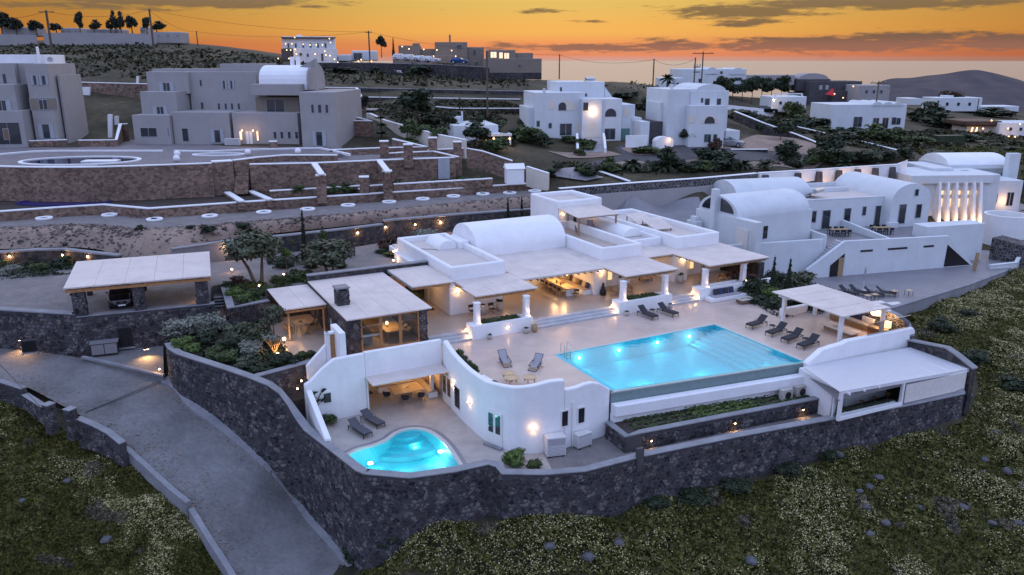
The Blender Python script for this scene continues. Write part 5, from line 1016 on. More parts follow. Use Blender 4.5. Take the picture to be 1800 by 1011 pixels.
def director(label,p,rot,group='folding director chairs',m='charcoal'):
 t=thing('director_chair',label,'folding chair',p,rot,group)
 for y in(-.24,.24):
  MB().bar((-.26,y,0),(.26,y,.46),.03).bar((.26,y,0),(-.26,y,.46),.03).build('crossed_legs','wood',t)
 for x in(-.27,.27):MB().bar((x,.24,.44),(x,.26,.92),.03).bar((x,-.26,.64),(x,.27,.64),.05,.025).bar((x,-.24,.44),(x,-.24,.64),.03).build('side_frame','wood',t)
 MB().box(-.26,-.24,.45,.26,.24,.47).build('seat',m,t);MB().box(-.27,.245,.68,.27,.265,.92).build('backrest',m,t);return t
D1=director('dark director chair in the bar veranda beside the stone pot',HF.pt(-1.6,4.0,.45),HF.a+R(5));dup(D1,HF.pt(-3.3,4.3,.45),HF.a+R(-8),'dark director chair in the bar veranda behind the first column')
dt=thing('dining_table','long wooden dining table in the deep white veranda','dining table',HF.pt(7.0,7.1,.45),HF.a)
for k in range(4):MB().box(-.55+.275*k,-1.9,.72,-.55+.275*(k+1)-.008,1.9,.78).build('plank','wood_pale',dt)
for y in(-1.5,1.5):MB().box(-.4,y-.1,0,.4,y+.1,.715).build('leg','white',dt,bevel=.02,seg=1)
D2=director('dark director chair at the near end of the long dining table',HF.pt(7.0,4.75,.45),HF.a+R(180),'chairs around the long dining table')
for i,y in enumerate((-1.5,-.75,0,.75,1.5)):dup(D2,HF.pt(6.1,7.1+y,.45),HF.a+R(92+4*(i%3)),'dark director chair along the open side of the long table, %s from its front'%ORD[i])
dup(D2,HF.pt(7.0,9.5,.45),HF.a,'dark director chair at the far end of the long dining table')
bn=thing('bench','white built-in bench beside the long dining table','bench',HF.pt(8.55,7.2,.45),HF.a);MB().box(-.4,-2.1,0,.43,2.5,.42).build('base','white',bn,bevel=.03,seg=2);MB().box(-.38,-2.05,.425,.3,2.45,.52).build('seat','fab_beige',bn,bevel=.03,seg=2)
def cushion(label,p,rot,m,group,tilt=65,s=.45):
 o=MB().box(-s/2,-.07,-s/2,s/2,.07,s/2).build('cushion',m,None,bevel=.06,seg=3);o.location=p;o.rotation_euler=(R(-20),0,rot);return tag(o,label,'cushion',group)
for i,m in enumerate(('fab_blue','fab_beige','charcoal','fab_brown','fab_beige','charcoal','fab_brown')):
 cushion('%s cushion leaning on the bench by the long table, %s'%({'fab_blue':'navy','fab_beige':'beige','charcoal':'charcoal','fab_brown':'brown'}[m],['frontmost','second from the front','third from the front','middle','third from the back','second from the back','backmost'][i]),HF.pt(8.78,5.5+.55*i,1.22),HF.a-R(90),m,'cushions on the dining bench',s=.5)
for q,lab in(((6.6,6.6),'small dark jug at the front of the long dining table'),((6.8,7.6),'small dark jug at the back of the long dining table')):
 j=thing('jug',lab,'jug',HF.pt(*q,1.23),0);MB().lathe([(.06,0),(.1,.1),(.07,.2),(.08,.26)],n=10).build('jug_body','fab_brown',j)
bo=thing('bowl','wide dark bowl in the middle of the long dining table','bowl',HF.pt(7.2,7.2,1.23),0);MB().lathe([(.1,0),(.28,.08),(.3,.12),(.26,.11),(.08,.03)],n=16).build('bowl_body','fab_brown',bo)
for q,lab in(((6.9,6.4),'woven pendant lamp over the front of the long dining table'),((7.0,8.2),'woven pendant lamp over the back of the long dining table')):
 t=thing('pendant_lamp',lab,'pendant lamp',HF.pt(*q,2.2),0,'pendants over the long table');MB().tube((0,0,.3),(0,0,.9),.012).build('cord','frame',t);MB().lathe([(.08,.32),(.26,.22),(.32,.02),(.3,0),(.06,.28)],n=14).build('lamp_shade','shade',t);lamp('pendant_glow',(0,0,-.06),120,radius=.12,parent=t)
so=thing('sofa','low built-in sofa in the alcove between the verandas','sofa',HF.pt(16.6,8.2,.45),HF.a);MB().box(-1.5,-.45,0,1.5,.5,.36).build('base','white',so,bevel=.03,seg=2);MB().box(-1.45,-.42,.365,1.45,.3,.5).build('seat','fab_beige',so,bevel=.04,seg=2)
for k in range(3):MB().box(-1.4+.95*k,.2,.5,-.5+.95*k,.42,.9).build('back_cushion',['fab_blue','fab_beige','charcoal'][k],so,bevel=.06,seg=2)
ct=thing('coffee_table','low dark wooden coffee table in the sofa alcove','coffee table',HF.pt(16.2,6.6,.45),HF.a);MB().box(-.6,-.4,.3,.6,.4,.37).build('tabletop','wood',ct);[MB().box(x-.05,y-.05,0,x+.05,y+.05,.3).build('leg','wood',ct)for x in(-.5,.5)for y in(-.3,.3)]
so=thing('outdoor_sofa','built-in white terrace sofa with a grey pad against the far planter','sofa',HF.pt(20.2,-.55,0),HF.a);MB().box(-2.4,-.45,0,2.6,.52,.38).build('base','white',so,bevel=.06);MB().box(-1.9,-.42,.385,1.2,.4,.48).build('seat','fab_grey',so,bevel=.03,seg=2)
MB().lathe([(.5,.40),(.52,.44),(.02,.46)],(2.0,0,0),16).build('round_tray','rattan',so)
for i,(u,m)in enumerate(((-1.3,'charcoal'),(-.75,'fab_blue'),(-.15,'charcoal'),(.5,'fab_blue'))):
 cushion(['grey cushion at the near end of the terrace sofa','navy cushion second along the terrace sofa','grey cushion third along the terrace sofa','navy cushion at the tray end of the terrace sofa'][i],HF.pt(20.2+u,-.32,.74),HF.a,m,'cushions on the terrace sofa',s=.55)
ft=thing('fire_table','low dark stone fire table with a lit metal burner strip','fire table',HF.pt(20.6,-2.3,0),HF.a);MB().box(-.75,-.42,.06,.75,.42,.36).build('base','fab_brown',ft,bevel=.08,seg=2);MB().box(-.8,-.47,.362,.8,.47,.42).build('rim','pot',ft,bevel=.03,seg=1);MB().box(-.45,-.14,.421,.45,.14,.44).build('burner_strip','metal',ft)
so=thing('corner_sofa','beige corner sofa with cushions under the white pergola','sofa',HF.pt(23.6,-11.6,0),HF.a);MB().box(.1,-2.6,0,.95,2.6,.36).build('base','rattan',so,bevel=.04,seg=2);MB().box(-2.6,-3.4,0,.95,-2.62,.36).build('base','rattan',so,bevel=.04,seg=2)
for k in range(4):MB().box(.05,-2.55+1.28*k,.365,.75,-1.3+1.28*k,.52).build('seat_cushion','fab_beige',so,bevel=.05,seg=2);MB().box(.7,-2.5+1.28*k,.52,.93,-1.36+1.28*k,.92).build('back_cushion',['charcoal','fab_white','fab_blue','fab_beige'][k],so,bevel=.06,seg=2)
for k in range(2):MB().box(-2.5+1.2*k,-3.35,.365,-1.35+1.2*k,-2.66,.52).build('seat_cushion','fab_beige',so,bevel=.05,seg=2)
ct=thing('coffee_table','long low pale table with a round tray under the white pergola','coffee table',HF.pt(21.7,-11.9,0),HF.a);[MB().box(-.62,-1.55+.78*k,.30,.62,-.78+.78*k,.38).build('plank','fab_white',ct)for k in range(4)];MB().box(-.45,-1.3,0,.45,1.3,.3).build('base','wood',ct);MB().lathe([(.3,.385),(.33,.42),(.28,.41),(.01,.4)],(0,.3,0),18).build('tray','pot',ct)
t=thing('table_lamp','glowing drum-shaded table lamp in the corner of the pergola sofas','table lamp',HF.pt(24.2,-14.2,.38),0);MB().lathe([(.14,0),(.16,.1),(.06,.2),(.03,.32)],n=12).build('base','pot',t);MB().lathe([(.27,.32),(.25,.78),(.235,.78),(.255,.32)],n=18).build('lamp_shade','shade',t);lamp('lamp_glow',(0,0,.95),90,radius=.12,parent=t);lamp('lamp_glow',(-.55,.4,.5),30,radius=.15,parent=t)
e=thing('end_table','small low end table under the glowing table lamp','side table',HF.pt(24.2,-14.2,0),0);MB().box(-.3,-.3,.32,.3,.3,.375).build('tabletop','wood',e);[MB().box(x-.03,y-.03,0,x+.03,y+.03,.32).build('leg','wood',e)for x in(-.25,.25)for y in(-.25,.25)]
t=thing('pendant_lamp','glowing woven lamp hung under the far corner of the white pergola','pendant lamp',HF.pt(23.5,-13.6,1.75),0);MB().tube((0,0,.2),(0,0,.72),.012).build('cord','frame',t);MB().lathe([(.05,.24),(.4,.2),(.45,.08),(.38,-.06),(.36,-.05),(.4,.1),(.1,.22)],n=18).build('lamp_shade','shade',t);lamp('pendant_glow',(0,0,-.12),22,radius=.12,parent=t)
tb=thing('dining_table','square wooden dining table in the sunken courtyard room','dining table',HF.pt(-11.4,-1.55,-3),HF.a);[MB().box(-1.15,-.8+.4*k,.70,1.15,-.408+.4*k,.76).build('plank','wood_pale',tb)for k in range(4)];MB().box(-.35,-.3,0,.35,.3,.695).build('pedestal','wood',tb)
def shell_chair(label,p,rot,group='black shell chairs in the sunken room',m='charcoal'):
 t=thing('shell_chair',label,'chair',p,rot,group)
 for x,y in((-.2,-.18),(.2,-.18),(-.2,.2),(.2,.2)):MB().tube((x*1.15,y*1.15,0),(x*.7,y*.7,.42),.014,n=5).build('leg','wood',t)
 n=10;mb=MB();rings=[]
 for r,z in((.05,.43),(.22,.44),(.27,.5),(.30,.62)):rings.append([(r*math.cos(6.283*k/n),r*math.sin(6.283*k/n),z+(.16 if math.sin(6.283*k/n)>.3 and r>.26 else 0)*(r-.2)*8)for k in range(n)])
 mb.add([p for r in rings for p in r],[(i*n+k,i*n+(k+1)%n,(i+1)*n+(k+1)%n,(i+1)*n+k)for i in range(3)for k in range(n)]+[tuple(range(n))]);mb.build('shell',m,t,smooth=True);return t
K1=shell_chair('black shell chair at the passage end of the sunken dining table',HF.pt(-12.9,-1.5,-3),HF.a+R(90));dup(K1,HF.pt(-11.9,-2.7,-3),HF.a+R(175),'black shell chair on the courtyard side, nearer the doormat end');dup(K1,HF.pt(-10.7,-2.75,-3),HF.a+R(188),'black shell chair on the courtyard side, nearer the corner bench')
bn=thing('corner_bench','white L-shaped bench with beige pads in the sunken room','bench',HF.pt(-11.0,0,-3),HF.a);MB().box(-2.0,.1,0,1.55,.85,.42).build('base','white',bn,bevel=.03,seg=2);MB().box(1.0,-2.5,0,1.7,.08,.42).build('base','white',bn,bevel=.03,seg=2);MB().box(-1.95,.12,.425,1.0,.8,.52).build('seat','fab_beige',bn,bevel=.03,seg=2);MB().box(1.02,-2.45,.425,1.65,.7,.52).build('seat','fab_beige',bn,bevel=.03,seg=2)
for k in range(3):MB().box(-1.9+.98*k,.62,.53,-1.0+.98*k,.84,.98).build('back_cushion','fab_white',bn,bevel=.06,seg=2)
for k in range(3):MB().box(1.45,-2.2+.9*k,.53,1.68,-1.4+.9*k,.98).build('back_cushion',['charcoal','fab_brown','fab_beige'][k],bn,bevel=.06,seg=2)
m=thing('door_mat','small black mat on the floor of the sunken room','mat',HF.pt(-13.8,.6,-2.995),HF.a);MB().box(-.45,-.3,0,.45,.3,.02).build('mat','black',m)
bk=thing('book','small dark book on the sunken dining table','book',HF.pt(-11.3,-1.4,-2.235),HF.a+.3);MB().box(-.15,-.1,0,.15,.1,.03).build('cover','black',bk)
tb=thing('dining_table','pale dining table behind the glass front of the stone dining room','dining table',HF.pt(-11.0,2.5,.45),HF.a);[MB().box(-.75+.375*k,-1.1,.74,-.38+.375*k,1.1,.80).build('plank','wood_pale',tb)for k in range(4)];[MB().box(x-.06,y-.06,0,x+.06,y+.06,.735).build('leg','wood',tb)for x in(-.6,.6)for y in(-.9,.9)]
K2=shell_chair('pale shell chair at the steps side of the glass room table, front one',HF.pt(-9.9,1.9,.45),HF.a+R(-90),'pale chairs in the glass room','fab_beige');dup(K2,HF.pt(-9.9,2.7,.45),HF.a+R(-90),'pale shell chair at the steps side of the glass room table, middle one');dup(K2,HF.pt(-9.9,3.5,.45),HF.a+R(-90),'pale shell chair at the steps side of the glass room table, rear one')
t=thing('table_lamp','small glowing lamp on the glass room dining table','table lamp',HF.pt(-11.3,2.6,1.25),0);MB().lathe([(.08,0),(.03,.04),(.02,.25)],n=10).build('base','frame',t);MB().lathe([(.12,.24),(.08,.42),(.07,.42),(.11,.24)],n=12).build('lamp_shade','shade',t);lamp('lamp_glow',(0,0,.5),14,radius=.08,parent=t)
kc=thing('kitchen_counter','dark kitchen counter inside the glass dining room','counter',HF.pt(-13.4,3.2,.45),HF.a);MB().box(-.6,-1.6,0,.6,3.5,.88).build('base','shutter',kc);MB().box(-.64,-1.65,.881,.64,3.55,.93).build('counter_top','charcoal',kc)
tb=thing('garden_table','small square table set under the garden pergola','table',HF.pt(-16.9,7.0,.45),HF.a);MB().box(-.5,-.5,.7,.5,.5,.75).build('tabletop','wood_pale',tb);[MB().box(x-.03,y-.03,0,x+.03,y+.03,.7).build('leg','wood',tb)for x in(-.42,.42)for y in(-.42,.42)]
C2=armchair('rattan chair at the garden pergola table, near side',HF.pt(-16.8,6.0,.45),HF.a+R(180),'chairs at the garden pergola table','rattan','charcoal',.95);dup(C2,HF.pt(-15.9,7.0,.45),HF.a-R(90),'rattan chair at the garden pergola table, shutter side');dup(C2,HF.pt(-17.9,7.0,.45),HF.a+R(90),'rattan chair at the garden pergola table, garden side')
bo=thing('bowl','dark bowl on the garden pergola table','bowl',HF.pt(-16.9,7.0,1.2),0);MB().lathe([(.08,0),(.2,.07),(.18,.07),(.05,.02)],n=12).build('bowl_body','black',bo)
bush('round_bush','clipped round green bush at the foot of the white side wall by the loungers',HF.pt(-17.6,-3.4,-2.85),.72,'green',.6,v=0)
bush('corner_bush','yellow-green bush on the stone wall corner past the small pool',W(905,815,-2.9),.95,'brightgreen',.95,v=1);bush('corner_bush','low dark clump next to the yellow-green corner bush',W(938,822,-2.95),.6,'green',.5,v=2)
cl=thing('climbing_plant','gnarled dark climber trained on the white courtyard wall beside the small window','climber',HF.pt(-18.35,-2.95,-2.9),HF.a)
mb=MB();mb.path([(0,0,-.1),(.05,0,.7),(-.05,0,1.2),(.15,.02,1.7),(.35,.05,2.1),(.7,.05,2.3)],.04);mb.path([(.0,0,1.2),(.3,0,1.5),(.55,.03,1.55)],.03);mb.path([(.15,.02,1.7),(-.1,0,2.0),(-.15,0,2.35)],.025);mb.build('stem','bark',cl)
for p in((.5,0,2.2),(.45,0,1.5),(-.1,0,2.1),(.1,0,1.5)):c=link('foliage',leaves('tuft',1,'dkgreen'),cl);c.location=p;c.scale=(.32,.14,.3)
for k in range(3):
 bush('bank_shrub',['ragged dark shrub on the curved parapet, nearest the dining room steps','ragged dark shrub halfway down the curved parapet','ragged dark shrub at the low end of the curved parapet'][k],HF.pt(-8.45,-4.2-1.3*k,.15),.62,'green',.95)
st=thing('ledge_bench','low white ledge with a navy cushion behind the curved parapet','bench',HF.pt(-8.1,-8.9,0),HF.a+R(-82));MB().box(-1.2,-.3,0,1.4,.3,.42).build('base','white',st,bevel=.05);MB().box(.2,-.2,.425,1.0,.22,.52).build('pad','fab_blue',st,bevel=.04,seg=2)
# road and its edges
def build_road():
 L=smooth_path([tuple(W(*a))for a,b in ROAD],6);Rr=smooth_path([tuple(W(*b))for a,b in ROAD],6);mb=MB();n=len(L);k=8
 vs=[tuple(np.array(L[i])*(1-j/k)+np.array(Rr[i])*j/k)for i in range(n)for j in range(k+1)]
 mb.add(vs,[(i*(k+1)+j,i*(k+1)+j+1,(i+1)*(k+1)+j+1,(i+1)*(k+1)+j)for i in range(n-1)for j in range(k)]);ground(mb,'road','road',smooth=True)
 g=MB();R2=[p for p in Rr if p[0]>W(292,665,-1.85).x-.3]
 for a,b in zip(R2,R2[1:]):
  da=Vector(a);db=Vector(b);t=(db-da).normalized();nn=Vector((-t.y,t.x,0));g.hexa([da-nn*.55+Vector((0,0,-.3)),db-nn*.55+Vector((0,0,-.3)),db+nn*.3+Vector((0,0,-.3)),da+nn*.3+Vector((0,0,-.3))],[da-nn*.55+Vector((0,0,.05)),db-nn*.55+Vector((0,0,.05)),db+nn*.3+Vector((0,0,.16)),da+nn*.3+Vector((0,0,.16))])
 ground(g,'kerb','cap')
 j=MB();a,b=W(150,726,-2.5),W(288,668,-1.85);d=(b-a).normalized();nn=Vector((-d.y,d.x,0))*.06
 for i in range(12):
  p,q=a+(b-a)*i/12,a+(b-a)*(i+1)/12;z=Vector((0,0,.06));j.quad(p-nn+z,q-nn+z,q+nn+z,p+nn+z)
 ground(j,'road_joint','mortar')
 pts=[W(145,628,-.78),W(287,600,-.85),W(288,662,-1.5)];ground(MB().prism([(p.x,p.y,z)for p,z in zip(pts,(-.85,-.8,-1.42))],-2.5,None),'paved_apron','road')
 e=thing('drain_edge','raised kerb edging the paved apron under the stone wall','kerb',pts[0],0);q=pts[2]-pts[0];MB().bar((0,0,.02),(q.x,q.y,q.z+.1),.28,.16).build('kerb_body','cap',e)
build_road()
def field_wall(label,path,th=.42,st=40,seed=21):return capped_wall('field_wall',label,'stone wall',[(W(px,py,zb).x,W(px,py,zb).y,zb-.9,zt)for px,py,zb,zt in path],th,'mortar','cap',.09,.03,st,.3,seed)
field_wall('low stone wall along the road at the very edge of the flower field',[(-160,668,-1.2,-.5),(0,690,-1.6,-.75),(40,702,-1.75,-.95)],st=50)
field_wall('lowest bit of stone kerb wall before the gate gap in the field edge',[(40,704,-1.8,-1.35),(80,730,-1.95,-1.5)],st=12,seed=22)
for px,py,zb,zt,lab in((90,741,-1.95,-.65,'square stone gate post on the field edge, upper side of the gap'),(128,752,-2.15,-.75,'square stone gate post on the field edge, lower side of the gap')):
 p=W(px,py,zb);t=thing('gate_post',lab,'gate post',p,R(-25));MB().box(-.28,-.28,-.8,.28,.28,zt-zb-.08).build('core','mortar',t);MB().box(-.32,-.32,zt-zb-.08,.32,.32,zt-zb).build('coping','cap',t,bevel=.02,seg=1)
 for a,b in(((-.28,-.28),(.28,-.28)),((.28,-.28),(.28,.28)),((-.28,.28),(-.28,-.28))):lay_stones(t,[(*a,-.6,zt-zb-.05),(*b,-.6,zt-zb-.05)],.26,20,px,(20,-40,20))
field_wall('curved stone wall below the gate posts between road and flower field',[(136,760,-2.5,-1.5),(165,772,-2.8,-1.8),(190,783,-3.1,-2.2),(213,800,-3.5,-2.7)],.45,90,23)
def kerb_run(label,path):
 P=smooth_path([(*W(px,py,z).xy,z-.8,z+h)for px,py,z,h in path],5);return capped_wall('road_kerb',label,'kerb',P,.38,'cap','cap',.07,.0)
kerb_run('long grey concrete kerb along the flower field, ending in a block',[(216,790,-3.5,.12),(250,820,-4.2,.14),(290,858,-5.1,.18),(328,893,-5.95,.35)])
kerb_run('lower grey concrete kerb along the flower field towards the bottom edge',[(331,897,-6.0,.1),(363,950,-7.15,.1),(397,1003,-8.4,.1),(447,1095,-10.0,.1)])
# driveway level, its stone base wall and the carport
CF=Frame(-33.0,57.83,20.6)
dv=[W(-260,545,2.1),W(0,548,2.1)]+[CF.pt(0,.2),CF.pt(9.2,.2),W(372,503,2.1),W(392,499,2.1)]+[W(406,536,2.1),W(474,526,2.1)]+[HF.pt(-18.5,11.9),HF.pt(-4.8,11.9),HF.pt(-4.8,21),HF.pt(2,24.5),HF.pt(12,28)]+[W(935,378,2.1),W(640,432,2.1),W(600,437,2.1),W(500,444,2.1),W(400,459,2.1),W(302,467,2.1),W(205,462,2.1),W(0,477,2.1),W(-260,480,2.1)]
ground(MB().prism([(p.x,p.y)for p in dv],-1.5,2.1),'gravel_drive','gravel')
bw=[(W(-200,600,-.4),-1.6,2.5),(W(0,612,-.75),-1.6,2.5),(CF.pt(-.25,-.02),-1.6,2.45)]
capped_wall('terrace_wall','lava stone wall under the gravel drive, left of the carport','stone wall',[(p.x,p.y,a,b)for p,a,b in bw],.55,'mortar','cap',.16,.08,260,.36,31,bevel=.07)
cw_=capped_wall('terrace_wall','lava stone wall under the carport with dark window openings','stone wall',[(*CF.pt(-.25,-.02).xy,-1.6,2.2),(*CF.pt(9.7,-.02).xy,-1.9,2.2)],.55,'mortar','cap',.10,.05,300,.36,32)
for u,z,w,h in((-3.6,-.1,.9,.8),(2.95,-.55,1.0,1.5),(7.4,-.5,1.4,1.6)):
 p=CF.pt(u,-.12);f=MB().box(-w/2-.08,-.10,z-.08,w/2+.08,.1,z+h+.08).build('window','mortar',cw_);f.matrix_local=Matrix.Translation(Vector((p.x,p.y,0))-Vector(cw_.location))@Matrix.Rotation(CF.a,4,'Z')
 MB().box(-w/2,-.13,z,w/2,-.102,z+h).build('pane','black',f);g=MB();[g.box(-w/2+w*k/5-.012,-.16,z,-w/2+w*k/5+.012,-.14,z+h)for k in range(1,5)];g.build('grille','frame',f);MB().box(-w/2-.12,-.24,z-.16,w/2+.12,-.08,z-.082).build('sill','cap',f)
for(px,py,z),lab in(((38,596,.15),'long lit wall lamp on the drive wall above the road, by itself'),((165,613,-.35),'lit wall lamp beside the grey cabinet on the carport base wall'),((258,612,-.35),'lit wall lamp between the dark window and the garden wall on the carport base wall')):
 p=W(px,py,z);t=thing('wall_lamp',lab,'wall lamp',p+Vector((.02,-.12,0)),CF.a,'lit lamps low on the drive wall');MB().box(-.2,-.06,-.04,.2,.1,.06).build('housing','frame',t);MB().box(-.18,-.062,-.055,.18,.02,-.041).build('lens','bulb',t);lamp('wall_lamp_glow',(0,-.14,-.12),170,spot=140,aim=(0,-.45,-1),radius=.05,parent=t)
t=thing('ground_light','lit ground lamp at the foot of the tall curved garden wall','ground lamp',W(281,652,-1.15)+Vector((0,0,.05)),0);MB().lathe([(.06,0),(.07,.05),(.05,.06)],n=8).build('housing','frame',t);lamp('ground_glow',(-.1,-.1,.25),26,radius=.05,parent=t);b=link('bulb',_bulb,t);b.location=(0,0,.08)
c=thing('utility_cabinet','dark grey utility cabinet standing against the carport base wall','cabinet',W(185,624,-.78),CF.a);MB().box(-.95,-.05,.02,.95,.75,.95).build('casing','frame',c,bevel=.02,seg=1);MB().box(-1.0,-.1,.951,1.0,.8,1.0).build('lid','deck',c);[MB().box(x,-.062,.1,x+.85,-.051,.88).build('door','deck',c)for x in(-.88,.03)]
def build_carport():
 t=thing('carport','long carport with a flat pale roof on stone pillars over the dark car','carport',CF.pt(0,0,2.1),CF.a)
 for k in range(5):
  a,b=-.75+2.08*k+.008,-.75+2.08*(k+1)-.008;MB().hexa([(a,-.25,2.36),(b,-.25,2.36),(b,7.1,2.70),(a,7.1,2.70)],[(a,-.25,2.46),(b,-.25,2.46),(b,7.1,2.80),(a,7.1,2.80)]).build('roof_board','canvas',t)
 MB().box(-.7,-.1,2.0,9.6,.12,2.24).build('front_beam','wood_warm',t);MB().box(-.7,6.3,2.3,9.6,6.5,2.52).build('rear_beam','wood_warm',t)
 for k in range(12):MB().bar((-.55+.9*k,-.22,2.302),(-.55+.9*k,7.0,2.63),.1,.11).build('rafter','wood',t)
 for u,w in((0.0,.9),(4.15,.8),(8.75,.9)):
  o=MB().box(u-w/2+.1,-.02,-.02,u+w/2+.1,.75,1.99).build('stone_pillar','mortar',t)
  lay_stones(o,[(u-w/2+.1,-.02,0,2.0),(u+w/2+.1,-.02,0,2.0)],.3,40,40+int(u),(30,-60,20));lay_stones(o,[(u+w/2+.1,-.02,0,2.0),(u+w/2+.1,.75,0,2.0)],.3,40,50+int(u),(30,-60,20))
  MB().box(u-.2,6.2,-.02,u+.2,6.6,2.29).build('rear_pillar','lava_far',t)
 MB().box(9.22,.8,0,9.4,3.2,1.1).build('side_wall','cap',t)
 lamp('carport_glow',(8.6,.9,.45),30,radius=.06,parent=t);b=link('wall_light',_bulb,t);b.location=(8.95,1.1,.45);b.scale=(1.6,)*3
build_carport()
# cars
def car_body_mesh(suv=True):
 S=[(-2.28,.55,.40,.58,.58,.0),(-2.2,.80,.26,.80,.82,.0),(-1.9,.92,.22,.92,.93,.0),(-1.2,.95,.22,.98,1.02,.0),(-.85,.95,.22,1.02,1.06,.0),(-.35,.95,.22,1.04,1.38,.62),(.15,.95,.22,1.05,1.60,.74),(1.1,.95,.22,1.06,1.63,.72),(1.75,.94,.22,1.05,1.56,.68),(2.1,.90,.26,1.0,1.15,.60),(2.28,.78,.40,.85,.88,.0)]
 if not suv:S=[(y*.9,w*.93,zb,zm*.92,zt*.9,r)for y,w,zb,zm,zt,r in S]
 mb=MB();k=10;vs=[]
 for y,w,zb,zm,zt,r in S:
  tw_=(r*1.0 if r else w*.78)
  vs+=[(-w*.9,y,zb),(-w,y,zb+(zm-zb)*.35),(-w,y,zm-.06),(-w*.93,y,zm),(-tw_,y,zt-(.03 if r else 0)),(tw_,y,zt-(.03 if r else 0)),(w*.93,y,zm),(w,y,zm-.06),(w,y,zb+(zm-zb)*.35),(w*.9,y,zb)]
 fs=[(i*k+j,i*k+(j+1)%k,(i+1)*k+(j+1)%k,(i+1)*k+j)for i in range(len(S)-1)for j in range(k)]+[tuple(range(k)),tuple(range(len(S)*k-1,(len(S)-1)*k-1,-1))]
 return mb.add(vs,fs),S
def make_car(label,p,rot,paint,group=None,suv=True,name='parked_car',cat='car'):
 t=thing(name,label,cat,p,rot,group);mb,S=car_body_mesh(suv);f=1 if suv else.9
 mb.build('body',paint,t,bevel=.05,seg=2,smooth=True)
 q=1 if suv else.9;Wd=.95*(1 if suv else.93)
 MB().hexa([(-.80*q,-.86*q,1.08*q),(.80*q,-.86*q,1.08*q),(.62*q,-.30*q,1.43*q),(-.62*q,-.30*q,1.43*q)],[(-.76*q,-.88*q,1.09*q),(.76*q,-.88*q,1.09*q),(.66*q,.06*q,1.585*q),(-.66*q,.06*q,1.585*q)]).build('windscreen','glass_dark',t)
 for s in(-1,1):
  MB().hexa([(s*Wd*.935,-.6*q,1.07*q),(s*Wd*.935,1.6*q,1.09*q),(s*.70*q,1.6*q,1.5*q),(s*.72*q,.0*q,1.5*q)],[(s*(Wd*.935+.012),-.55*q,1.08*q),(s*(Wd*.935+.012),1.55*q,1.1*q),(s*(.72*q+.012),1.5*q,1.5*q),(s*(.74*q+.012),.1*q,1.5*q)]).build('side_window','glass_dark',t)
  MB().box(s*Wd*.98-.03,-.55*q,1.02*q,s*(Wd*.98+.17),-.38*q,1.17*q).build('wing_mirror',paint,t,bevel=.03,seg=2)
  MB().hexa([(s*.50*q,-2.24*q,.70*q),(s*.80*q,-2.15*q,.68*q),(s*.9*q,-1.95*q,.74*q),(s*.55*q,-2.2*q,.74*q)],[(s*.50*q,-2.22*q,.78*q),(s*.80*q,-2.13*q,.82*q),(s*.9*q,-1.9*q,.86*q),(s*.55*q,-2.18*q,.80*q)]).build('headlight','metal',t)
  MB().box(s*.5*q,2.2*q,.8*q,s*.75*q,2.29*q,.95*q).build('tail_light','redleaf',t)
  for y in(-1.4,1.35):
   w=MB().tube((s*(Wd-.22),y*q,.34),(s*(Wd+.005),y*q,.34),.34,.34,16).build('wheel','black',t);MB().tube((s*Wd,y*q,.34),(s*(Wd+.015),y*q,.34),.21,.2,12).build('rim','metal',w)
 g=MB().box(-.42*q,-2.30*q,.50*q,.42*q,-2.22*q,.74*q).build('grille','black',t);fr=MB();z0,z1,w=.48*q,.76*q,.45*q;y=-2.31*q
 for a,b in(((-w,z1),(w,z1)),((-w,z1),(-w*.85,z0)),((w,z1),(w*.85,z0)),((-w*.85,z0),(w*.85,z0))):fr.bar((a[0],y,a[1]),(b[0],y,b[1]),.025)
 fr.build('grille_frame','metal',g);MB().bar((-.07,y-.005,.58*q),(.07,y-.005,.70*q),.03).build('badge','metal',g)
 MB().box(-.26*q,-2.325*q,.36*q,.26*q,-2.30*q,.47*q).build('number_plate','door_white',t);return t
black_car=mat('black_car_paint',(.008,.009,.012),.12,0,spec=.6);M['black_car']=black_car;M['white_car']=mat('white_car_paint',(.62,.63,.65),.25,0);M['blue_car']=mat('blue_car_paint',(.02,.06,.2),.2,0);M['silver_car']=mat('silver_car_paint',(.30,.31,.33),.22,0,metal=.4)
make_car('black SUV parked nose out under the carport',CF.pt(2.75,3.15,2.1),CF.a+R(4),'black_car')
# steps down from the drive, planted bed with a pale cement rim
st=thing('garden_steps','dark steps down from the drive beside the carport, lit at two treads','steps',CF.pt(10.2,.6,.6),CF.a)
for k in range(9):MB().box(-.55,-.9+.34*k,-.7,.55,3.0,.0+.165*k+.02).build('tread','mortar',st);MB().box(-.56,-.92+.34*k,.165*k+.021,.56,-.66+.34*k,.165*k+.055).build('nosing','cap',st)
for y,z in((-.1,.75),(1.3,1.45)):b=link('step_bulb',_bulb,st);b.location=(.5,y,z);lamp('step_glow',(.42,y,z-.05),8,radius=.04,parent=st)
rim=[W(387,497,2.35),W(400,541,2.35),W(474,528,2.35)]
capped_wall('planter_wall','lava stone planter wall with a broad pale cement rim beside the dark steps','planter',[(p.x,p.y,-.4,p.z)for p in rim],.55,'mortar','cap',.1,.06,60,.32,33)
bedp=[W(392,497,2.25),W(407,536,2.25),W(474,526,2.25),HF.pt(-18.7,12.2,2.25),W(470,500,2.25),W(430,496,2.25)]
ground(MB().prism([(p.x,p.y)for p in bedp],1.0,2.22),'planted_bed','soil')
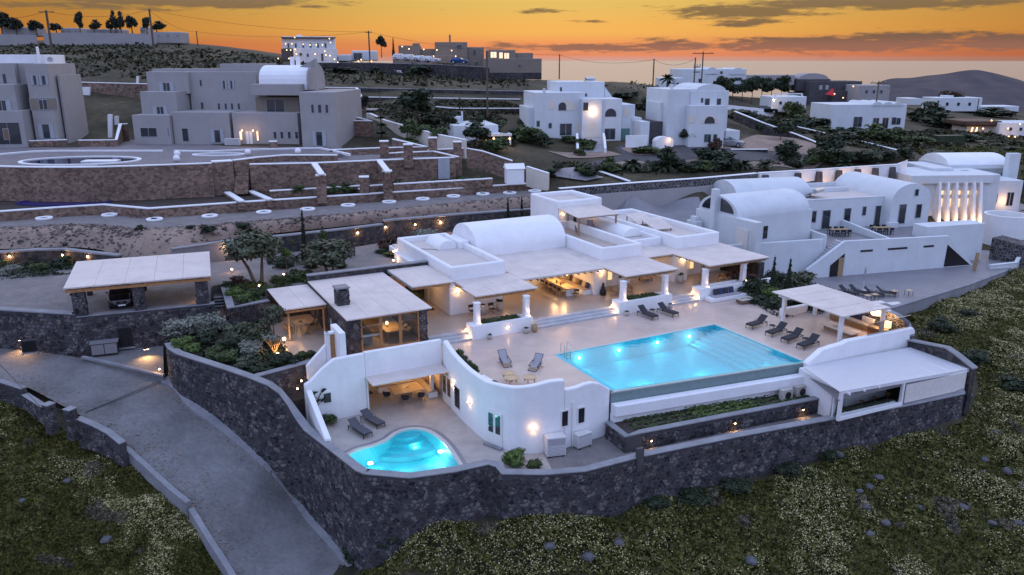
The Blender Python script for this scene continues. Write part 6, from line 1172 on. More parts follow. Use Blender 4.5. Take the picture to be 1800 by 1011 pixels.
# dark retaining wall, rocky bank and ring path behind the gardens
wp=[(302,437,3.85),(400,423,3.85)]
def px_wall(name,label,pts,zb,th,m,cap=None,cap_h=.18,over=.08,**k):return capped_wall(name,label,'stone wall',[(*W(*p).xy,zb if not isinstance(zb,(list,tuple))else zb[i],p[2])for i,p in enumerate(pts)],th,m,cap,cap_h,over,**k)
px_wall('gate_wall','smooth dark grey gate wall behind the carport',[(302,437,3.85),(398,423,3.85)],1.5,.45,'deck','cap',bevel=.07)
px_wall('back_wall','long dark stone wall behind the olive garden, lit by small wall lamps',[(398,423,3.85),(500,413,3.85),(600,402,3.85),(674,393,3.85)],1.5,.5,'lava_far','cap',.22,bevel=.09)
px_wall('back_wall','dark stone wall stepping higher behind the vaulted villa roof',[(674,387,4.15),(800,376,4.15),(938,366,4.15)],1.5,.5,'lava_far','cap',.22,bevel=.09)
px_wall('drive_wall','curving dark wall behind the drive at the far end from the gate',[(-260,442,3.5),(0,442,3.5),(60,438,3.5),(110,437,3.5),(160,443,3.45),(207,448,3.4)],1.5,.5,'lava_far','cap',.22,bevel=.09)
for i,(px,py,z)in enumerate(((403,432,3.3),(461,424,3.3),(518,417,3.3),(576,411,3.3),(628,408,3.2),(677,398,3.4),(729,394,3.4),(773,389,3.4),(858,381,3.4),(902,377,3.4),(18,449,3.0),(111,447,3.0),(155,449,3.0),(197,451,3.0))):
 lab=['where the smooth gate wall ends','half hidden by the olive crown','above the slim young tree','beside the small standard tree','at the slatted garden gate','at the step in the wall','behind the silvery shrub','brightest one behind the villa roof','beyond the vault, by the cypress pair','between the cypress pair','at the outer end of the drive wall','over the pale shrub on the drive','small one next to the drive wall end','at the very end of the drive wall'][i]
 p=W(px,py,z)+Vector((.06,-.25,0));t=thing('wall_lamp','small lit lamp on the dark wall, '+lab,'wall lamp',p,R(25),'garden wall lamps');MB().lathe([(.05,-.06),(.08,.0),(.09,.07),(.06,.08)],n=8).build('housing','frame',t);b=link('bulb',_bulb,t);b.location=(0,-.06,.0);b.scale=(1.3,)*3;lamp('wall_lamp_glow',(0,-.14,-.06),95 if i in(0,2,7,13)else 50,radius=.05,parent=t)
gt=thing('slatted_gate','dark slatted garden gate standing in the back wall beside its lit lamp','gate',W(612,452,2.1),R(30));[MB().box(-.8+.16*k,-.04,.05,-.7+.16*k,.04,1.9).build('slat','frame',gt)for k in range(10)];MB().box(-.82,.041,.4,.8,.08,.5).build('brace','frame',gt);MB().box(-.82,.041,1.5,.8,.08,1.6).build('brace','frame',gt)
po=[W(*p)for p in((-260,392,4.5),(0,388,4.5),(180,380,4.5),(260,385,4.5),(450,373,4.5),(650,358,4.6),(945,335,4.8))];pi=[W(*p)for p in((-260,405,4.5),(0,400,4.5),(150,394,4.5),(262,401,4.5),(450,388,4.5),(620,374,4.6),(945,342,4.8))]
po=[Vector(p)for p in smooth_path([tuple(p)for p in po],5)];pi=[Vector(p)for p in smooth_path([tuple(p)for p in pi],5)]
ground(MB().strip([p+Vector((0,.6,0))for p in po],pi),'path','gravel')
def build_bank():
 foot=[W(*p)for p in((-260,440,3.1),(0,438,3.1),(110,434,3.1),(180,440,2.9),(215,455,2.12),(255,462,2.12),(300,455,2.12),(330,432,3.2),(450,414,3.3),(640,394,3.4),(945,362,3.9))];foot=[Vector(p)for p in smooth_path([tuple(p)for p in foot],30)];X0,X1=foot[0].x,foot[-1].x;foot=[min(foot,key=lambda q:abs(q.x-(X0+(X1-X0)*(p.x-pi[0].x)/(pi[-1].x-pi[0].x))))for p in pi]
 mb=MB();n=len(pi);k=7;vs=[]
 for i in range(n):
  a,b=pi[i]+Vector((0,0,-.02)),foot[i]
  for j in range(k+1):
   f=j/k;p=a.lerp(b,f);w=math.sin(f*math.pi);vs.append((p.x,p.y-w*.4,p.z+w*(.35+.3*mnoise.noise(Vector((p.x*.5,p.y*.5,0))))))
 mb.add(vs,[(i*(k+1)+j,i*(k+1)+j+1,(i+1)*(k+1)+j+1,(i+1)*(k+1)+j)for i in range(n-1)for j in range(k)]);ground(mb,'earth_bank','bank',smooth=True)
 g=random.Random(9);st=MB();rk=[]
 def blob(mb_,c,s,m=8):
  vs_=[]
  for a in range(3):
   for b in range(5):th=.5+a*1.05;ph=b*1.257+a;r=s*g.uniform(.7,1.2);vs_.append((c[0]+r*math.sin(th)*math.cos(ph),c[1]+r*math.sin(th)*math.sin(ph),c[2]+r*math.cos(th)*.7))
  fs=[(a*5+b,a*5+(b+1)%5,a*5+5+(b+1)%5,a*5+5+b)for a in range(2)for b in range(5)]+[(4,3,2,1,0),(10,11,12,13,14)]
  mb_.add(vs_,fs)
 for i in range(1500):
  s=g.random()*(n-1.01);q=int(s);f=s-q;a=pi[q].lerp(pi[q+1],f);b=foot[q].lerp(foot[q+1],f);h=g.random()**1.6 if a.x<-20 else g.random();p=a.lerp(b,h);w=math.sin(h*math.pi)
  blob(st,(p.x,p.y-w*.4+.05,p.z+w*.4),g.uniform(.07,.2))
 st.build('bank_rubble',mat_cell('bank_rubble',[(.05,.045,.045),(.10,.085,.08),(.26,.20,.17),(.20,.17,.16),(.07,.06,.06)],3),None,kind='stuff')
 for i,(px,py,s)in enumerate(((66,424,.62),(95,421,.75),(40,428,.5),(47,419,.34),(126,425,.4),(134,413,.36),(232,417,.38),(240,419,.34),(247,414,.3),(330,424,.5),(115,430,.35),(205,412,.28),(160,420,.3))):
  m_=MB();blob(m_,(0,0,0),s);o=m_.build('boulder','rock',None);o.location=W(px,py,3.4)+Vector((0,-.15,.1));tag(o,['large dark rock lying on the bare bank, wider than tall','largest dark rock on the bare earth bank','flat dark rock at the drive end of the bare bank','small dark rock above the flat one on the bank','dark rock beside the largest one on the bank','dark rock high on the bank above the drive wall','first of three dark rocks together on the bank','middle of three dark rocks together on the bank','last of three dark rocks together on the bank','long low rock on the bank near the gate wall','low dark rock under the largest one on the bank','small lone rock just under the ring path','small lone rock midway up the bare bank'][i],'rock','dark rocks on the earth bank')
build_bank()
ringm=MB().lathe([(.55,0),(.82,.0),(.86,.22),(.80,.27),(.58,.27),(.54,.2),(.5,.12)],n=20).mesh('rim','white')
for i,(px,py,z)in enumerate(((78,386,4.5),(193,380,4.5),(272,388,4.5),(369,382,4.5),(464,375,4.5),(541,370,4.52),(612,363,4.55),(684,357,4.6),(743,352,4.63),(797,347,4.66),(849,343,4.7),(896,341,4.75),(940,338,4.8))):
 t=thing('planting_ring','white round tree ring on the earth path, %s'%['farthest from the villa','above the carport end of the drive wall','at the low bend of the white-capped wall','above the carport roof corner','above the big olive tree','above the young cypress','above the round silvery bush','just before the step in the dark wall','after the step in the dark wall','third from the tower','above the vault ridge','second from the tower','beside the villa tower'][i],'tree ring',W(px,py,z),0,'white rings along the path');link('rim',ringm,t,smooth=True)
 MB().lathe([(.01,.16),(.50,.16)],n=14).build('soil','soil',t)
 if i in(2,10,11):c=link('foliage',leaves('tuft',0,'green'),t);c.location=(0,0,.15);c.scale=(.4,.4,.3)
# planting of the olive garden
def PB(px,py,z,s,m,label,h=None,name='shrub',kind='bush',cat='shrub',group=None):return bush(name,label,W(px,py,z),s*1.22,m,(h or s)*1.12,kind,None,group,cat)
tree('olive_tree','big olive tree with a leaning double trunk between carport and pergola',W(455,500,2.2),4.9,2.7,'olive',2.1,stems=2,trunk=.17,lean=(-.5,.1))
tree('olive_tree','wide round olive bush on the gravel behind the dining room roof',W(578,480,2.1),3.4,2.7,'olive',1.6,stems=3,trunk=.09,crown_z=1.55)
tree('young_tree','slim young tree with a bare stem lit from the wall behind it',W(518,462,2.1),2.2,.35,'green',.4,trunk=.035)
tree('young_tree','small standard tree with a fresh green ball head beside the olive',W(505,484,2.1),2.5,.62,'brightgreen',.6,trunk=.035)
tree('young_tree','thin upright leafy tree in front of a wall lamp, near the slatted gate',W(570,452,2.1),2.4,.45,'green',.75,trunk=.03)
cypress('slender dark cypress standing against the rocky bank',W(537,462,2.1),5.0,.75);cypress('thin dark cypress behind the vault, nearer the ridge end',W(893,395,2.6),2.9,.62);cypress('thin dark cypress behind the vault, close to the tower',W(917,390,2.6),2.9,.62)
tree('garden_tree','olive sapling with a grey round crown at the edge of the garden pergola',W(484,612,.5),3.1,.95,'olive',1.0,trunk=.06)
bt=thing('bare_tree','bare pale-branched small tree lit by the garden lamp','tree',W(483,625,.5),0);mb=MB();g=random.Random(4)
for k in range(11):
 a=6.28*k/11;p0=Vector((0,0,.1));p1=Vector((.35*math.cos(a),.35*math.sin(a),.75+.2*g.random()));p2=p1+Vector((.5*math.cos(a+.3),.5*math.sin(a+.3),.6));mb.tube(p0,p1,.035,.022,5);mb.tube(p1,p2,.022,.01,5);mb.tube(p1,p1+Vector((.3*math.cos(a-.7),.3*math.sin(a-.7),.5)),.016,.006,4)
mb.build('branches','wood',bt);c=link('crown',leaves('tuft',0,'silver'),bt);c.location=(0,0,1.1);c.scale=(.9,.9,.7)
for px,py,z,s,m,lab,h in((312,588,.9,1.25,'silver','pale flowering shrub at the rounded corner of the garden',1.0),(345,583,.9,1.3,'silver','pale flowering shrub second along the garden edge under the carport',1.1),(378,577,.8,1.15,'silver','pale flowering shrub third along the garden edge, by the rust hedge',1.0),(395,568,.8,1.3,'redleaf','rust-brown hedge shrub nearer the dark steps',1.15),(425,560,.8,1.35,'redleaf','rust-brown hedge shrub in the middle of the bed',1.2),(452,556,.8,1.2,'redleaf','rust-brown hedge shrub nearer the garden pergola',1.1),(468,548,.9,1.0,'silver','pale shrub behind the rust hedge by the pergola roof',1.0),(322,609,.9,.75,'brightgreen','bright green low shrub inside the rounded wall corner',.6),(340,617,.8,.6,'brightgreen','second bright green low shrub along the cement cap',.5),(420,595,.7,1.2,'olive','grey-green bushy shrub in the centre of the garden',1.2),(450,600,.6,1.25,'olive','dense grey-green shrub beside the bare tree',1.1),(445,622,.6,.95,'silver','silvery dome shrub below the bare tree',.8),(375,622,.7,.7,'green','low dark green shrub along the cement cap, third from the corner',.5),(400,632,.7,.75,'green','low dark green shrub along the cement cap, fourth from the corner',.5),(432,643,.6,.75,'olive','low grey shrub along the cement cap near the wall junction',.5),(462,652,.5,.8,'dkgreen','dark low shrub at the junction of the two garden walls',.45),(500,640,.5,1.0,'dkgreen','dark dome shrub right beside the brightest garden lamp',.8),(530,630,.5,.6,'green','small green shrub by the white gateway',.5),(545,627,.5,.5,'green','smallest green shrub against the sloping white wall',.45),(365,600,.7,.9,'dkgreen','dark shrub behind the pale flowering shrubs',.7),(398,610,.7,.8,'dkgreen','dark shrub in the hollow of the garden bed',.6),(412,520,2.2,.7,'brightgreen','fresh green shrub inside the cement rim by the steps',.55),(428,528,2.2,.65,'brightgreen','fresh green shrub at the corner of the cement rim',.5),(448,520,2.2,.75,'green','green shrub under the big olive tree',.6),(470,515,2.2,.7,'green','green shrub by the pergola end of the rim bed',.55),(420,500,2.2,.8,'redleaf','brownish shrub behind the cement rim',.6),(400,505,2.2,.6,'dkgreen','dark shrub at the top of the rim bed',.45),(490,497,2.1,.8,'green','green hedge clump beside the gravel path',.6),(522,492,2.1,.95,'green','dense green shrub by the stone wall end of the dining room',.75),(540,487,2.1,.7,'green','lower green shrub next to the dining room wall',.5),(600,470,2.1,.6,'green','ragged shrub at the foot of the round olive bush',.45),(500,470,2.1,.9,'dkgreen','dark shrub against the back wall beside the standard tree',.8),(548,470,2.1,.8,'dkgreen','dark shrub strip behind the gravel path',.5),(685,440,2.1,1.2,'redleaf','tall rust shrub in front of the wall step',1.5),(745,425,2.4,1.5,'silver','large silvery shrub lit from behind near the villa roof',1.2),(690,450,2.1,.9,'green','low green shrub beside the lit villa end wall',.5),(672,445,2.1,.8,'dkgreen','dark shrub at the corner of the gravel court',.5),(18,482,2.1,1.0,'silver','pale round shrub on the drive, farthest from the carport',.8),(68,475,2.1,.9,'green','green shrub on the drive next to the pale round one',.7),(110,468,2.1,1.0,'dkgreen','dark shrub under the second drive wall lamp',.9),(60,458,2.1,1.4,'dkgreen','biggest dark shrub against the drive wall',1.1),(150,470,2.1,.8,'dkgreen','dark shrub just behind the carport roof edge',.6),(10,465,2.1,.8,'green','green shrub in the outer corner of the drive wall',.7),(248,405,4.3,.6,'dkgreen','small dark bush growing out of the bank under the ring path',.5),(365,408,4.2,.8,'dkgreen','two-lobed dark bush on the bank above the gate wall',.7),(430,402,4.2,.9,'dkgreen','dark bush on the bank above the big olive',.6),(335,402,4.4,.45,'dkgreen','smallest dark bush on the bank above the gate wall',.35)):
 PB(px,py,z,s,m,lab,h)
for(px,py,z),lab,p in(((489,628,.55),'brightest garden lamp low among the dark shrubs',60),((500,601,.6),'glowing garden lamp beside the bare tree',35),((456,507,2.3),'glowing garden lamp under the big olive trunk',14),((499,487,2.2),'lit path lamp at the small standard tree',16),((585,455,2.9),'small glowing lamp inside the round olive bush',8),((408,478,2.2),'lit bollard on the gravel where the gate wall ends',20),((692,446,2.6),'small glowing lamp on a stake near the villa end wall',14),((692,462,2.2),'lit ground lamp at the corner of the villa end wall',16)):
 t=thing('garden_lamp',lab,'garden lamp',W(px,py,z),0);MB().tube((0,0,-.3),(0,0,.1),.03,n=7).lathe([(.05,.1),(.08,.13),(.07,.15)],n=8).build('post','frame',t);b=link('bulb',_bulb,t);b.location=(0,0,.24);b.scale=(2.0 if p>30 else 1.3,)*3;lamp('garden_glow',(0,-.05,.45),p,radius=.07,parent=t)
# buildings measured on their own facade planes
class Face(Frame):
 def __init__(s,px,py,Y,deg):p=D(px,py,Y);Frame.__init__(s,p.x,p.y,deg)
 def on(s,px,py,v):
  a,b,c=ray(px,py);t=(v-s.o[0]*s.s+s.o[1]*s.c)/(-a*s.s+b*s.c);u,_=s.loc((a*t,b*t));return u,CAMZ+c*t
 def root(s,name,label,cat,group=None):return thing(name,label,cat,s.pt(0,0),s.a,group)
def fb(t,F,v,x0,y0,x1,y1,dep,name='wall',m='white_shaded',b=.06,zb=None):
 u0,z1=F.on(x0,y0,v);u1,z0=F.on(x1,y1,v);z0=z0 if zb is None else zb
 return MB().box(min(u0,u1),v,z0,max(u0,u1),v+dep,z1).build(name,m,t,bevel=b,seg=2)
def fw(t,F,v,wins,pane='glass_dark',fm='shutter',nm='window',shut=None,d=.06):
 for x0,y0,x1,y1 in wins:
  u0,z1=F.on(x0,y0,v);u1,z0=F.on(x1,y1,v);w=u1-u0
  f=MB().box(u0,v-d*.6,z0,u1,v+.05,z1).build(nm,fm,t);n=2 if w>1.0 else 1
  for k in range(n):MB().box(u0+.07+w*k/n*.96,v-d,z0+.07,u0+w*(k+1)/n-.06,v-d*.61,z1-.07).build('pane',pane,f)
  if shut:
   for a,q in((u0-w*.55,u0-.02),(u1+.02,u1+w*.55)):MB().box(a,v-.1,z0,q,v-.005,z1).build('shutter',shut,t)
def fa(t,F,v,arcs,m='glass_dark',nm='arched_window',dep=.05,flat=0.0):
 for x0,y0,x1,y1 in arcs:
  u0,z1=F.on(x0,y0,v);u1,z0=F.on(x1,y1,v);c,r=(u0+u1)/2,(u1-u0)/2;rise=min(r,z1-z0);zs=z1-rise
  P=[(u0,z0),(u1,z0)]+[(c+r*math.cos(a),zs+rise*math.sin(a))for a in np.linspace(0,math.pi,9)]
  P=[p for i,p in enumerate(P)if i==0 or(abs(p[0]-P[i-1][0])+abs(p[1]-P[i-1][1]))>1e-4];P=P[:-1]if abs(P[-1][0]-P[0][0])+abs(P[-1][1]-P[0][1])<1e-4 else P
  n=len(P);MB().add([(x,y,z)for y in(v-dep,v+.04)for x,z in P],[tuple(range(n)),tuple(range(2*n-1,n-1,-1))]+[(i,(i+1)%n,n+(i+1)%n,n+i)for i in range(n)]).build(nm,m,t)
def glow(label,p,power=0,s=1.0,name='lamp',cat='lamp',group='far lit lamps',m=None):
 o=link(name,_bulb_far);o.location=p;o.scale=(s,)*3
 if m:o.data=o.data.copy();o.data.materials[0]=M[m]
 if power:lamp('glow_light',p+Vector((0,-.5,0)),power,radius=.2)
 return tag(o,label,cat,group)
# tan stone terraces below the grey houses
tan_w=lambda lab,pts,zb,th=.5,**k:px_wall('terrace_wall',lab,pts,zb,th,'tan','white',.14,.05,**k)
tan_w('long low tan wall with a white cap along the ring path',[(-260,380,5.6),(0,371,5.6),(100,364,5.6),(180,359,5.6),(260,366,5.6),(450,353,5.6),(650,340,5.6),(945,321,5.6)],4.1)
lp_=[W(*p)for p in((-260,380,5.45),(0,371,5.45),(180,359,5.45),(260,366,5.45),(450,353,5.45),(650,340,5.45),(945,321,5.45),(940,300,5.8),(800,316,5.8),(560,330,5.8),(370,340,5.8),(0,348,5.8),(-260,350,5.8))]
ground(MB().prism([(p.x,p.y+.2)for p in lp_],4.0,5.45),'lower_terrace','soil')
T1=smooth_path([(-260,292,9.5),(-60,291,9.5),(60,293,9.5),(150,293,9.5),(260,290,9.5),(372,286,9.5)],3)
tan_w('tall curved tan wall holding up the pool terrace of the grey houses',T1,5.5)
tan_w('tan wall with a dark arched niche beside the stair gap',[(373,284,9.55),(409,282,9.55)],5.5,1.2)
tan_w('tan wall climbing behind the narrow stairs',[(411,281,9.5),(452,276,9.6),(500,272,9.6),(592,272,9.6)],8.0)
tan_w('tall tan wall right of the narrow stairs with three sloping white buttresses',[(438,288,9.0),(550,286,9.0),(663,281,9.0),(801,276,9.0)],5.5)
ft_=[W(*p)for p in((-260,291,9.3),(60,292,9.3),(260,289,9.3),(372,285,9.3),(437,278,9.3),(600,271,9.3),(600,240,9.3),(-260,240,9.3))]
ground(MB().prism([(p.x,p.y+.3)for p in ft_],5.0,9.3),'pool_court','paving')
f2=[W(*p)for p in((438,287,8.8),(550,285,8.8),(663,280,8.8),(801,275,8.8),(815,250,8.8),(600,250,8.8),(440,274,8.8))];ground(MB().prism([(p.x,p.y+.3)for p in f2],5.0,8.8),'upper_terrace','paving')
p=W(386,322,7.6);a=thing('niche_arch','dark arched niche set into the tan wall','niche',W(386,283,9.5)+Vector((0,-.06,0)),R(10));h=9.5;mb=MB();mb.prism([(-.55+.0,-.06),(.55,-.06),(.55,.1),(-.55,.1)],-2.7,-1.2)
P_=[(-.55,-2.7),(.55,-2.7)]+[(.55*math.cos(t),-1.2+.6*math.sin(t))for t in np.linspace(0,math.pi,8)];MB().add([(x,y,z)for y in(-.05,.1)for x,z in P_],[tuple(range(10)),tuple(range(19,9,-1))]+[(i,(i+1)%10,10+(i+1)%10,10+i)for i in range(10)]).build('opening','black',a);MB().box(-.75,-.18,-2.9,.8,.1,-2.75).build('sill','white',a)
s_=thing('stone_stairs','narrow tan stairs climbing through the gap in the tall wall','stairs',W(424,340,5.8),R(10));[MB().box(-.75,.3*k,-.1,.75,4.2,.3+.3*k).build('tread','tan',s_)for k in range(11)]
for(px,py,z,w,zt),lab in zip(((566,343,5.8,.55,8.2),(682,336,5.8,.55,8.3),(641,336,5.8,.55,7.6),(676,276,8.9,.55,11.0),(718,281,8.9,.55,10.9),(761,272,8.9,.55,11.2),(805,312,6.2,.5,10.9),(481,262,9.3,.5,10.4)),('under the first sloping buttress','under the second sloping buttress','standing alone between the buttresses','farthest in the row on the upper terrace','second in the row on the upper terrace','third in the row on the upper terrace','at the corner past the grey door panels','before the small row of windows of the grey house')):
 p=W(px,py,z);t=thing('stone_pillar','square tan stone pillar '+lab,'pillar',p,R(10),'tan stone pillars');MB().box(-w,-w,-.9,w,w,zt-z-.12).build('shaft','tan',t);MB().box(-w-.04,-w-.04,zt-z-.119,w+.04,w+.04,zt-z).build('coping','white',t)
for i,(a,b)in enumerate((((552,287,9.0),(566,307,8.3)),((666,281,9.0),(682,302,8.35)),((440,336,5.85),(475,351,5.7)),((628,326,6.0),(636,333,5.9)),((399,338,5.9),(425,354,5.8)))):
 p,q=W(*a),W(*b);t=thing('buttress_cap',['sloping white buttress cap, first on the tall tan wall','sloping white buttress cap, second on the tall tan wall','white cap crossing the lower terrace near the stairs','short white cap beside the lone pillar','white cap running out from the stair foot'][i],'wall cap',p,0,'white wall caps');d=q-p;MB().bar((0,0,0),d,.7,.16).build('coping','white',t);MB().bar((0,0,-.5),d+Vector((0,0,-.5)),.6,.8).build('core','tan',t)
for i,pts in enumerate(([(474,335,6.3),(562,330,6.3)],[(574,329,6.3),(634,326,6.3)],[(650,326,6.4),(676,324,6.4)],[(692,323,6.5),(866,313,6.6)],[(579,263,9.6),(672,259,9.7)],[(682,269,9.4),(712,267,9.4)],[(724,267,9.4),(760,265,9.5),(803,275,9.1)],[(682,259,9.8),(752,257,9.8),(692,243,10.6)],[(752,263,9.6),(815,260,9.7)],[(50,247,10.2),(117,245,10.2)],[(137,246,10.2),(206,245,10.3),(214,217,11.9),(222,217,11.9)],[(113,214,10.6),(200,218,10.6)],[(119,187,13.4),(245,195,12.7)],[(115,177,13.9),(212,179,13.8)])):
 tan_w('short tan wall with a white cap, '+['under the tall wall by the stairs','before the lone pillar','between the lone pillar and second buttress','along the shrubs under the grey door panels','at the back of the upper terrace by the grey house','between the first two pillars','bending down to the corner pillar','in a sharp angle behind the row of pillars','behind the third pillar','under the outermost grey house','stepping up between the two grey houses','beside the green court','second row behind the green court','top row below the slabs'][i],pts,min(p[2]for p in pts)-(1.0 if i<9 else 1.6),.4)
tan_w('high tan stone wall at the back between the two grey houses',[(100,143,17.4),(258,147,17.15)],11.5);tan_w('high tan stone wall behind the conifers right of the grey house',[(565,153,16.4),(625,154,16.35),(638,182,13.9)],11.5)
tan_w('tan retaining wall beyond the grey house with a white zigzag cap',[(590,211,12.4),(655,212,12.4),(618,203,12.9),(592,198,13.2)],9.0)
for i,(x0,y0,x1,y1,z)in enumerate(((145,153,157,185,13.5),(221,152,231,185,13.4),(236,134,239,185,13.4),(241,152,249,185,13.4),(189,201,196,236,10.3),(201,204,207,227,10.5))):
 p=W((x0+x1)/2,y1,z);q=D((x0+x1)/2+(4 if i==2 else 0),y0,p.y);w=(x1-x0)*p.y/FOC/2;o=MB().hexa([(p.x-w,p.y,p.z-.5),(p.x+w,p.y,p.z-.5),(p.x+w,p.y+.4,p.z-.5),(p.x-w,p.y+.4,p.z-.5)],[(q.x-w,p.y,q.z),(q.x+w,p.y,q.z),(q.x+w,p.y+.4,q.z),(q.x-w,p.y+.4,q.z)]).build('concrete_slab','white',None)
 tag(o,['upright white slab standing alone near the outermost house','wide upright white slab beside the leaning one','tall thin leaning white slab','upright white slab against the grey house','tapered white post by the green court','shorter tapered white post by the green court'][i],'slab','white standing slabs')
cm=[(p.x,p.y)for p in(W(118,228,10.3),W(168,230,10.3),W(168,224,10.3),(W(118,222,10.3)))];ground(MB().prism(cm,9.0,10.35),'green_court',mat('green_sports_floor',(.04,.09,.055),.8,.1))
def oval(name,label,cx,cy,z,ra,rb,m,rim=.35,rot=R(4),kind='pool',wm=None):
 t=thing(name,label,kind,W(cx,cy,z),rot);n=36;E=lambda q:[((ra+q)*math.cos(6.283*i/n),(rb+q)*math.sin(6.283*i/n))for i in range(n)]
 a,b=E(0),E(rim);MB().add([(*p,.12)for p in a]+[(*p,.12)for p in b]+[(*p,-.1)for p in a]+[(*p,-.1)for p in b],[(i,(i+1)%n,n+(i+1)%n,n+i)for i in range(n)]+[(n+i,n+(i+1)%n,3*n+(i+1)%n,3*n+i)for i in range(n)]+[(2*n+i,2*n+(i+1)%n,(i+1)%n,i)for i in range(n)]).build('rim','white' if m!='galv' else 'galv',t)
 MB().prism(a,-.09,.02 if m!='galv' else-.05).build('water' if wm else 'basin',wm or m,t);return t
blue=mat('still_blue_water',(.008,.012,.05),.04,0,spec=.5);t=oval('swimming_pool','big unlit oval pool with a white rim on the tan terrace',142,283,9.32,6.5,3.9,'w',.45,wm=blue)
MB().box(.6,-1.5,-.05,4.6,.2,.14).build('rim_spur','white',t,bevel=.05);oval('swimming_pool','narrow unlit pool with a wavy white rim before the grey house',384,272,9.32,2.9,1.1,'w',.4,wm=blue)
oval('empty_pool','empty purple-blue tiled basin under the tall curved wall',112,356,5.52,4.8,1.7,'galv',.35);MB()
for i,(px,py)in enumerate(((312,274),(311,282),(436,271),(524,269))):o=MB().lathe([(.03,-.4),(.26,-.32),(.4,-.08),(.4,.1),(.26,.33),(.03,.4)],n=14).build('globe_lamp','white',None,smooth=True);o.location=W(px,py+2,9.32)+Vector((0,0,.38));tag(o,'unlit white globe lamp '+['behind its twin by the oval pool','in front of its twin at the terrace edge','at the end of the narrow pool','alone before the long grey house'][i],'globe lamp','white globe lamps')
for i,pts in enumerate(([(-60,275,9.5),(0,270,9.5),(60,265,9.5),(103,264,9.5),(285,264,9.5)],[(305,264,9.5),(370,265,9.5),(432,262,9.5),(560,259,9.5),(612,270,9.5)])):px_wall('terrace_kerb',['low white kerb behind the oval pool','low white wavy kerb in front of the grey house'][i],pts,9.2,.35,'white','white',.1,.02)
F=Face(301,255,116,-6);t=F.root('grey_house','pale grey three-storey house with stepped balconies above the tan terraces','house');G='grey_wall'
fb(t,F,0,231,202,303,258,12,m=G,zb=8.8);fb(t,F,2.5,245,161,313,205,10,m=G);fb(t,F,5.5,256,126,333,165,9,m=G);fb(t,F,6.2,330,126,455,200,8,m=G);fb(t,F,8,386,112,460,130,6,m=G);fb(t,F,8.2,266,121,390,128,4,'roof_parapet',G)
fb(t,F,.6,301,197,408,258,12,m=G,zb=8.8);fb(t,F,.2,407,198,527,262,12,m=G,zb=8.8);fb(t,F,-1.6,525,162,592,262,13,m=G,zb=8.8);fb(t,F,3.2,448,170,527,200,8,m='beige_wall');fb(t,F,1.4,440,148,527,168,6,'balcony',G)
u0,z0=F.on(455,139,3.5);u1,z1=F.on(540,120,3.5);MB().vault(u0,u1,3.5,9.5,z0,1.9,10,zb=z0-1.5).build('barrel_vault','white',t);MB().vault(u1-.1,u1+.35,3.2,9.8,z0,2.2,10,zb=z0-1.5).build('vault_end',G,t,bevel=.03)
fb(t,F,2.4,551,103,558,164,.8,'chimney_fin',G);w=MB();a,b,c=F.on(526,118,2.8),F.on(556,103,2.8),F.on(556,120,2.8);w.add([(p[0],v,p[1])for v in(2.7,3.1)for p in(a,b,c)],[(0,1,2),(5,4,3),(0,3,4,1),(1,4,5,2),(2,5,3,0)]).build('chimney_wing',G,t);fb(t,F,7,509,100,516,116,.6,'chimney','white');fb(t,F,7,519,100,526,116,.6,'chimney','white')
fw(t,F,5.5,[(286,145,300,162)],shut='shutter');fw(t,F,2.5,[(275,187,289,203)],shut='shutter');fw(t,F,0,[(246,224,277,241),(294,224,298,240)]);fw(t,F,6.2,[(350,140,356,152),(352,179,359,192),(382,181,388,193),(394,181,400,193),(405,181,411,193),(417,181,423,193)]);fw(t,F,6.2,[(391,141,397,157),(404,141,410,157)],shut='shutter')
fw(t,F,.6,[(319,225,333,249)],fm='shutter',nm='door');fw(t,F,.6,[(376,228,389,251)],fm='shutter',nm='door',shut='shutter');fw(t,F,.2,[(420,230,427,247),(450,230,456,248)],'warm_pane');fw(t,F,.2,[(431,230,446,257)],'door_white',nm='door');fw(t,F,.2,[(480,231,487,244),(492,231,499,244),(505,231,512,244),(518,231,525,244)]);fw(t,F,-1.6,[(555,231,568,257)],fm='shutter',nm='door',shut='shutter');fw(t,F,-1.6,[(546,183,553,199),(558,183,566,199),(571,183,578,199)]);fw(t,F,3.2,[(467,174,501,197)])
for px,lab in((428,'outer side'),(447,'inner side')):u,z=F.on(px,229,.2);glow('lit wall lamp at the grey house door, %s'%lab,F.pt(u,-.25,z),22,.8)
u,z=F.on(411,258,-.6);ac_unit('low grey air unit along the wall of the grey house',F.pt(u,-.8,9.3),F.a,2.2,.5,1.0,None)
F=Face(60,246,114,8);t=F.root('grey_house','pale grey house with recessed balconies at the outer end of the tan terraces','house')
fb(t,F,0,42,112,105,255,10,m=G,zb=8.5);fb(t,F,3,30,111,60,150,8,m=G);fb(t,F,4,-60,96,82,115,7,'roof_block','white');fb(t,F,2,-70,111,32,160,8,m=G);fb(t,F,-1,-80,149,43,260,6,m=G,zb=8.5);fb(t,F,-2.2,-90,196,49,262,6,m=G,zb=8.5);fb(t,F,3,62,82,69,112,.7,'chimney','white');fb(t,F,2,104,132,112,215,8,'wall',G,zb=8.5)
fw(t,F,0,[(57,132,66,150),(72,132,82,150)],shut='shutter');fw(t,F,0,[(51,172,103,194)],'beige_wall',nm='balcony_recess');fw(t,F,-.08,[(67,175,85,193)]);fw(t,F,0,[(73,218,90,244)],fm='shutter',nm='door',shut='shutter');fw(t,F,2,[(3,129,13,147)]);fw(t,F,-1,[(-6,176,13,196)],shut='shutter');fw(t,F,-2.2,[(-10,215,40,254)]);fw(t,F,-2.28,[(4,226,18,246)],'fab_brown')
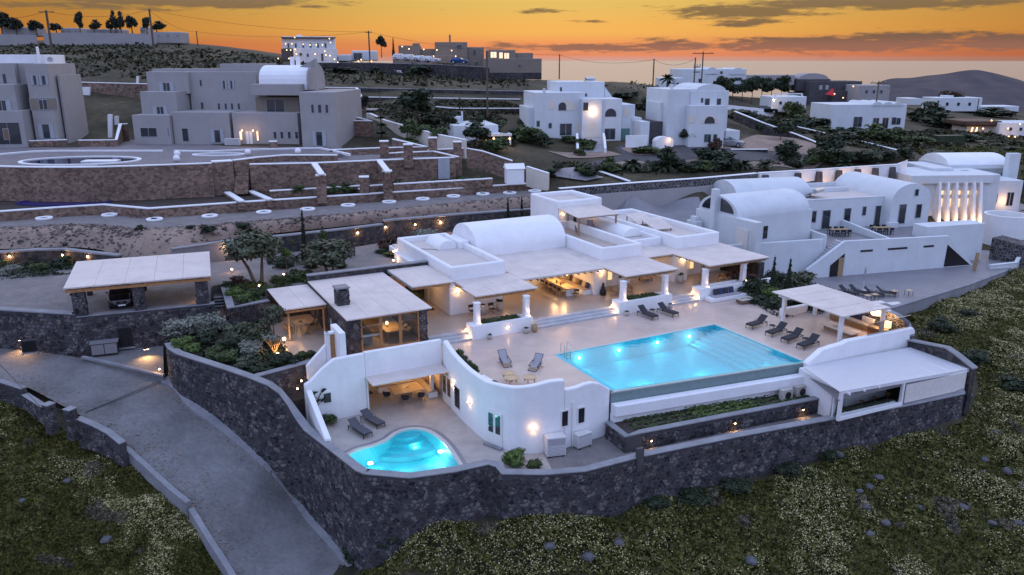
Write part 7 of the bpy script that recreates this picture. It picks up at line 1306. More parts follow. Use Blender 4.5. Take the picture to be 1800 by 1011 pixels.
d_=MB().lathe([(.02,.05),(.25,.1),(.4,.25),(.38,.26),(.02,.1)],n=12).build('satellite_dish','fab_grey',t);u,z=F.on(88,106,3);d_.location=(u,3,z);d_.rotation_euler=(R(70),0,.4)
# grey stone terraces and white villas farther up
def yw(name,label,pts,drop,th,m,cap='white',ch=.14,over=.05,cat='stone wall',**k):return capped_wall(name,label,cat,[(D(px,py,Y).x,Y,D(px,py,Y).z-drop,D(px,py,Y).z)for px,py,Y in pts],th,m,cap,ch,over,**k)
yw('terrace_wall','upper long dark stone terrace wall with a thin white cap, under the grassy hill',[(632,154,149),(780,157,150),(925,160,151)],2.6,.5,'lava_far','cap')
yw('terrace_wall','second long dark stone terrace wall with a thin white cap, below the grassy hill',[(636,170,145),(780,172,146),(915,174,147)],3.2,.5,'lava_far')
yw('terrace_wall','white-capped tan and dark wall with three lit lamps above the flat white house',[(766,187,138),(800,190,138),(918,190,138)],2.4,.4,'lava_far')
for px,lab in((803,'nearest the big dark tree'),(850,'in the middle, beside the tall pole'),(897,'nearest the arched villa')):glow('lit lamp on the white-capped wall, '+lab,D(px,202,137.4),40,1.0,group='lamps on the white-capped wall')
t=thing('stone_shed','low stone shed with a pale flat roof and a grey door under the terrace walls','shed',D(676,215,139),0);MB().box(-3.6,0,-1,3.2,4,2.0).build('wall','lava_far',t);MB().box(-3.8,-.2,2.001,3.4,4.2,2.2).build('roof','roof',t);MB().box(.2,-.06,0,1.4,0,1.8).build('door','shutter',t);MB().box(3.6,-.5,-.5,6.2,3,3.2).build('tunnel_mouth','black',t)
for i,pts in enumerate(([(644,199,131),(649,199,131),(676,211,126),(697,217,121),(730,226,117),(775,237,112),(817,245,109)],[(820,260,105),(848,265,105),(900,282,104)],[(925,292,103),(963,304,101)],[(949,283,110),(1000,281,114)])):yw('garden_wall',['long stepped cream wall running down behind the tan terraces','cream wall with a tan archway beside the upper terrace','end panel of the cream wall by the villa tower','cream wall closing the sunken grey court'][i],pts,2.6,.35,['cream','tan','cream','cream'][i],'white',cat='wall')
t=thing('white_kiosk','small white gabled kiosk beside the cream wall','kiosk',W(904,322,6.0),.2);MB().prism([(-1.1,-.8),(1.1,-.8),(1.1,.8),(-1.1,.8)],0,1.9).build('wall','white',t);MB().add([(-1.25,-.95,1.9),(1.25,-.95,1.9),(1.25,.95,1.9),(-1.25,.95,1.9),(-1.25,0,2.5),(1.25,0,2.5)],[(0,1,5,4),(2,3,4,5),(0,4,3),(1,2,5),(3,2,1,0)]).build('roof','white',t)
p=thing('panel_door','grey metal double door panel in the tan wall by the corner pillar','door',W(780,277,9.0)+Vector((0,-.08,0)),R(10));[MB().box(-.75+.76*k,-.04,-2.7,-.01+.76*k,.04,-.15).build('leaf','shutter',p)for k in range(2)]
F=Face(830,245,119,14);t=F.root('white_house','flat white house with a small lit pergola in front of the white-capped wall','house');fb(t,F,0,797,221,876,246,9,zb=7.5);fb(t,F,6,788,206,814,220,2,'roof_block');fb(t,F,-2.5,848,236,900,239,2.6,'pergola_roof',b=.01);[MB().box(u-.12,-2.4,7,u+.12,-2.15,F.on(860,239,-2.4)[1]).build('pergola_post','white',t)for u in(F.on(868,240,-2.4)[0],F.on(897,240,-2.4)[0])];fb(t,F,4,811,196,814,212,.4,'chimney');fw(t,F,0,[(853,243,862,258)],'warm_pane')
for px in(868,896):glow('lit lamp on the %s post of the small white pergola'%('inner' if px<880 else 'outer'),D(px,244,116),40,1)
F=Face(1020,245,126,9);t=F.root('white_villa','white two-storey villa with round arches and a glaring flood lamp','villa')
for v,a,dp in((2,(928,189,945,240),8),(1,(940,163,1026,245),10),(5,(979,144,1062,175),8),(-.6,(1024,174,1057,250),9),(-.2,(1055,174,1091,252),9),(.6,(1088,184,1114,252),8)):fb(t,F,v,*a,dp,zb=7.6)
fb(t,F,1,955,156,959,165,.5,'chimney');fb(t,F,.7,1111,216,1127,250,6,m='dark_wall',zb=7.6);fb(t,F,.4,1111,207,1128,217,6,'balcony');w=MB();q=[F.on(*p,5.5)for p in((1062,152),(1078,174),(1062,174))];w.add([(p[0],v,p[1])for v in(5.2,5.6)for p in q],[(0,1,2),(5,4,3),(0,3,4,1),(1,4,5,2),(2,5,3,0)]).build('stair_wall','white_shaded',t)
fa(t,F,1,[(966,176,974,192),(1013,214,1021,233)],'cream','arched_niche');fa(t,F,1,[(981,176,1011,194)],'cream','arched_loggia');fa(t,F,-.2,[(1064,191,1083,205)]);fa(t,F,.6,[(1096,190,1107,204)],'cream','arched_niche');fa(t,F,-.6,[(1027,215,1052,242)],'cream','entrance_arch')
fa(t,F,.96,[(982,180,995,194)],'glass_dark','loggia_opening');fw(t,F,-.6,[(1025,180,1034,195)]);fw(t,F,1,[(984,217,1005,238),(943,212,949,223),(964,216,970,226)],fm='shutter');fw(t,F,-.2,[(1063,226,1081,245)],fm='teal_wood',nm='door');fw(t,F,.6,[(1089,226,1106,247)],'teal_wood','teal_wood',nm='door');fw(t,F,5,[(984,153,988,164),(1028,164,1032,170)])
h=MB().tube((-.8,0,.4),(.8,0,.4),.3,n=10).build('water_tank','metal',t);u,z=F.on(1037,143,7);h.location=(u,7,z);MB().bar((u-2.2,7,z-.5),(u-.6,7.2,z+.3),1.2,.08).build('solar_panel','glass_dark',t)
u,z=F.on(1042,196,-.6);o=glow('glaring white flood lamp over the entrance arch',F.pt(u,-.85,z),80,.9,'flood_lamp','flood lamp',None,'flood')
s_=thing('entrance_steps','broad white steps with curved side walls below the entrance arch','steps',F.pt(F.on(1040,244,-2)[0],-1,7.9),F.a+R(-12));[MB().box(-1.9,-5.2+.5*k,-.6,1.9,0,.17*k).build('tread','step',s_)for k in range(9)]
for x in(-2.2,1.9):MB().add([(x+a,y,z)for a in(0,.35)for y,z in((0,-.5),(0,2.2),(-2.5,1.7),(-5.6,.5),(-5.6,-.5))],[(0,1,2,3,4),(9,8,7,6,5)]+[(i,(i+1)%5,5+(i+1)%5,5+i)for i in range(5)]).build('side_wall','white',s_)
F=Face(1240,252,126,12);t=F.root('white_villa','tall narrow white villa with a vaulted top and arched balconies','villa')
for v,a,dp in((.3,(1175,157,1218,255),9),(0,(1215,160,1275,258),9),(-1.4,(1214,186,1271,258),2),(2,(1161,180,1177,216),6),(0,(1268,230,1299,256),7)):fb(t,F,v,*a,dp,zb=7.4 if a[3]>240 else None)
fb(t,F,1.8,1138,214,1176,240,6,m='dark_wall',zb=7.4);fb(t,F,.6,1127,214,1141,245,5,zb=7.4);u0,z=F.on(1223,161,.1);u1,_=F.on(1276,161,.1);MB().vault(u0,u1,.05,8.9,z,1.1,10,axis='v').build('barrel_vault','white_shaded',t);fb(t,F,1,1180,148,1184,158,.5,'chimney')
fw(t,F,0,[(1232,172,1236,181),(1239,173,1247,187),(1260,173,1267,186)]);fw(t,F,-1.4,[(1238,236,1249,250),(1254,236,1260,248)],fm='teal_wood');fw(t,F,2,[(1165,197,1171,211)]);fa(t,F,-1.4,[(1211.5,202,1222,216),(1232,203,1263,217)],'cream','arched_balcony');fa(t,F,-1.44,[(1239,205,1256,217)],'glass_dark','balcony_opening')
t=thing('white_outbuilding','low domed white outbuilding with one lit lamp before the tall villa','outbuilding',D(1165,256,123),.2);MB().vault(-1.4,1.4,-.8,.8,.7,.7,8,axis='v',zb=-.5).build('dome','white',t);MB().box(-5.8,.2,-.5,-2.4,.6,1.6).build('side_wall','white',t);lamp('glow_light',(.6,-1.1,.9),22,radius=.1,parent=t);o=link('bulb',_bulb_far,t);o.location=(.6,-.9,.9)
c_=make_car('silver SUV parked beside the tall narrow villa',on_ground(1282,258),R(70),'silver_car','cars parked farther off')
# forecourts and garden terrace around them
def patch(name,px,m,lift=.07):
 P=[on_ground(*p)for p in px];bm=bmesh.new();f=bm.faces.new([bm.verts.new((p.x,p.y,0))for p in P]);bmesh.ops.triangulate(bm,faces=[f])
 for k in range(6):
  e=[e for e in bm.edges if e.calc_length()>1.1]
  if e:bmesh.ops.subdivide_edges(bm,edges=e,cuts=1);bmesh.ops.triangulate(bm,faces=[f for f in bm.faces if len(f.verts)>3])
 for v in bm.verts:v.co.z=float(gh(v.co.x,v.co.y))+lift
 bmesh.ops.recalc_face_normals(bm,faces=bm.faces);me=bpy.data.meshes.new(name);bm.to_mesh(me);bm.free();me.materials.append(M[m]);return link(name,me,kind='structure')
patch('asphalt_court',[(1015,290),(1095,272),(1080,262),(1120,252),(1270,262),(1420,268),(1410,285),(1290,290),(1170,296),(1100,300)],'dark_wall',.05)
for px in([(962,267),(1048,262),(1095,274),(1000,279)],[(1090,262),(1125,257),(1165,272),(1120,275)],[(1065,290),(1110,282),(1165,292),(1120,302)],[(1195,285),(1230,279),(1290,284),(1260,296)],[(1300,293),(1400,282),(1450,286),(1340,302)],[(1262,262),(1330,238),(1420,246),(1450,262),(1430,275),(1380,268)]):patch('pale_court',px,'bank',.10)
patch('paved_court',[(972,315),(990,300),(1010,299),(1062,317),(1030,322)],'deck',.3);patch('gravel_field',[(1060,392),(1075,362),(1228,348),(1250,400),(1140,400)],'deck',.12)
gw=[(985,331,6.5),(1100,322,6.5),(1230,313,6.5),(1332,304,6.5)];px_wall('garden_wall','long lava wall with a thin white line along the gravel field, behind the tower',gw,5.0,.5,'lava_joint','white',.1);capped_wall('retaining_wall','plain grey concrete wall under the long lava wall, facing the gravel field','stone wall',[(W(*p).x,W(*p).y-.45,3.0,5.45)for p in gw],.4,'grey_wall')
for i,pts in enumerate(([(1000,281,118),(1060,303,106),(1105,318,102)],[(1290,195,150),(1340,215,142),(1400,236,138),(1440,252,132)],[(1400,222,150),(1480,240,145),(1540,254,140),(1575,263,136)],[(1285,262,124),(1350,262,124)])):yw('terrace_wall',['dark wall with a white edge sloping down beside the sunken grey court','dark white-edged wall beside the sloping drive of the tall villa','dark white-edged wall through the greenery above the lit white wall','low white-edged planter wall beside the silver SUV'][i],pts,1.8,.4,'lava_far')
px_wall('boundary_wall','white boundary wall with dark stone fins and warm uplights',[(1336,303.5,6.55),(1430,298,6.55),(1520,292,6.55),(1580,288.5,6.6),(1594,281,7.3)],2.6,.4,'white','white',cap_h=.1)
for i,px in enumerate((1344,1401,1438,1473,1506,1537,1567)):
 p=W(px,303.5-(px-1336)*.061,6.55);p.z=4.75;t=thing('stone_fin','tapered dark stone fin on the white boundary wall, %s along'%['first','second','third','fourth','fifth','sixth','seventh'][i],'buttress',p+Vector((.1,-.42,0)),R(15),'dark stone fins');MB().hexa([(-.55,-.6,-1.9),(.55,-.6,-1.9),(.55,.3,-1.9),(-.55,.3,-1.9)],[(-.38,-.1,1.5),(.38,-.1,1.5),(.38,.3,1.5),(-.38,.3,1.5)]).build('core','dark_wall',t)
 if i in(1,2,3,4,6):lamp('fin_glow',(1.1,-.8,-.5),150 if i in(3,4,6)else 70,radius=.08,parent=t);b=link('bulb',_bulb_far,t);b.location=(1.1,-.8,-.9);b.scale=(.7,)*3
for i,(px,py)in enumerate(((1470,325),(1500,323),(1545,315),(1592,305))):bush('bush',['climbing bush lit between the third and fourth fins','climbing bush lit between the fourth and fifth fins','low bush under the sixth fin','lit bush at the end of the white boundary wall'][i],W(px,py-8,3.6),.9,'green',1.0,'far')
def green(rows,group=None,kind='far',Y=None):
 for px,py,w,h,m,lab in rows:
  p=on_ground(px,py)if py else W(px,343-(px-525)*.05,5.5);q=p.y/FOC;s=w*q*1.15
  if h>w*1.5:tree('tree',lab,p,h*q*1.02,s*1.1,m,h*q*.48,group,'far',.05+.03*s,crown_z=h*q*.56)
  else:bush('bush',lab,p+Vector((0,0,h*q*.25)),s,m,h*q*.72,'far',None,group,'bush')
green([(732,228,30,62,'dkgreen','biggest dark feathery tree behind the flat white house'),(716,250,16,36,'green','white-stemmed umbrella tree by the stepped cream wall'),(745,252,16,28,'green','low white-branched tree between the tan pillars'),(770,262,14,33,'green','white-stemmed round tree behind the third tan pillar'),(838,262,22,42,'dkgreen','dark pointed tree lit from below by the small pergola'),(872,270,22,24,'green','spreading bush in front of the small pergola'),(790,238,12,36,'dkgreen','slim dark tree at the corner of the flat white house'),(930,250,26,26,'green','wide spreading tree left of the arched villa forecourt'),(948,258,20,22,'dkgreen','darker spreading tree next to the forecourt'),(905,245,14,16,'dkgreen','dark bush beside the pergola and the villa garden'),(1138,212,22,36,'dkgreen','dense round dark tree between the two white villas'),(1210,255,16,26,'dkgreen','dark tree in front of the tall narrow villa'),(1178,305,18,42,'dkgreen','big two-tiered dark tree at the garden terrace edge'),(1255,290,36,26,'dkgreen','long dark shrub mass in the middle of the garden terrace'),(1240,302,18,18,'green','lighter shrub before the long dark shrub mass'),(1290,300,14,20,'dkgreen','dark shrub right of the lighter one on the garden terrace'),(1376,282,20,32,'dkgreen','clipped umbrella tree on the pale court'),(1372,247,17,30,'dkgreen','umbrella tree on the slope above the pale court'),(1346,235,17,24,'dkgreen','darker tree on the slope beside the drive'),(1440,285,20,20,'dkgreen','round dark shrub in the hedge above the lit wall, nearest the court'),(1475,285,26,22,'dkgreen','dark shrub clump in the hedge above the lit wall, widest'),(1515,288,26,20,'dkgreen','dark shrub clump in the hedge above the lit wall, next to the widest'),(1556,285,22,20,'dkgreen','dark shrub clump at the end of the hedge above the lit wall'),(1455,265,24,28,'dkgreen','big dark tree behind the hedge above the lit wall'),(1000,250,14,10,'green','low shrubs before the teal windows of the arched villa'),(1030,265,20,18,'green','rounded shrubs beside the broad white steps'),(1078,300,18,22,'green','small tree on the pale garden patch'),(1018,275,10,12,'green','small round tree on the first forecourt'),(965,318,14,16,'dkgreen','dark bush over the end of the cream wall'),(1255,262,12,18,'redleaf','rust-coloured small tree before the tall villa'),(1140,270,26,10,'green','flowering strip beside the second forecourt')])
g=random.Random(12);X_=sorted(g.uniform(975,1330)for _ in range(15));green([(x,318-(x-985)*.045-g.uniform(3,14),g.uniform(9,16),g.uniform(11,19),g.choice(('dkgreen','green','dkgreen','olive')),'shrub in the bed along the long lava wall, %s from the tower'%ORD[i])for i,x in enumerate(X_)],'shrubs along the long lava wall')
X_=sorted(g.uniform(1340,1590)for _ in range(14));green([(x,302-(x-1340)*.05-g.uniform(2,16),g.uniform(12,20),g.uniform(13,22),g.choice(('dkgreen','green','dkgreen')),'shrub in the thick planting above the lit white wall, %s from the lava wall end'%ORD[i])for i,x in enumerate(X_)],'thick planting above the lit wall')
X_=sorted(g.uniform(1290,1600)for _ in range(13));green([(x,205+(x-1290)*.13+g.uniform(-6,12),g.uniform(13,24),g.uniform(10,18),g.choice(('dkgreen','green','dkgreen')),'shrub on the planted slope above the courts, %s going downhill'%ORD[i])for i,x in enumerate(X_)],'shrubs on the planted slope')
X_=sorted(g.uniform(655,925)for _ in range(13));green([(x,g.uniform(205,262),g.uniform(10,20),g.uniform(12,22),g.choice(('dkgreen','green','olive')),'shrub in the garden around the flat white house, %s across'%ORD[i])for i,x in enumerate(X_)],'shrubs around the flat white house')
green([(600+i*10,207-i,8,30-i%2*3,'blackleaf','pointed dark conifer beside the grey house, %s from its corner'%ORD[i])for i in range(5)],'conifers beside the grey house')
green([(x,0,13+i%3,17,'green','leafy shrub in the lower tan terrace bed, %s from the stairs'%ORD[i])for i,x in enumerate((525,582,615,705,760,812,845))],'shrubs on the lower tan terrace')
for px,py,h,L,lab in((1110,300,.9,2.0,'low spiky palm on the garden terrace, nearest the forecourt'),(1165,302,.7,2.0,'spreading palm beside the two-tiered dark tree'),(1308,297,.5,1.8,'low palm at the end of the garden terrace'),(1345,298,.7,1.8,'palm in front of the clipped umbrella tree'),(1485,298,.7,1.8,'palm in the hedge above the lit wall'),(1225,250,1.6,1.6,'palm beside the tall narrow villa'),(1172,163,3.0,2.4,'palm silhouetted between the two white villas')):palm(lab,on_ground(px,py),h,L,'garden palms','dkgreen','palm')
t=thing('monkey_puzzle','tiered pine with flat whorled branches beside the tan terraces','tree',on_ground(671,246),0);q=t.location.y/FOC;MB().tube((0,0,-.2),(0,0,77*q),.14,.04,7).build('trunk','bark',t)
for z,w in((10,22),(24,20),(36,18),(50,13),(62,9)):c=link('branches',leaves('spiky',0,'dkgreen'),t);c.location=(0,0,z*q);c.scale=(w*q,w*q,w*q*.35)
# second white villa, past the pergola
RO=W(1417,490,-2);RF=Frame(RO.x,RO.y,15.5);RX=(RF.pt(0,0,0),RF.a)
rd=[W(*p,-2)for p in((1300,470),(1395,500),(1470,545),(1540,552),(1560,545),(1700,502),(1770,476),(1790,458),(1735,440),(1500,440))]
ground(MB().prism([(p.x,p.y)for p in rd],-5,-2.0),'lower_deck','deck')
px_wall('deck_wall','low pale kerb wall along the meadow edge of the lower grey terrace',[(1545,548,-1.85),(1700,501,-1.85),(1768,476,-1.85)],-5,.3,'cap','cap',.1);px_wall('deck_wall','low white wall at the far corner of the lower grey terrace',[(1742,466,-1.5),(1788,461,-1.4),(1794,452,-1.0)],-4.5,.3,'white_shaded','white_shaded',.1)
def build_second_villa():
 t=thing('white_villa','second white villa with two barrel vaults and a stepped front wall','villa',*RX);B=lambda*a,n='wall',m='white_shaded',b=.06:MB().box(*a).build(n,m,t,bevel=b,seg=2)
 ws=MB();pr=[(0,-2.4),(0,-1.0),(4.5,1.93),(18.4,1.72),(22.4,-2.0),(22.4,-2.4)];ws.add([(x,y,z)for y in(0,.4)for x,z in pr],[tuple(range(6)),tuple(range(11,5,-1))]+[(i,(i+1)%6,6+(i+1)%6,6+i)for i in range(6)]).build('front_wall','white_shaded',t,bevel=.05)
 MB().prism([(4.6,.41),(17.8,.41),(17.8,4.2),(25,4.2),(25,18),(-13,18),(-13,2.2),(-9,2.2),(-9,1.9),(4.6,1.9)],-2.5,1.0).build('floor','deck',t)
 B(-9.2,1.5,-3,2.9,1.88,1.95,n='terrace_parapet');B(17.0,1.9,-2.4,25.3,4.19,2.45,n='end_wall');B(2.9,1.5,-2.2,3.25,3.6,2.4,n='divider_wall')
 for x in(11.4,):MB().add([(x+a,y,z)for a in(0,.35)for y,z in((1.2,1),(1.2,1.5),(9.8,2.1),(9.8,1))],[(0,1,2,3),(7,6,5,4)]+[(i,(i+1)%4,4+(i+1)%4,4+i)for i in range(4)]).build('divider_wall','white_shaded',t,bevel=.04)
 MB().add([(x+a,y,z)for a in(0,.35)for x,y,z in((4.0,3.2,1),(4.0,3.2,2.0),(4.0,9.8,2.2),(4.0,9.8,1))],[(0,1,2,3),(7,6,5,4)]+[(i,(i+1)%4,4+(i+1)%4,4+i)for i in range(4)]).build('divider_wall','white_shaded',t,bevel=.04)
 for k in range(16):MB().box(.1+.27*k,.41,-2.3,.37+.27*k+.02,1.49,-1.95+.25*k).build('stair_tread','step',t)
 B(6.2,10,.9,18.0,20,4.55);B(6.2,10,4.551,18.0,10.3,4.75,n='roof_parapet',b=.04);B(6.2,19.7,4.551,18.0,20,5.1,n='roof_parapet',b=.04);MB().box(6.4,10.4,4.552,17.9,19.6,4.58).build('flat_roof','roof',t);B(-.5,11.5,.9,6.5,19,4.5);B(9,15.5,4.58,16.5,15.9,5.1,n='roof_parapet',b=.04)
 MB().vault(17.4,23.2,8.6,20,4.2,2.2,14,axis='v',zb=.9).build('barrel_vault','white_shaded',t,bevel=.04);B(17.0,8.3,.9,18.6,8.7,1.7,n='entry_wall')
 MB().vault(-1.0,9.5,13.5,20.0,4.5,2.0,12,zb=4.2).build('barrel_vault','white_shaded',t,bevel=.04)
 for x0,x1,y,z0,z1 in((7.0,7.9,10,1.9,3.4),(8.7,9.9,10,1,3.4),(11.8,12.8,10,1,3.5),(14.4,15.0,10,2.4,3.6),(16.3,17.2,10,1,3.6),(18.6,19.7,8.6,1.4,3.9),(21.1,22.0,8.6,2.0,3.8),(20.6,21.2,8.6,4.8,5.7),(1.0,1.8,11.5,1,3.1),(2.3,2.9,11.5,1.9,3.2),(3.4,4.4,11.5,1,3.1)):
  f=MB().box(x0,y-.06,z0,x1,y+.03,z1).build('door' if z0<1.5 else 'window','shutter',t);MB().box(x0+.08,y-.075,z0+.08,x1-.08,y-.062,z1-.08).build('pane','glass_dark',f)
 for x,w in((6.6,1.6),(10.2,2.6),(15.0,1.4)):MB().box(x,-.03,.55,x+w,.02,.78).build('wall_slot','frame',t)
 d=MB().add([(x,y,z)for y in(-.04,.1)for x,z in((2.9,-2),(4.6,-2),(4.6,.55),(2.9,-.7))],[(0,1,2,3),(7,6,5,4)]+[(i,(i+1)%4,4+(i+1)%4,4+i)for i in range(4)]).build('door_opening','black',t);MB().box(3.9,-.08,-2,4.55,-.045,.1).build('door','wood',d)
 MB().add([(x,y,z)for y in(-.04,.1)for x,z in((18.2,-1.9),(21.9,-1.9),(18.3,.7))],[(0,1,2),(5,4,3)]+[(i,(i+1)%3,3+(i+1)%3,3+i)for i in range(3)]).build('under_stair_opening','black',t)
 s=MB().tube((8.2,11.2,5.5),(10.2,12.4,5.5),.28,n=10).build('water_tank','metal',t);MB().add([(7.4,12.6,4.65),(9.4,13.6,4.65),(10.2,12.3,5.5),(8.2,11.3,5.5)],[(0,1,2,3)]).build('solar_panel','glass_dark',s)
 MB().box(4.6,9.0,.99,6.1,9.9,1.9).build('planter','shutter',t)
 h=lambda u,v,z=0:Vector((*RF.loc(HF.pt(u,v)),z));dr=HF.a-RF.a
 def hb(u0,v0,z0,u1,v1,z1,n='wall',m='white_shaded',b=.06):o=MB().box(u0,v0,z0,u1,v1,z1).build(n,m,t,bevel=b,seg=2);p=h(0,0);o.location=p;o.rotation_euler=(0,0,dr);return o
 hb(31.4,10.6,-.5,42.5,17,4.6);hb(31.0,7.6,-.5,31.9,17.2,4.6,'end_wall');q=MB().vault(31.2,42,10.6,17,4.55,2.0,14).build('barrel_vault','white_shaded',t,bevel=.04);q.location=h(0,0);q.rotation_euler=(0,0,dr)
 f=hb(30.9,8.6,1.4,30.99,10.4,3.6,'framed_panel','fab_white',0);hb(30.5,13.6,.5,31.2,14.3,7.3,'chimney_fin');
 for s_ in(-1,1):
  a=np.linspace(.25,1.4,7);g=MB();P=[(13.8+s_*2.6*math.cos(x),4.6+1.75*math.sin(x))for x in a]+[(13.8+s_*.5,4.9),(13.8+s_*2.5,4.9)];n=len(P)
  g.add([(x,y,z)for x in(31.1,31.35)for y,z in P],[tuple(range(n)),tuple(range(2*n-1,n-1,-1))]+[(i,(i+1)%n,n+(i+1)%n,n+i)for i in range(n)]);o=g.build('arched_window','glass_dark',t);o.location=h(0,0);o.rotation_euler=(0,0,dr)
 c=hb(29.7,15.5,-.5,30.6,17.2,3.4,'chimney');hb(29.9,15.9,3.401,30.4,16.8,3.9,'chimney_pot')
 for k in range(3):hb(32.4+1.35*k,10.52,1.0 if k==0 else 1.9,33.0+1.35*k,10.58,3.3,'window','glass_dark',0)
build_second_villa()
def set_table(label,u,v,n=6):
 t=thing('outdoor_table',label+' table','table',RF.pt(u,v,1.0),RF.a-.2,'terrace tables of the second villa');MB().box(-1.1,-.45,.72,1.1,.45,.77).build('tabletop','wood',t);[MB().box(x-.04,y-.04,0,x+.04,y+.04,.72).build('leg','frame',t)for x in(-1,1)for y in(-.35,.35)]
 for i in range(n):
  x=-.75+.75*(i%3);s=-1 if i<3 else 1;c=thing('terrace_chair','black chair, %s on the %s side of the %s table'%(['first','second','third'][i%3],'sea' if s<0 else 'house',label.split(' terrace')[0].split('wooden ')[-1]),'chair',RF.pt(u,v,1.0)+Matrix.Rotation(RF.a-.2,3,'Z')@Vector((x,s*.75,0)),RF.a-.2+(math.pi if s<0 else 0),'black terrace chairs');MB().box(-.24,-.24,.42,.24,.24,.46).build('seat','black',c);MB().box(-.24,.2,.6,.24,.25,.88).build('backrest','black',c);[MB().bar((a,b,0),(a,b,.88 if b>0 else.42),.035).build('leg','black',c)for a in(-.22,.22)for b in(-.22,.22)]
set_table('wooden stair-side terrace',1.0,6.0);set_table('wooden middle terrace',8.6,6.4);set_table('wooden far-end terrace',14.2,6.0)
def parasol(label,p,h=2.6):
 t=thing('parasol',label,'parasol',p,0,'closed parasols');MB().tube((0,0,0),(0,0,h),.03,n=7).build('pole','fab_white',t);MB().lathe([(.02,h*.48),(.13,h*.5),(.09,h*.9),(.02,h)],n=9).build('canopy','fab_grey',t);MB().box(-.3,-.3,0,.3,.3,.08).build('base','fab_white',t)
parasol('closed parasol standing by the loungers on the lower grey terrace',W(1517,512,-2));parasol('closed parasol beside the stair-side terrace table',RF.pt(-.2,5.0,1.0))
for i,(px,py,r)in enumerate(((1490,518,40),(1508,517,42),(1535,520,60),(1556,519,62))):dup(L1,W(px,py,-2),R(r),'black lounger on the lower grey terrace, '+['outermost toward the cypress','second from the cypress','third, past the closed parasol','last, nearest the small tables'][i],'black loungers on the lower terrace')
for i,(px,py)in enumerate(((1524,528),(1537,526),(1571,520),(1597,519),(1548,477))):t=thing('side_table','small wooden-topped table on the lower grey terrace, '+['front left of the loungers','close in front of the loungers','first past the loungers','second past the loungers','alone by the stepped wall'][i],'side table',W(px,py,-2),RF.a,'small terrace tables');MB().box(-.3,-.3,.5,.3,.3,.54).build('tabletop','wood_pale',t);[MB().bar((x,y,0),(x,y,.5),.03).build('leg','frame',t)for x in(-.27,.27)for y in(-.27,.27)]
for i,(px,py)in enumerate(((1543,533),(1572,535))):o=MB().box(-.7,-.4,0,.7,.4,.12).build('white_slab','fab_white',None,bevel=.02);o.location=W(px,py,-2);o.rotation_euler=(0,0,.3);tag(o,'flat white block on the terrace edge, %s the pergola roof'%['nearest','farther from'][i],'block','flat white blocks')
t=thing('plank','dark plank leaning at the end of the stepped wall','plank',W(1712,476,-2),.3);MB().bar((0,0,0),(.5,.3,2.0),.5,.06).build('board','wood',t)
for px,py,z,h,lab in((1356,520,-.2,3.6,'taller dark cypress between villa and pergola'),(1384,517,-.4,3.3,'shorter dark cypress between villa and pergola')):cypress(lab,W(px,py,z),h,.8,None,'dkgreen')
for px,py,z,s,m,lab,h in((1325,518,0,1.3,'dkgreen','dark shrub at the end of the far planter',1.0),(1345,515,0,.9,'brightgreen','round yellow-green shrub nearest the terrace sofa',.75),(1362,528,0,.85,'brightgreen','round yellow-green shrub by the pergola corner',.7),(1402,500,-.3,1.2,'olive','round grey-green shrub behind the pergola roof',.9),(1335,532,0,.9,'dkgreen','low dark hedge along the terrace near the sofa',.45),(1362,540,0,.9,'dkgreen','low dark hedge along the terrace near the pergola post',.45),(1395,535,0,1.2,'dkgreen','dark hedge behind the pergola, middle',.7),(1430,540,0,1.2,'dkgreen','dark hedge behind the pergola, by the rounded white wall',.7),(1310,505,.2,1.3,'redleaf','dark reddish shrub against the stone end wall',1.1),(1375,500,-.6,1.3,'dkgreen','dark shrub between the two cypresses',.9)):PB(px,py,z,s*1.25,m,lab,h*1.3)
b_=[W(1300,510,-.1),W(1325,540,-.1),W(1370,562,-.1),W(1470,552,-.1),W(1480,520,-.1),W(1400,490,-.1),W(1330,485,-.1)];ground(MB().prism([(p.x,p.y)for p in b_],-4,-.1),'shrub_bed','soil')
# third white villa with its row of tall fins
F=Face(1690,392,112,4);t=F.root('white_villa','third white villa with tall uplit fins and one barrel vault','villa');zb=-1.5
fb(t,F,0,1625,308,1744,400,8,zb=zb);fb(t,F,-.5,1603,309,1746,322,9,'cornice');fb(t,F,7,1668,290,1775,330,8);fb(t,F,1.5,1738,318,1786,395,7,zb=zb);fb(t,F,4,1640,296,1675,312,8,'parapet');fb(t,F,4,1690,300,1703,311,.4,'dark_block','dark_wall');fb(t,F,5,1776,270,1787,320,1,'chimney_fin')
u0,z=F.on(1668,297,7);u1,_=F.on(1775,297,7);MB().vault(u0,u1,7,15,z,1.9,12,zb=z-1).build('barrel_vault','white',t,bevel=.05)
fw(t,F,0,[(x,y,x+7,y+h)for x in(1651,1665,1681,1696,1711)for y,h in((334,9),(348,17))],'warm_pane','wood');fw(t,F,7,[(1723,306,1730,314),(1743,305,1749,313),(1757,304,1764,320)]);fw(t,F,1.5,[(1741,340,1752,357),(1771,338,1779,362)])
for i,px in enumerate((1658,1673,1688,1704,1719,1731)):
 u,z=F.on(px,322,-1.3);u2,z2=F.on(px,388,-1.3);MB().hexa([(u-.2,-1.9,zb),(u+.2,-1.9,zb),(u+.2,0,zb),(u-.2,0,zb)],[(u-.16,-.7,z),(u+.16,-.7,z),(u+.16,0,z),(u-.16,0,z)]).build('tall_fin','white',t)
 lamp('fin_glow',(u-.45,-2.2,z2+.3),60,radius=.08,parent=t);b=link('bulb',_bulb_far,t);b.location=(u-.45,-2.2,z2);b.scale=(.6,)*3
lamp('fin_glow',(F.on(1768,355,.8)[0],.6,F.on(1768,355,.8)[1]),90,radius=.1,parent=t)
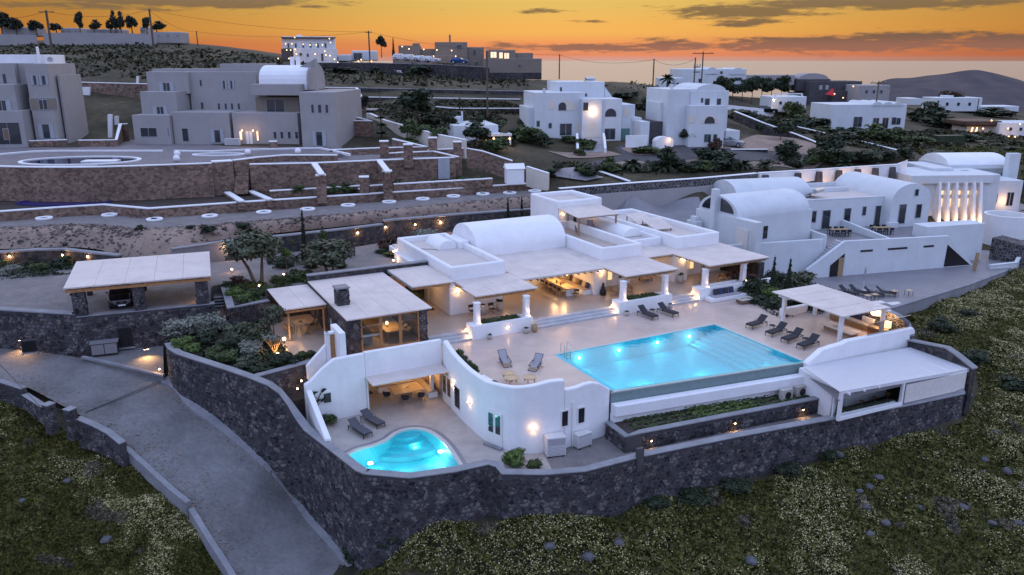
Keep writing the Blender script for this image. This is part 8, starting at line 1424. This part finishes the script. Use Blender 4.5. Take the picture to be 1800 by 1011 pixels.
F=Face(1765,400,103,10);t=F.root('spiral_wall','curved white stair wall and dark steps beside the third villa','stairs');MB().lathe([(2.6,-3.2),(2.6,1.6),(2.3,1.6),(2.3,-3.2)],n=22).build('drum','white',t,smooth=False);[MB().box(2.2+.12*k,-4.5+.45*k,-3,4.6,-4.0+.45*k,-2.2+.3*k).build('step','dark_wall',t)for k in range(8)]
patch('paved_yard',[(1752,372),(1790,362),(1830,372),(1830,400),(1775,402)],'deck',.4)
px_wall('retaining_wall','rough dark stone bank under the third villa',[(1744,418,.6),(1800,432,.3),(1850,440,.2)],-4,2.5,'lava_joint')
# hilltop skyline and the far edge of the village
def far(name,label,cat,px,py,Y,deg=0):F=Face(px,py,Y,deg);return F,F.root(name,label,cat)
def lights(spots,Y,lab,power=0,s=1.2,group='lamps on the far hill',m=None):
 for i,(px,py)in enumerate(sorted(spots)):glow(lab+', %s along'%ORD[i],D(px,py,Y),power,s,group=group,m=m)
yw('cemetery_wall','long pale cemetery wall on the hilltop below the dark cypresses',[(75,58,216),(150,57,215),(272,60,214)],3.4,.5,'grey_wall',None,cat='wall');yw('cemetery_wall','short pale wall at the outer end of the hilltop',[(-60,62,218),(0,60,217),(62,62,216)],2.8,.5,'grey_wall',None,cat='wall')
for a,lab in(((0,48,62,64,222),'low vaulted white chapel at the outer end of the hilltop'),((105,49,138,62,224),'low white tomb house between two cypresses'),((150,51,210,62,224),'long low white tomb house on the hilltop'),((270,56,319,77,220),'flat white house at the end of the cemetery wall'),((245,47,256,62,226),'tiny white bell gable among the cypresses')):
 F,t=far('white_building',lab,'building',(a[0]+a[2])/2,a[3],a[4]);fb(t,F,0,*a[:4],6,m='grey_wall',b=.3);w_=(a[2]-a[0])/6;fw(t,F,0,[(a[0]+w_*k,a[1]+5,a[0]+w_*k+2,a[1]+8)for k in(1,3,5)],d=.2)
for i,(px,y0,y1,w)in enumerate(((142,28,62,8),(205,25,62,7),(214,26,62,7),(166,38,58,11),(195,39,58,7),(233,33,60,10),(259,35,60,7),(276,40,58,14),(5,26,64,16),(30,36,62,12),(65,40,62,12),(100,44,60,10))):
 p=D(px,y1,221);q=221/FOC;lab='dark hilltop tree, '+['tall one between the tomb houses','tall one before its close twin','tall twin beside the other tall one','low round one past the first tall tree','small round one before the twins','broad one beside the bell gable','narrow one past the bell gable','wide one at the end of the cemetery','umbrella-shaped one at the outer edge','bushy one next to the umbrella tree','bushy one behind the chapel','small one behind the tall pole'][i]
 tree('hilltop_tree',lab,p,(y1-y0)*q,w*q,'blackleaf',(y1-y0)*q*.56,None,'far',.2,crown_z=(y1-y0)*q*.46)
def pole(label,px,y0,y1,Y,arm=0,r=.13):
 p=D(px,y1,Y);h=(y1-y0)*Y/FOC;t=thing('utility_pole',label,'utility pole',p,0,'utility poles');MB().tube((0,0,-1),(0,0,h),r*1.2,r,7).build('shaft','bark',t)
 if arm:MB().bar((-arm,0,h-.3),(arm,0,h-.3),.16).build('crossarm','bark',t);[MB().tube((x*arm*.8,0,h-.2),(x*arm*.8,0,h+.15),.06,n=6).build('insulator','pot',t)for x in(-1,0,1)]
 return p+Vector((0,0,h-.2))
TOPS=[pole('tall utility pole with a crossarm on the hill behind the outermost house',98,28,132,165,1.5,.22),pole('utility pole at the end of the cemetery wall',270,22,82,190,0,.2),pole('short utility pole on the bare hill crest',348,57,82,225),pole('utility pole behind the lit hotel and the parked cars',651,60,122,190,.8,.16),pole('thin tall pole beside the lit wall and the flat white house',857,98,215,132,0,.14),pole('utility pole standing alone against the sea beside the tan houses',983,98,132,200),pole('utility pole against the sea between the two white villas',1147,107,162,170),pole('outer pole of the twin-pole transformer',1219,105,160,172),pole('taller crossarm pole of the twin-pole transformer',1232,96,160,172,2.2),pole('leaning-looking pole in front of the vaulted white house',1535,147,225,160,1.6),pole('short pole among the far white houses',1716,175,205,230)]
tr=thing('transformer_beam','beam and insulators joining the twin poles','transformer',D(1219,118,172),0);e_=D(1231,118,172)-D(1219,118,172);MB().bar((0,-.2,0),e_,.2).bar((0,-.2,-1.0),e_+Vector((0,0,-1)),.2).build('beam','bark',tr);[MB().tube((x,-.2,.1),(x,-.2,.6),.1,n=6).build('insulator','pot',tr)for x in(.1,.7,1.3)]
def cable(label,a,b,sag=1.2,r=.035):
 pts=[a.lerp(b,k/12)-Vector((0,0,sag*4*k/12*(1-k/12)))for k in range(13)];o=MB().path(pts,r,4).build('cable','black',None);tag(o,label,'cable','overhead cables')
for a,b,lab in((D(-60,22,170),TOPS[0],'overhead cable reaching the crossarm pole from outside'),(TOPS[0],TOPS[1],'overhead cable along the cemetery to the wall-end pole'),(TOPS[1],TOPS[3],'long overhead cable over the hill towards the lit hotel'),(TOPS[1],TOPS[2],'overhead cable down to the short crest pole'),(TOPS[2],TOPS[3],'overhead cable from the short crest pole to the hotel'),(TOPS[5],TOPS[6],'overhead cable against the sea between two poles'),(TOPS[6],TOPS[7],'overhead cable into the twin-pole transformer'),(TOPS[3],TOPS[5],'overhead cable passing behind the tan houses'),(TOPS[9],D(1640,172,230),'overhead cable from the vaulted white house to the far houses')):cable(lab,a,b)
ca=thing('cable','thin dark cable crossing the flower field and road at the lower corner','cable',(0,0,0),0);MB().path([W(-30,610,-.3),W(72,716,-1.0),W(122,722,-.9)],.02,4).build('wire','black',ca)
F,t=far('hotel','white hotel with many small lit lamps on the ridge','hotel',545,108,198,10);fb(t,F,0,515,85,592,112,8);fb(t,F,2.5,495,64,588,86,8,b=.15);fb(t,F,1.2,494,86,520,106,6,m='dark_wall');fb(t,F,5,520,61,530,66,3,b=.4);fw(t,F,2.5,[(505+13*k,76,509+13*k,84)for k in range(6)],d=.15);fw(t,F,0,[(526,93,531,98),(539,94,543,100),(564,94,569,107)],d=.15);fb(t,F,1.6,494,65,590,68,1,'awning','dark_wall')
lights([(496,66),(518,66),(579,68),(502,77),(513,77),(533,78),(545,79),(556,79),(567,79),(581,75)],199,'small lit lamp on the upper floor of the white hotel',0,.9,'hotel lamps');lights([(519,87),(521,95),(571,90),(554,95),(573,97),(580,98),(588,104),(508,103),(489,103),(504,88),(511,88)],196.5,'small lit lamp on the ground floor of the white hotel',12,.9,'hotel lamps');lights([(594,110),(630,108),(635,105),(653,108)],190,'lit lamp along the lane beside the white hotel',18,1.0)
for a,lab in(((575,96,618,108,205),'low white house beside the lit hotel'),((617,89,657,107,206),'low white house with a curved end near the ridge pole')):F,t=far('white_house',lab,'house',(a[0]+a[2])/2,a[3],a[4]);fb(t,F,0,*a[:4],7,b=.3);fw(t,F,0,[(a[0]+4,a[1]+4,a[0]+20,a[3]-2)],d=.15)
F,t=far('tan_house','cluster of flat tan houses with a chimney on the ridge','house',780,115,200,4);B_='beige_wall'
for v,a in((2,(700,80,739,112)),(3,(737,86,768,114)),(0,(764,74,822,118)),(1,(820,83,851,118)),(-3,(690,98,760,118)),(-2,(758,97,805,118))):fb(t,F,v,*a,8,m=B_,b=.1)
fb(t,F,3,789,61,792.5,75,.6,'chimney',B_);fb(t,F,2,725,76,738,80,.4,'roof_frame',B_);fw(t,F,0,[(802,78,811,86),(772,100,776,106)],d=.15);fw(t,F,1,[(831,88,837,97),(834,108,840,114)],d=.15)
lights([(707,82),(719,86),(745,87),(768,88),(794,89),(801,99),(712,98),(762,99)],196.5,'small lit lamp on the tan ridge houses',18,.9)
F,t=far('tan_house','tan house with a lit upper floor at the sea end of the ridge','house',900,137,190,6)
for v,a in((0,(853,103,952,140)),(2,(858,88,906,104)),(3,(899,93,937,108))):fb(t,F,v,*a,8,m=B_,b=.1)
fw(t,F,2,[(862,91,873,102),(877,92,884,103),(886,93,895,104)],'warm_pane',d=.15);fw(t,F,0,[(911,113,916,118)],d=.15);fb(t,F,-.3,850,128,952,140,.6,'stone_base','lava_far')
yw('stone_wall','dark stone wall under the parked cars on the ridge',[(560,110,186),(650,110,186),(770,113,187),(860,118,187)],3,.5,'lava_far','cap')
for i,(px,py,c)in enumerate(((706,106,'white_car'),(724,107,'white_car'),(743,109,'white_car'),(760,110,'white_car'),(808,112,'blue_car'),(694,131,'white_car'))):
 make_car(['white car parked first in the row before the tan houses','white car parked second in the row before the tan houses','white car parked third in the row before the tan houses','white car parked fourth in the row before the tan houses','blue car parked beside the tan houses','white hatchback standing lower down on the grassy slope'][i],D(px,py,189)if i<5 else on_ground(px,py),R(75 if i<5 else 80),c,'cars parked farther off',False)
tree('norfolk_pine','tiered dark pine on the ridge beside the utility pole',D(671,100,196),4.4,1.3,'blackleaf',1.9,None,'far',.12,crown_z=2.6);cypress('thin dark cypress on the ridge beside the tan houses',D(692,100,197),4.2,.8)
green([(735,135,26,20,'dkgreen','dark shrub mass under the parked cars, nearest the hatchback'),(775,136,30,22,'dkgreen','dark shrub mass under the parked cars, widest'),(600,128,24,8,'dkgreen','low dark scrub on the slope below the hotel lane'),(665,130,16,10,'dkgreen','low dark scrub beside the white hatchback'),(965,140,24,24,'dkgreen','dark bush at the sea end of the tan house'),(560,122,14,10,'dkgreen','low scrub on the slope behind the grey house vault')])
F,t=far('white_house','big white house with barrel vaults behind the twin poles','house',1255,156,205,6);fb(t,F,0,1196,121,1310,160,9,b=.2);u0,z=F.on(1240,130,-.1);u1,_=F.on(1262,130,-.1);MB().vault(u0,u1,-.2,9,z,1.6,8,axis='v').build('barrel_vault','white_shaded',t);u0,z=F.on(1283,131,-.1);u1,_=F.on(1310,131,-.1);MB().vault(u0,u1,-.2,9,z,1.6,8,axis='v').build('barrel_vault','white_shaded',t);fw(t,F,0,[(1250,125,1256,131),(1266,125,1270,130),(1228,138,1233,145),(1290,136,1304,142)],d=.15)
for a,m,lab,Y in(((1165,137,1200,165),'white_shaded','lower white house with a terrace beside the vaulted house',190),((1312,132,1396,150),'grey_wall','long flat grey house behind the dark trees',215),((1510,150,1562,180),'grey_wall','plain grey house past the dark stone house',205),((1357,170,1416,197),'white_shaded','white house with a roof frame and a glaring lamp',178),((1598,173,1620,185),'white_shaded','small white roof frame far among trees',235),((1645,172,1724,196),'white_shaded','white far house with a higher corner block',240),((1724,187,1790,199),'white_shaded','row of low white far houses',240),((1758,216,1830,245),'white_shaded','white house with small lamps at the edge of the restaurant',170)):
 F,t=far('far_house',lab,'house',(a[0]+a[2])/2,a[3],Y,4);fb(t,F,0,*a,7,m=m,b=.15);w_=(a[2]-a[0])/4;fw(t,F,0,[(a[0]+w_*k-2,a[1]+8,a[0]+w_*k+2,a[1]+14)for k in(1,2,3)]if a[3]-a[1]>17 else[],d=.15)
 if a[0]==1645:fb(t,F,2,1663,168,1676,174,3)
 if a[0]==1357:[fb(t,F,v,x,165,x+2,172,.2,'roof_frame',b=0)for v in(1,4)for x in(1362,1386,1409)];fb(t,F,1,1362,164,1411,166,.2,'roof_frame',b=0)
F,t=far('stone_house','large dark stone house with a rounded glass roof','house',1455,180,212,4);fb(t,F,0,1424,143,1511,186,9,m='dark_wall');fb(t,F,-2,1465,160,1538,186,5,m='dark_wall');fb(t,F,3,1402,139,1458,160,7,m='dark_wall');u0,z=F.on(1403,140,3);u1,_=F.on(1457,140,3);MB().vault(u0,u1,3,9,z,1.6,10,axis='v').build('rounded_roof','grey_wall',t);fw(t,F,0,[(1440,150,1445,158),(1451,150,1456,158)],'fab_grey',d=.15)
s_=thing('sun_sail','small red sun sail beside the dark stone house','sun sail',D(1460,166,208),0);M['red']=mat('red_canvas',(.55,.02,.03),.7,.05);MB().add([(-1.4,0,0),(1.2,0,-.4),(.8,1,1.5),(-1.4,.06,0),(1.2,.06,-.4),(.8,1.06,1.5)],[(0,1,2),(5,4,3),(0,3,4,1),(1,4,5,2),(2,5,3,0)]).build('sail','red',s_)
F,t=far('white_house','white house with four little roof vaults and a blind gable','house',1530,240,158,7);fb(t,F,0,1465,184,1589,230,9,b=.1,zb=7);fb(t,F,-.3,1562,228,1582,250,3,b=.05);
for k in range(3):u0,z=F.on(1533+18.5*k,186,-.1);u1,_=F.on(1551.5+18.5*k,186,-.1);MB().vault(u0,u1,-.15,9,z,.7,8,axis='v').build('roof_vault','white_shaded',t)
fw(t,F,0,[(1501,205,1514,223),(1535,207,1544,220),(1568,206,1574,219),(1576,207,1582,219)],d=.12);fw(t,F,0,[(1552,207,1560,226)],'glass_dark','wood',nm='door')
F,t=far('taverna','low taverna with a purple-red roof and warm lamps','restaurant',1728,237,172,0);fb(t,F,0,1700,222,1760,240,6,m='cream');fb(t,F,-1.5,1696,213,1762,222,8,'roof','redleaf',.3);lights([(1743,212),(1728,226),(1772,226),(1773,240),(1784,241),(1793,218)],169,'small warm lamp around the taverna',22,1.0,'taverna lamps');[MB().bar(tuple(F.on(x,236,-1.4)[0:1])+(-1.4,F.on(x,236,-1.4)[1]),tuple(F.on(x+4,224,-1.4)[0:1])+(-1.4,F.on(x+4,224,-1.4)[1]),.2).build('light_strip','bulb_far',t)for x in(1706,1714)]
glow('glaring white lamp on the wall beside the parked pickup',D(1360,176,176),60,1.0,'flood_lamp','flood lamp',None,'flood');lights([(1467,165),(1482,172),(1500,152)],205,'small warm lamp on the dark stone house',12,1.0)
make_car('dark pickup parked below the glaring white lamp',D(1347,199,172),R(80),'black_car','cars parked farther off');yw('wall','white wall beside the dark pickup',[(1275,184,168),(1360,193,172)],1.6,.3,'white',None,cat='wall')
g=thing('green_container','dark green container behind the meadow','container',D(1670,252,150),.1);MB().box(-2.6,0,-.3,2.6,2,1.4).build('casing','dkgreen',g,bevel=.04,seg=1);[MB().box(-2.5+.7*k,-.05,-.2,-2.1+.7*k,-.002,1.3).build('rib','dkgreen',g)for k in range(8)]
green([(1270+17*i,183-(i%3)*3,14,42-5*(i%3),'dkgreen','tall dark tree in the grove behind the tall narrow villa, %s along'%ORD[i])for i in range(7)],'dark grove behind the tall villa')
green([(1395,208,18,26,'green','pale green round tree beside the white house with a glaring lamp'),(1487,222,7,34,'dkgreen','dark ivy-like tree on the gable of the vaulted white house'),(1535,248,26,30,'green','leafy tree in front of the vaulted white house'),(1580,255,18,26,'green','leafy tree at the corner of the vaulted white house'),(1620,215,30,34,'dkgreen','dark tree group past the vaulted white house'),(1670,195,18,30,'redleaf','reddish tall tree before the white far house'),(1660,225,30,26,'dkgreen','dark tree clump above the green container'),(1740,205,36,16,'dkgreen','long dark hedge below the low white far houses'),(1620,255,22,14,'green','shrub on the rubble slope above the meadow'),(1700,248,24,12,'dkgreen','dark shrub strip before the taverna'),(1430,225,26,16,'dkgreen','shrub strip along the dark white-edged wall, upper'),(1480,245,26,14,'dkgreen','shrub strip along the dark white-edged wall, lower'),(1310,212,30,16,'dkgreen','shrub strip along the sloping drive'),(1420,180,30,22,'dkgreen','dark trees below the dark stone house'),(1760,262,30,10,'dkgreen','low dark scrub at the top of the meadow'),(1645,275,30,10,'dkgreen','low dark scrub behind the third villa'),(1100,175,24,12,'dkgreen','low scrub on the bank behind the arched villa')])
# flowering meadows and scrub
def inside(P,x,y):
 r=np.zeros(len(x),bool);n=len(P)
 for i in range(n):
  (x0,y0),(x1,y1)=P[i],P[(i+1)%n];c=((y0>y)!=(y1>y))&(x<(x1-x0)*(y-y0)/(y1-y0+1e-12)+x0);r^=c
 return r
def gz(x,y):
 i=np.clip(np.searchsorted(GX,x)-1,0,len(GX)-2);j=np.clip(np.searchsorted(GY,y)-1,0,len(GY)-2);a=(x-GX[i])/(GX[i+1]-GX[i]);b=(y-GY[j])/(GY[j+1]-GY[j])
 return(GZ[j,i]*(1-a)+GZ[j,i+1]*a)*(1-b)+(GZ[j+1,i]*(1-a)+GZ[j+1,i+1]*a)*b
def clump(x,y,s,seed):
 g=np.random.default_rng(seed);T=g.random((64,64));u,v=x/s,y/s;i,j=np.floor(u).astype(int),np.floor(v).astype(int);a,b=u-i,v-j;a,b=a*a*(3-2*a),b*b*(3-2*b);q=lambda p,r:T[p%64,r%64]
 return(q(i,j)*(1-a)+q(i+1,j)*a)*(1-b)+(q(i,j+1)*(1-a)+q(i+1,j+1)*a)*b
def quads(name,c,nrm,s,m,long=1.5):
 g=np.random.default_rng(3);n=len(c);nrm/=np.linalg.norm(nrm,axis=1)[:,None];t=np.cross(nrm,g.normal(size=(n,3)));t/=np.linalg.norm(t,axis=1)[:,None]+1e-9;b=np.cross(nrm,t);s=s[:,None]
 P=np.stack([c-t*s*long*.5,c+b*s*.5,c+t*s*long*.5,c-b*s*.5],1).reshape(-1,3);me=bpy.data.meshes.new(name);me.vertices.add(4*n);me.vertices.foreach_set('co',P.ravel());me.loops.add(4*n);me.loops.foreach_set('vertex_index',np.arange(4*n));me.polygons.add(n)
 me.polygons.foreach_set('loop_start',np.arange(0,4*n,4));me.polygons.foreach_set('loop_total',np.full(n,4));me.update();me.materials.append(M[m]);link(name,me,kind='stuff')
M['meadow']=mat_leaf('meadow_leaf',(.026,.030,.006),(.130,.122,.026));M['flower']=mat_leaf('pale_yellow_flower',(.30,.26,.11),(.58,.52,.27));M['straw']=mat_leaf('dry_straw',(.06,.055,.035),(.16,.14,.09));M['scrub']=mat_leaf('hill_scrub_leaf',(.014,.018,.006),(.058,.052,.020))
def meadow(poly,n,seed,grow=1.0,flowers=.42,size=.16):
 P=[tuple(on_ground(*p).xy)for p in poly];A=np.array(P);g=np.random.default_rng(seed);lo,hi=A.min(0),A.max(0);x,y=g.uniform(lo[0],hi[0],n*3),g.uniform(lo[1],hi[1],n*3);k=inside(P,x,y);x,y=x[k][:n],y[k][:n];n=len(x)
 d=.62*clump(x,y,2.3,seed)+.38*clump(x,y,.8,seed+1);big=clump(x,y,6.5,seed+2);h=np.clip((d-.25)*1.6,.05,1)*.55*grow;z=gz(x,y)
 up=g.random(n);nr=g.normal(size=(n,3));nr[:,2]+=.9;f=(g.random(n)<flowers*np.clip((d-.33)*4,0,1)*np.clip((big-.18)*2.6,.08,1));s=(~f)&(clump(x,y,1.6,seed+5)>.87)
 c=np.stack([x,y,z+h*up],1);o=(~f)&(~s);quads('meadow_grass',c[o],nr[o],size*(.5+g.random(o.sum())),'meadow',1.9)
 if s.sum():quads('dry_grass',c[s],nr[s]-np.array([0,0,.9]),size*(.5+g.random(s.sum())),'straw',2.6)
 c[:,2]=z+h*(.85+.25*up);nf=nr[f];nf[:,2]+=1.2;quads('meadow_flowers',c[f],nf,.055+.055*g.random(f.sum()),'flower',1.1)
meadow([(640,985),(665,945),(720,938),(885,924),(1035,915),(1136,888),(1305,852),(1485,797),(1600,768),(1695,747),(1722,690),(1716,640),(1670,612),(1616,598),(1608,570),(1590,560),(1560,556),(1560,548),(1640,538),(1700,512),(1775,484),(1810,462),(1860,462),(1880,800),(1900,1040),(1500,1050),(900,1050),(630,1050)],330000,11)
meadow([(-60,690),(0,706),(80,742),(130,770),(213,808),(328,905),(362,960),(395,1012),(425,1060),(-80,1060)],110000,31)
meadow([(1795,300),(1795,462),(1860,470),(1880,290)],9000,41,1,.3,.3);meadow([(1600,262),(1840,262),(1840,300),(1780,290),(1640,290)],14000,45,1.2,.25,.32)
def scrub(poly,n,seed,size=.55,grow=1.2):
 P=[tuple(on_ground(*p).xy)for p in poly];A=np.array(P);g=np.random.default_rng(seed);lo,hi=A.min(0),A.max(0);x,y=g.uniform(lo[0],hi[0],n*4),g.uniform(lo[1],hi[1],n*4);d=.6*clump(x,y,5,seed)+.4*clump(x,y,1.8,seed+1);k=inside(P,x,y)&(d>.40);x,y,d=x[k][:n],y[k][:n],d[k][:n];n=len(x)
 c=np.stack([x,y,gz(x,y)+np.clip(d-.38,0,1)*grow*1.6*g.random(n)],1);nr=g.normal(size=(n,3));nr[:,2]+=.8;quads('hill_scrub',c,nr,size*(.5+g.random(n)),'scrub',1.6)
scrub([(-60,72),(120,82),(320,82),(480,103),(560,112),(700,118),(930,145),(930,158),(640,152),(560,150),(260,143),(100,140),(-60,100)],30000,61)
scrub([(940,150),(1100,148),(1160,152),(1165,200),(1120,205),(1080,170),(950,165)],6000,62,.4);scrub([(1290,190),(1420,205),(1600,235),(1800,215),(1800,262),(1600,268),(1430,250),(1320,225)],16000,63,.45);scrub([(640,190),(910,180),(925,235),(900,262),(820,262),(700,220)],6000,64,.35,.8);scrub([(970,285),(1300,292),(1560,280),(1560,288),(1320,302),(1000,320)],7000,65,.3,.7)
def grit():
 g=np.random.default_rng(8);L=np.array(smooth_path([tuple(W(*a))for a,b in ROAD],12));Rr=np.array(smooth_path([tuple(W(*b))for a,b in ROAD],12));n=5200;i=g.integers(0,len(L)-1,n);f=g.random(n)[:,None];e=(g.random(n)**3.2*.42)[:,None];e=np.where(g.random(n)[:,None]<.6,e,1-e*.5)
 A,B=L[i]*(1-f)+L[i+1]*f,Rr[i]*(1-f)+Rr[i+1]*f;c=A*(1-e)+B*e+np.array([0,0,.035]);nr=g.normal(size=(n,3))*.3;nr[:,2]+=1;quads('road_grit',c,nr,.03+.09*g.random(n)**2,'bank',1.5)
grit()
def cover(P,z,n,seed,h,m='green',name='ground_cover'):
 A=np.array([(p[0],p[1])for p in P]);g=np.random.default_rng(seed);lo,hi=A.min(0),A.max(0);x,y=g.uniform(lo[0],hi[0],n*3),g.uniform(lo[1],hi[1],n*3);k=inside([tuple(a)for a in A],x,y)&(clump(x,y,1.1,seed)>.36);x,y=x[k][:n],y[k][:n];n=len(x);nr=g.normal(size=(n,3));nr[:,2]+=.8
 quads(name,np.stack([x,y,z+h*clump(x,y,.9,seed+1)*g.random(n)],1),nr,.13*(.5+g.random(n)),m,1.7)
cover([p for p in gp[:7]]+[HF.pt(-18.9,.8),HF.pt(-19.0,11),gp[10],gp[11],gp[12]],.42,9000,71,.75,'dkgreen');cover(bedp,2.2,2500,72,.5);cover([W(*p)for p in((480,492,2.1),(560,484,2.1),(560,497,2.1),(480,512,2.1))],2.1,1500,73,.5);cover([W(*p)for p in((470,458,2.1),(600,447,2.1),(600,458,2.1),(470,474,2.1))],2.1,2200,74,.7,'dkgreen');cover([W(*p)for p in((0,458,2.1),(200,452,2.1),(180,478,2.1),(0,492,2.1))],2.1,4000,75,.6,'dkgreen');cover([(p.x,p.y)for p in b_],-.1,3500,76,.6,'dkgreen')
for i in range(4):
 m_=bmesh.new();bmesh.ops.create_icosphere(m_,subdivisions=2,radius=1)
 for v in m_.verts:v.co*=1+.28*mnoise.noise(v.co*1.3+Vector((i*7,0,0)));v.co.z*=.55
 me=bpy.data.meshes.new('rock');m_.to_mesh(me);m_.free();me.materials.append(M['rockpale']);LM['rock',i]=me
RK=((1545,846,.55),(1527,860,.5),(1510,872,.4),(1522,896,.6),(1600,882,.45),(1616,904,.5),(1636,895,.5),(1690,902,.6),(1730,817,.5),(1725,834,.4),(1768,838,.65),(1742,930,.45),(1556,930,.55),(1528,944,.5),(1320,998,.75),(968,968,.7),(1032,984,.8),(1085,962,.7),(1475,810,.55),(1700,700,.8),(1760,700,.6),(188,960,.6),(40,885,.45),(120,850,.5),(1745,765,.6),(1790,925,.6))
SL=sorted(p[0]for p in RK if p[0]>1100 and not(p[0]>1660 and p[1]<780))
for i,(px,py,s)in enumerate(RK):
 p=on_ground(px,py);o=bpy.data.objects.new('field_rock',LM['rock',i%4]);COL.objects.link(o);o.location=p+Vector((0,0,.12));s*=.62;o.scale=(s,s*.8,s);o.rotation_euler=(0,0,i*1.7);tag(o,'grey rock half buried in flowers '+('of the road field, %s towards the road'%ORD[i-21 if i<24 else 0]if px<300 else 'below the slatted roof, %s one downhill'%ORD[(19,20,24).index(i)]if px>1660 and py<780 else 'near the tall wall corner, %s one across'%ORD[(15,16,17).index(i)]if px<1100 else 'of the open slope, %s from the corner bush side'%ORD[SL.index(px)]),'rock','grey rocks in the meadow')
for i,(px,py,s,h)in enumerate(((650,945,1.5,1.3),(690,962,1.4,1.1),(625,985,1.1,.8),(1150,896,1.1,.5),(1215,884,1.3,.6),(1290,868,1.2,.55),(1385,840,1.1,.6),(1455,815,1.0,.5),(1715,640,1.3,.9),(1655,585,1.5,1.1),(1700,560,1.2,.8),(1780,690,1.5,1.0))):
 bush('wild_shrub','dark wild shrub '+['at the foot of the tall wall corner beside the road','just below the tall wall corner, in the meadow','low at the road edge under the tall wall corner','first low one along the foot of the long wall','second low one along the foot of the long wall','third low one along the foot of the long wall','fourth low one along the foot of the long wall','low one under the planter end of the long wall','outside the dark stone flank of the slatted roof','behind the smoked glass screen','on the meadow below the lower grey terrace','in the hollow of the meadow beyond the slatted roof'][i],on_ground(px,py)+Vector((0,0,h*.2)),s,'dkgreen',h,'bush')
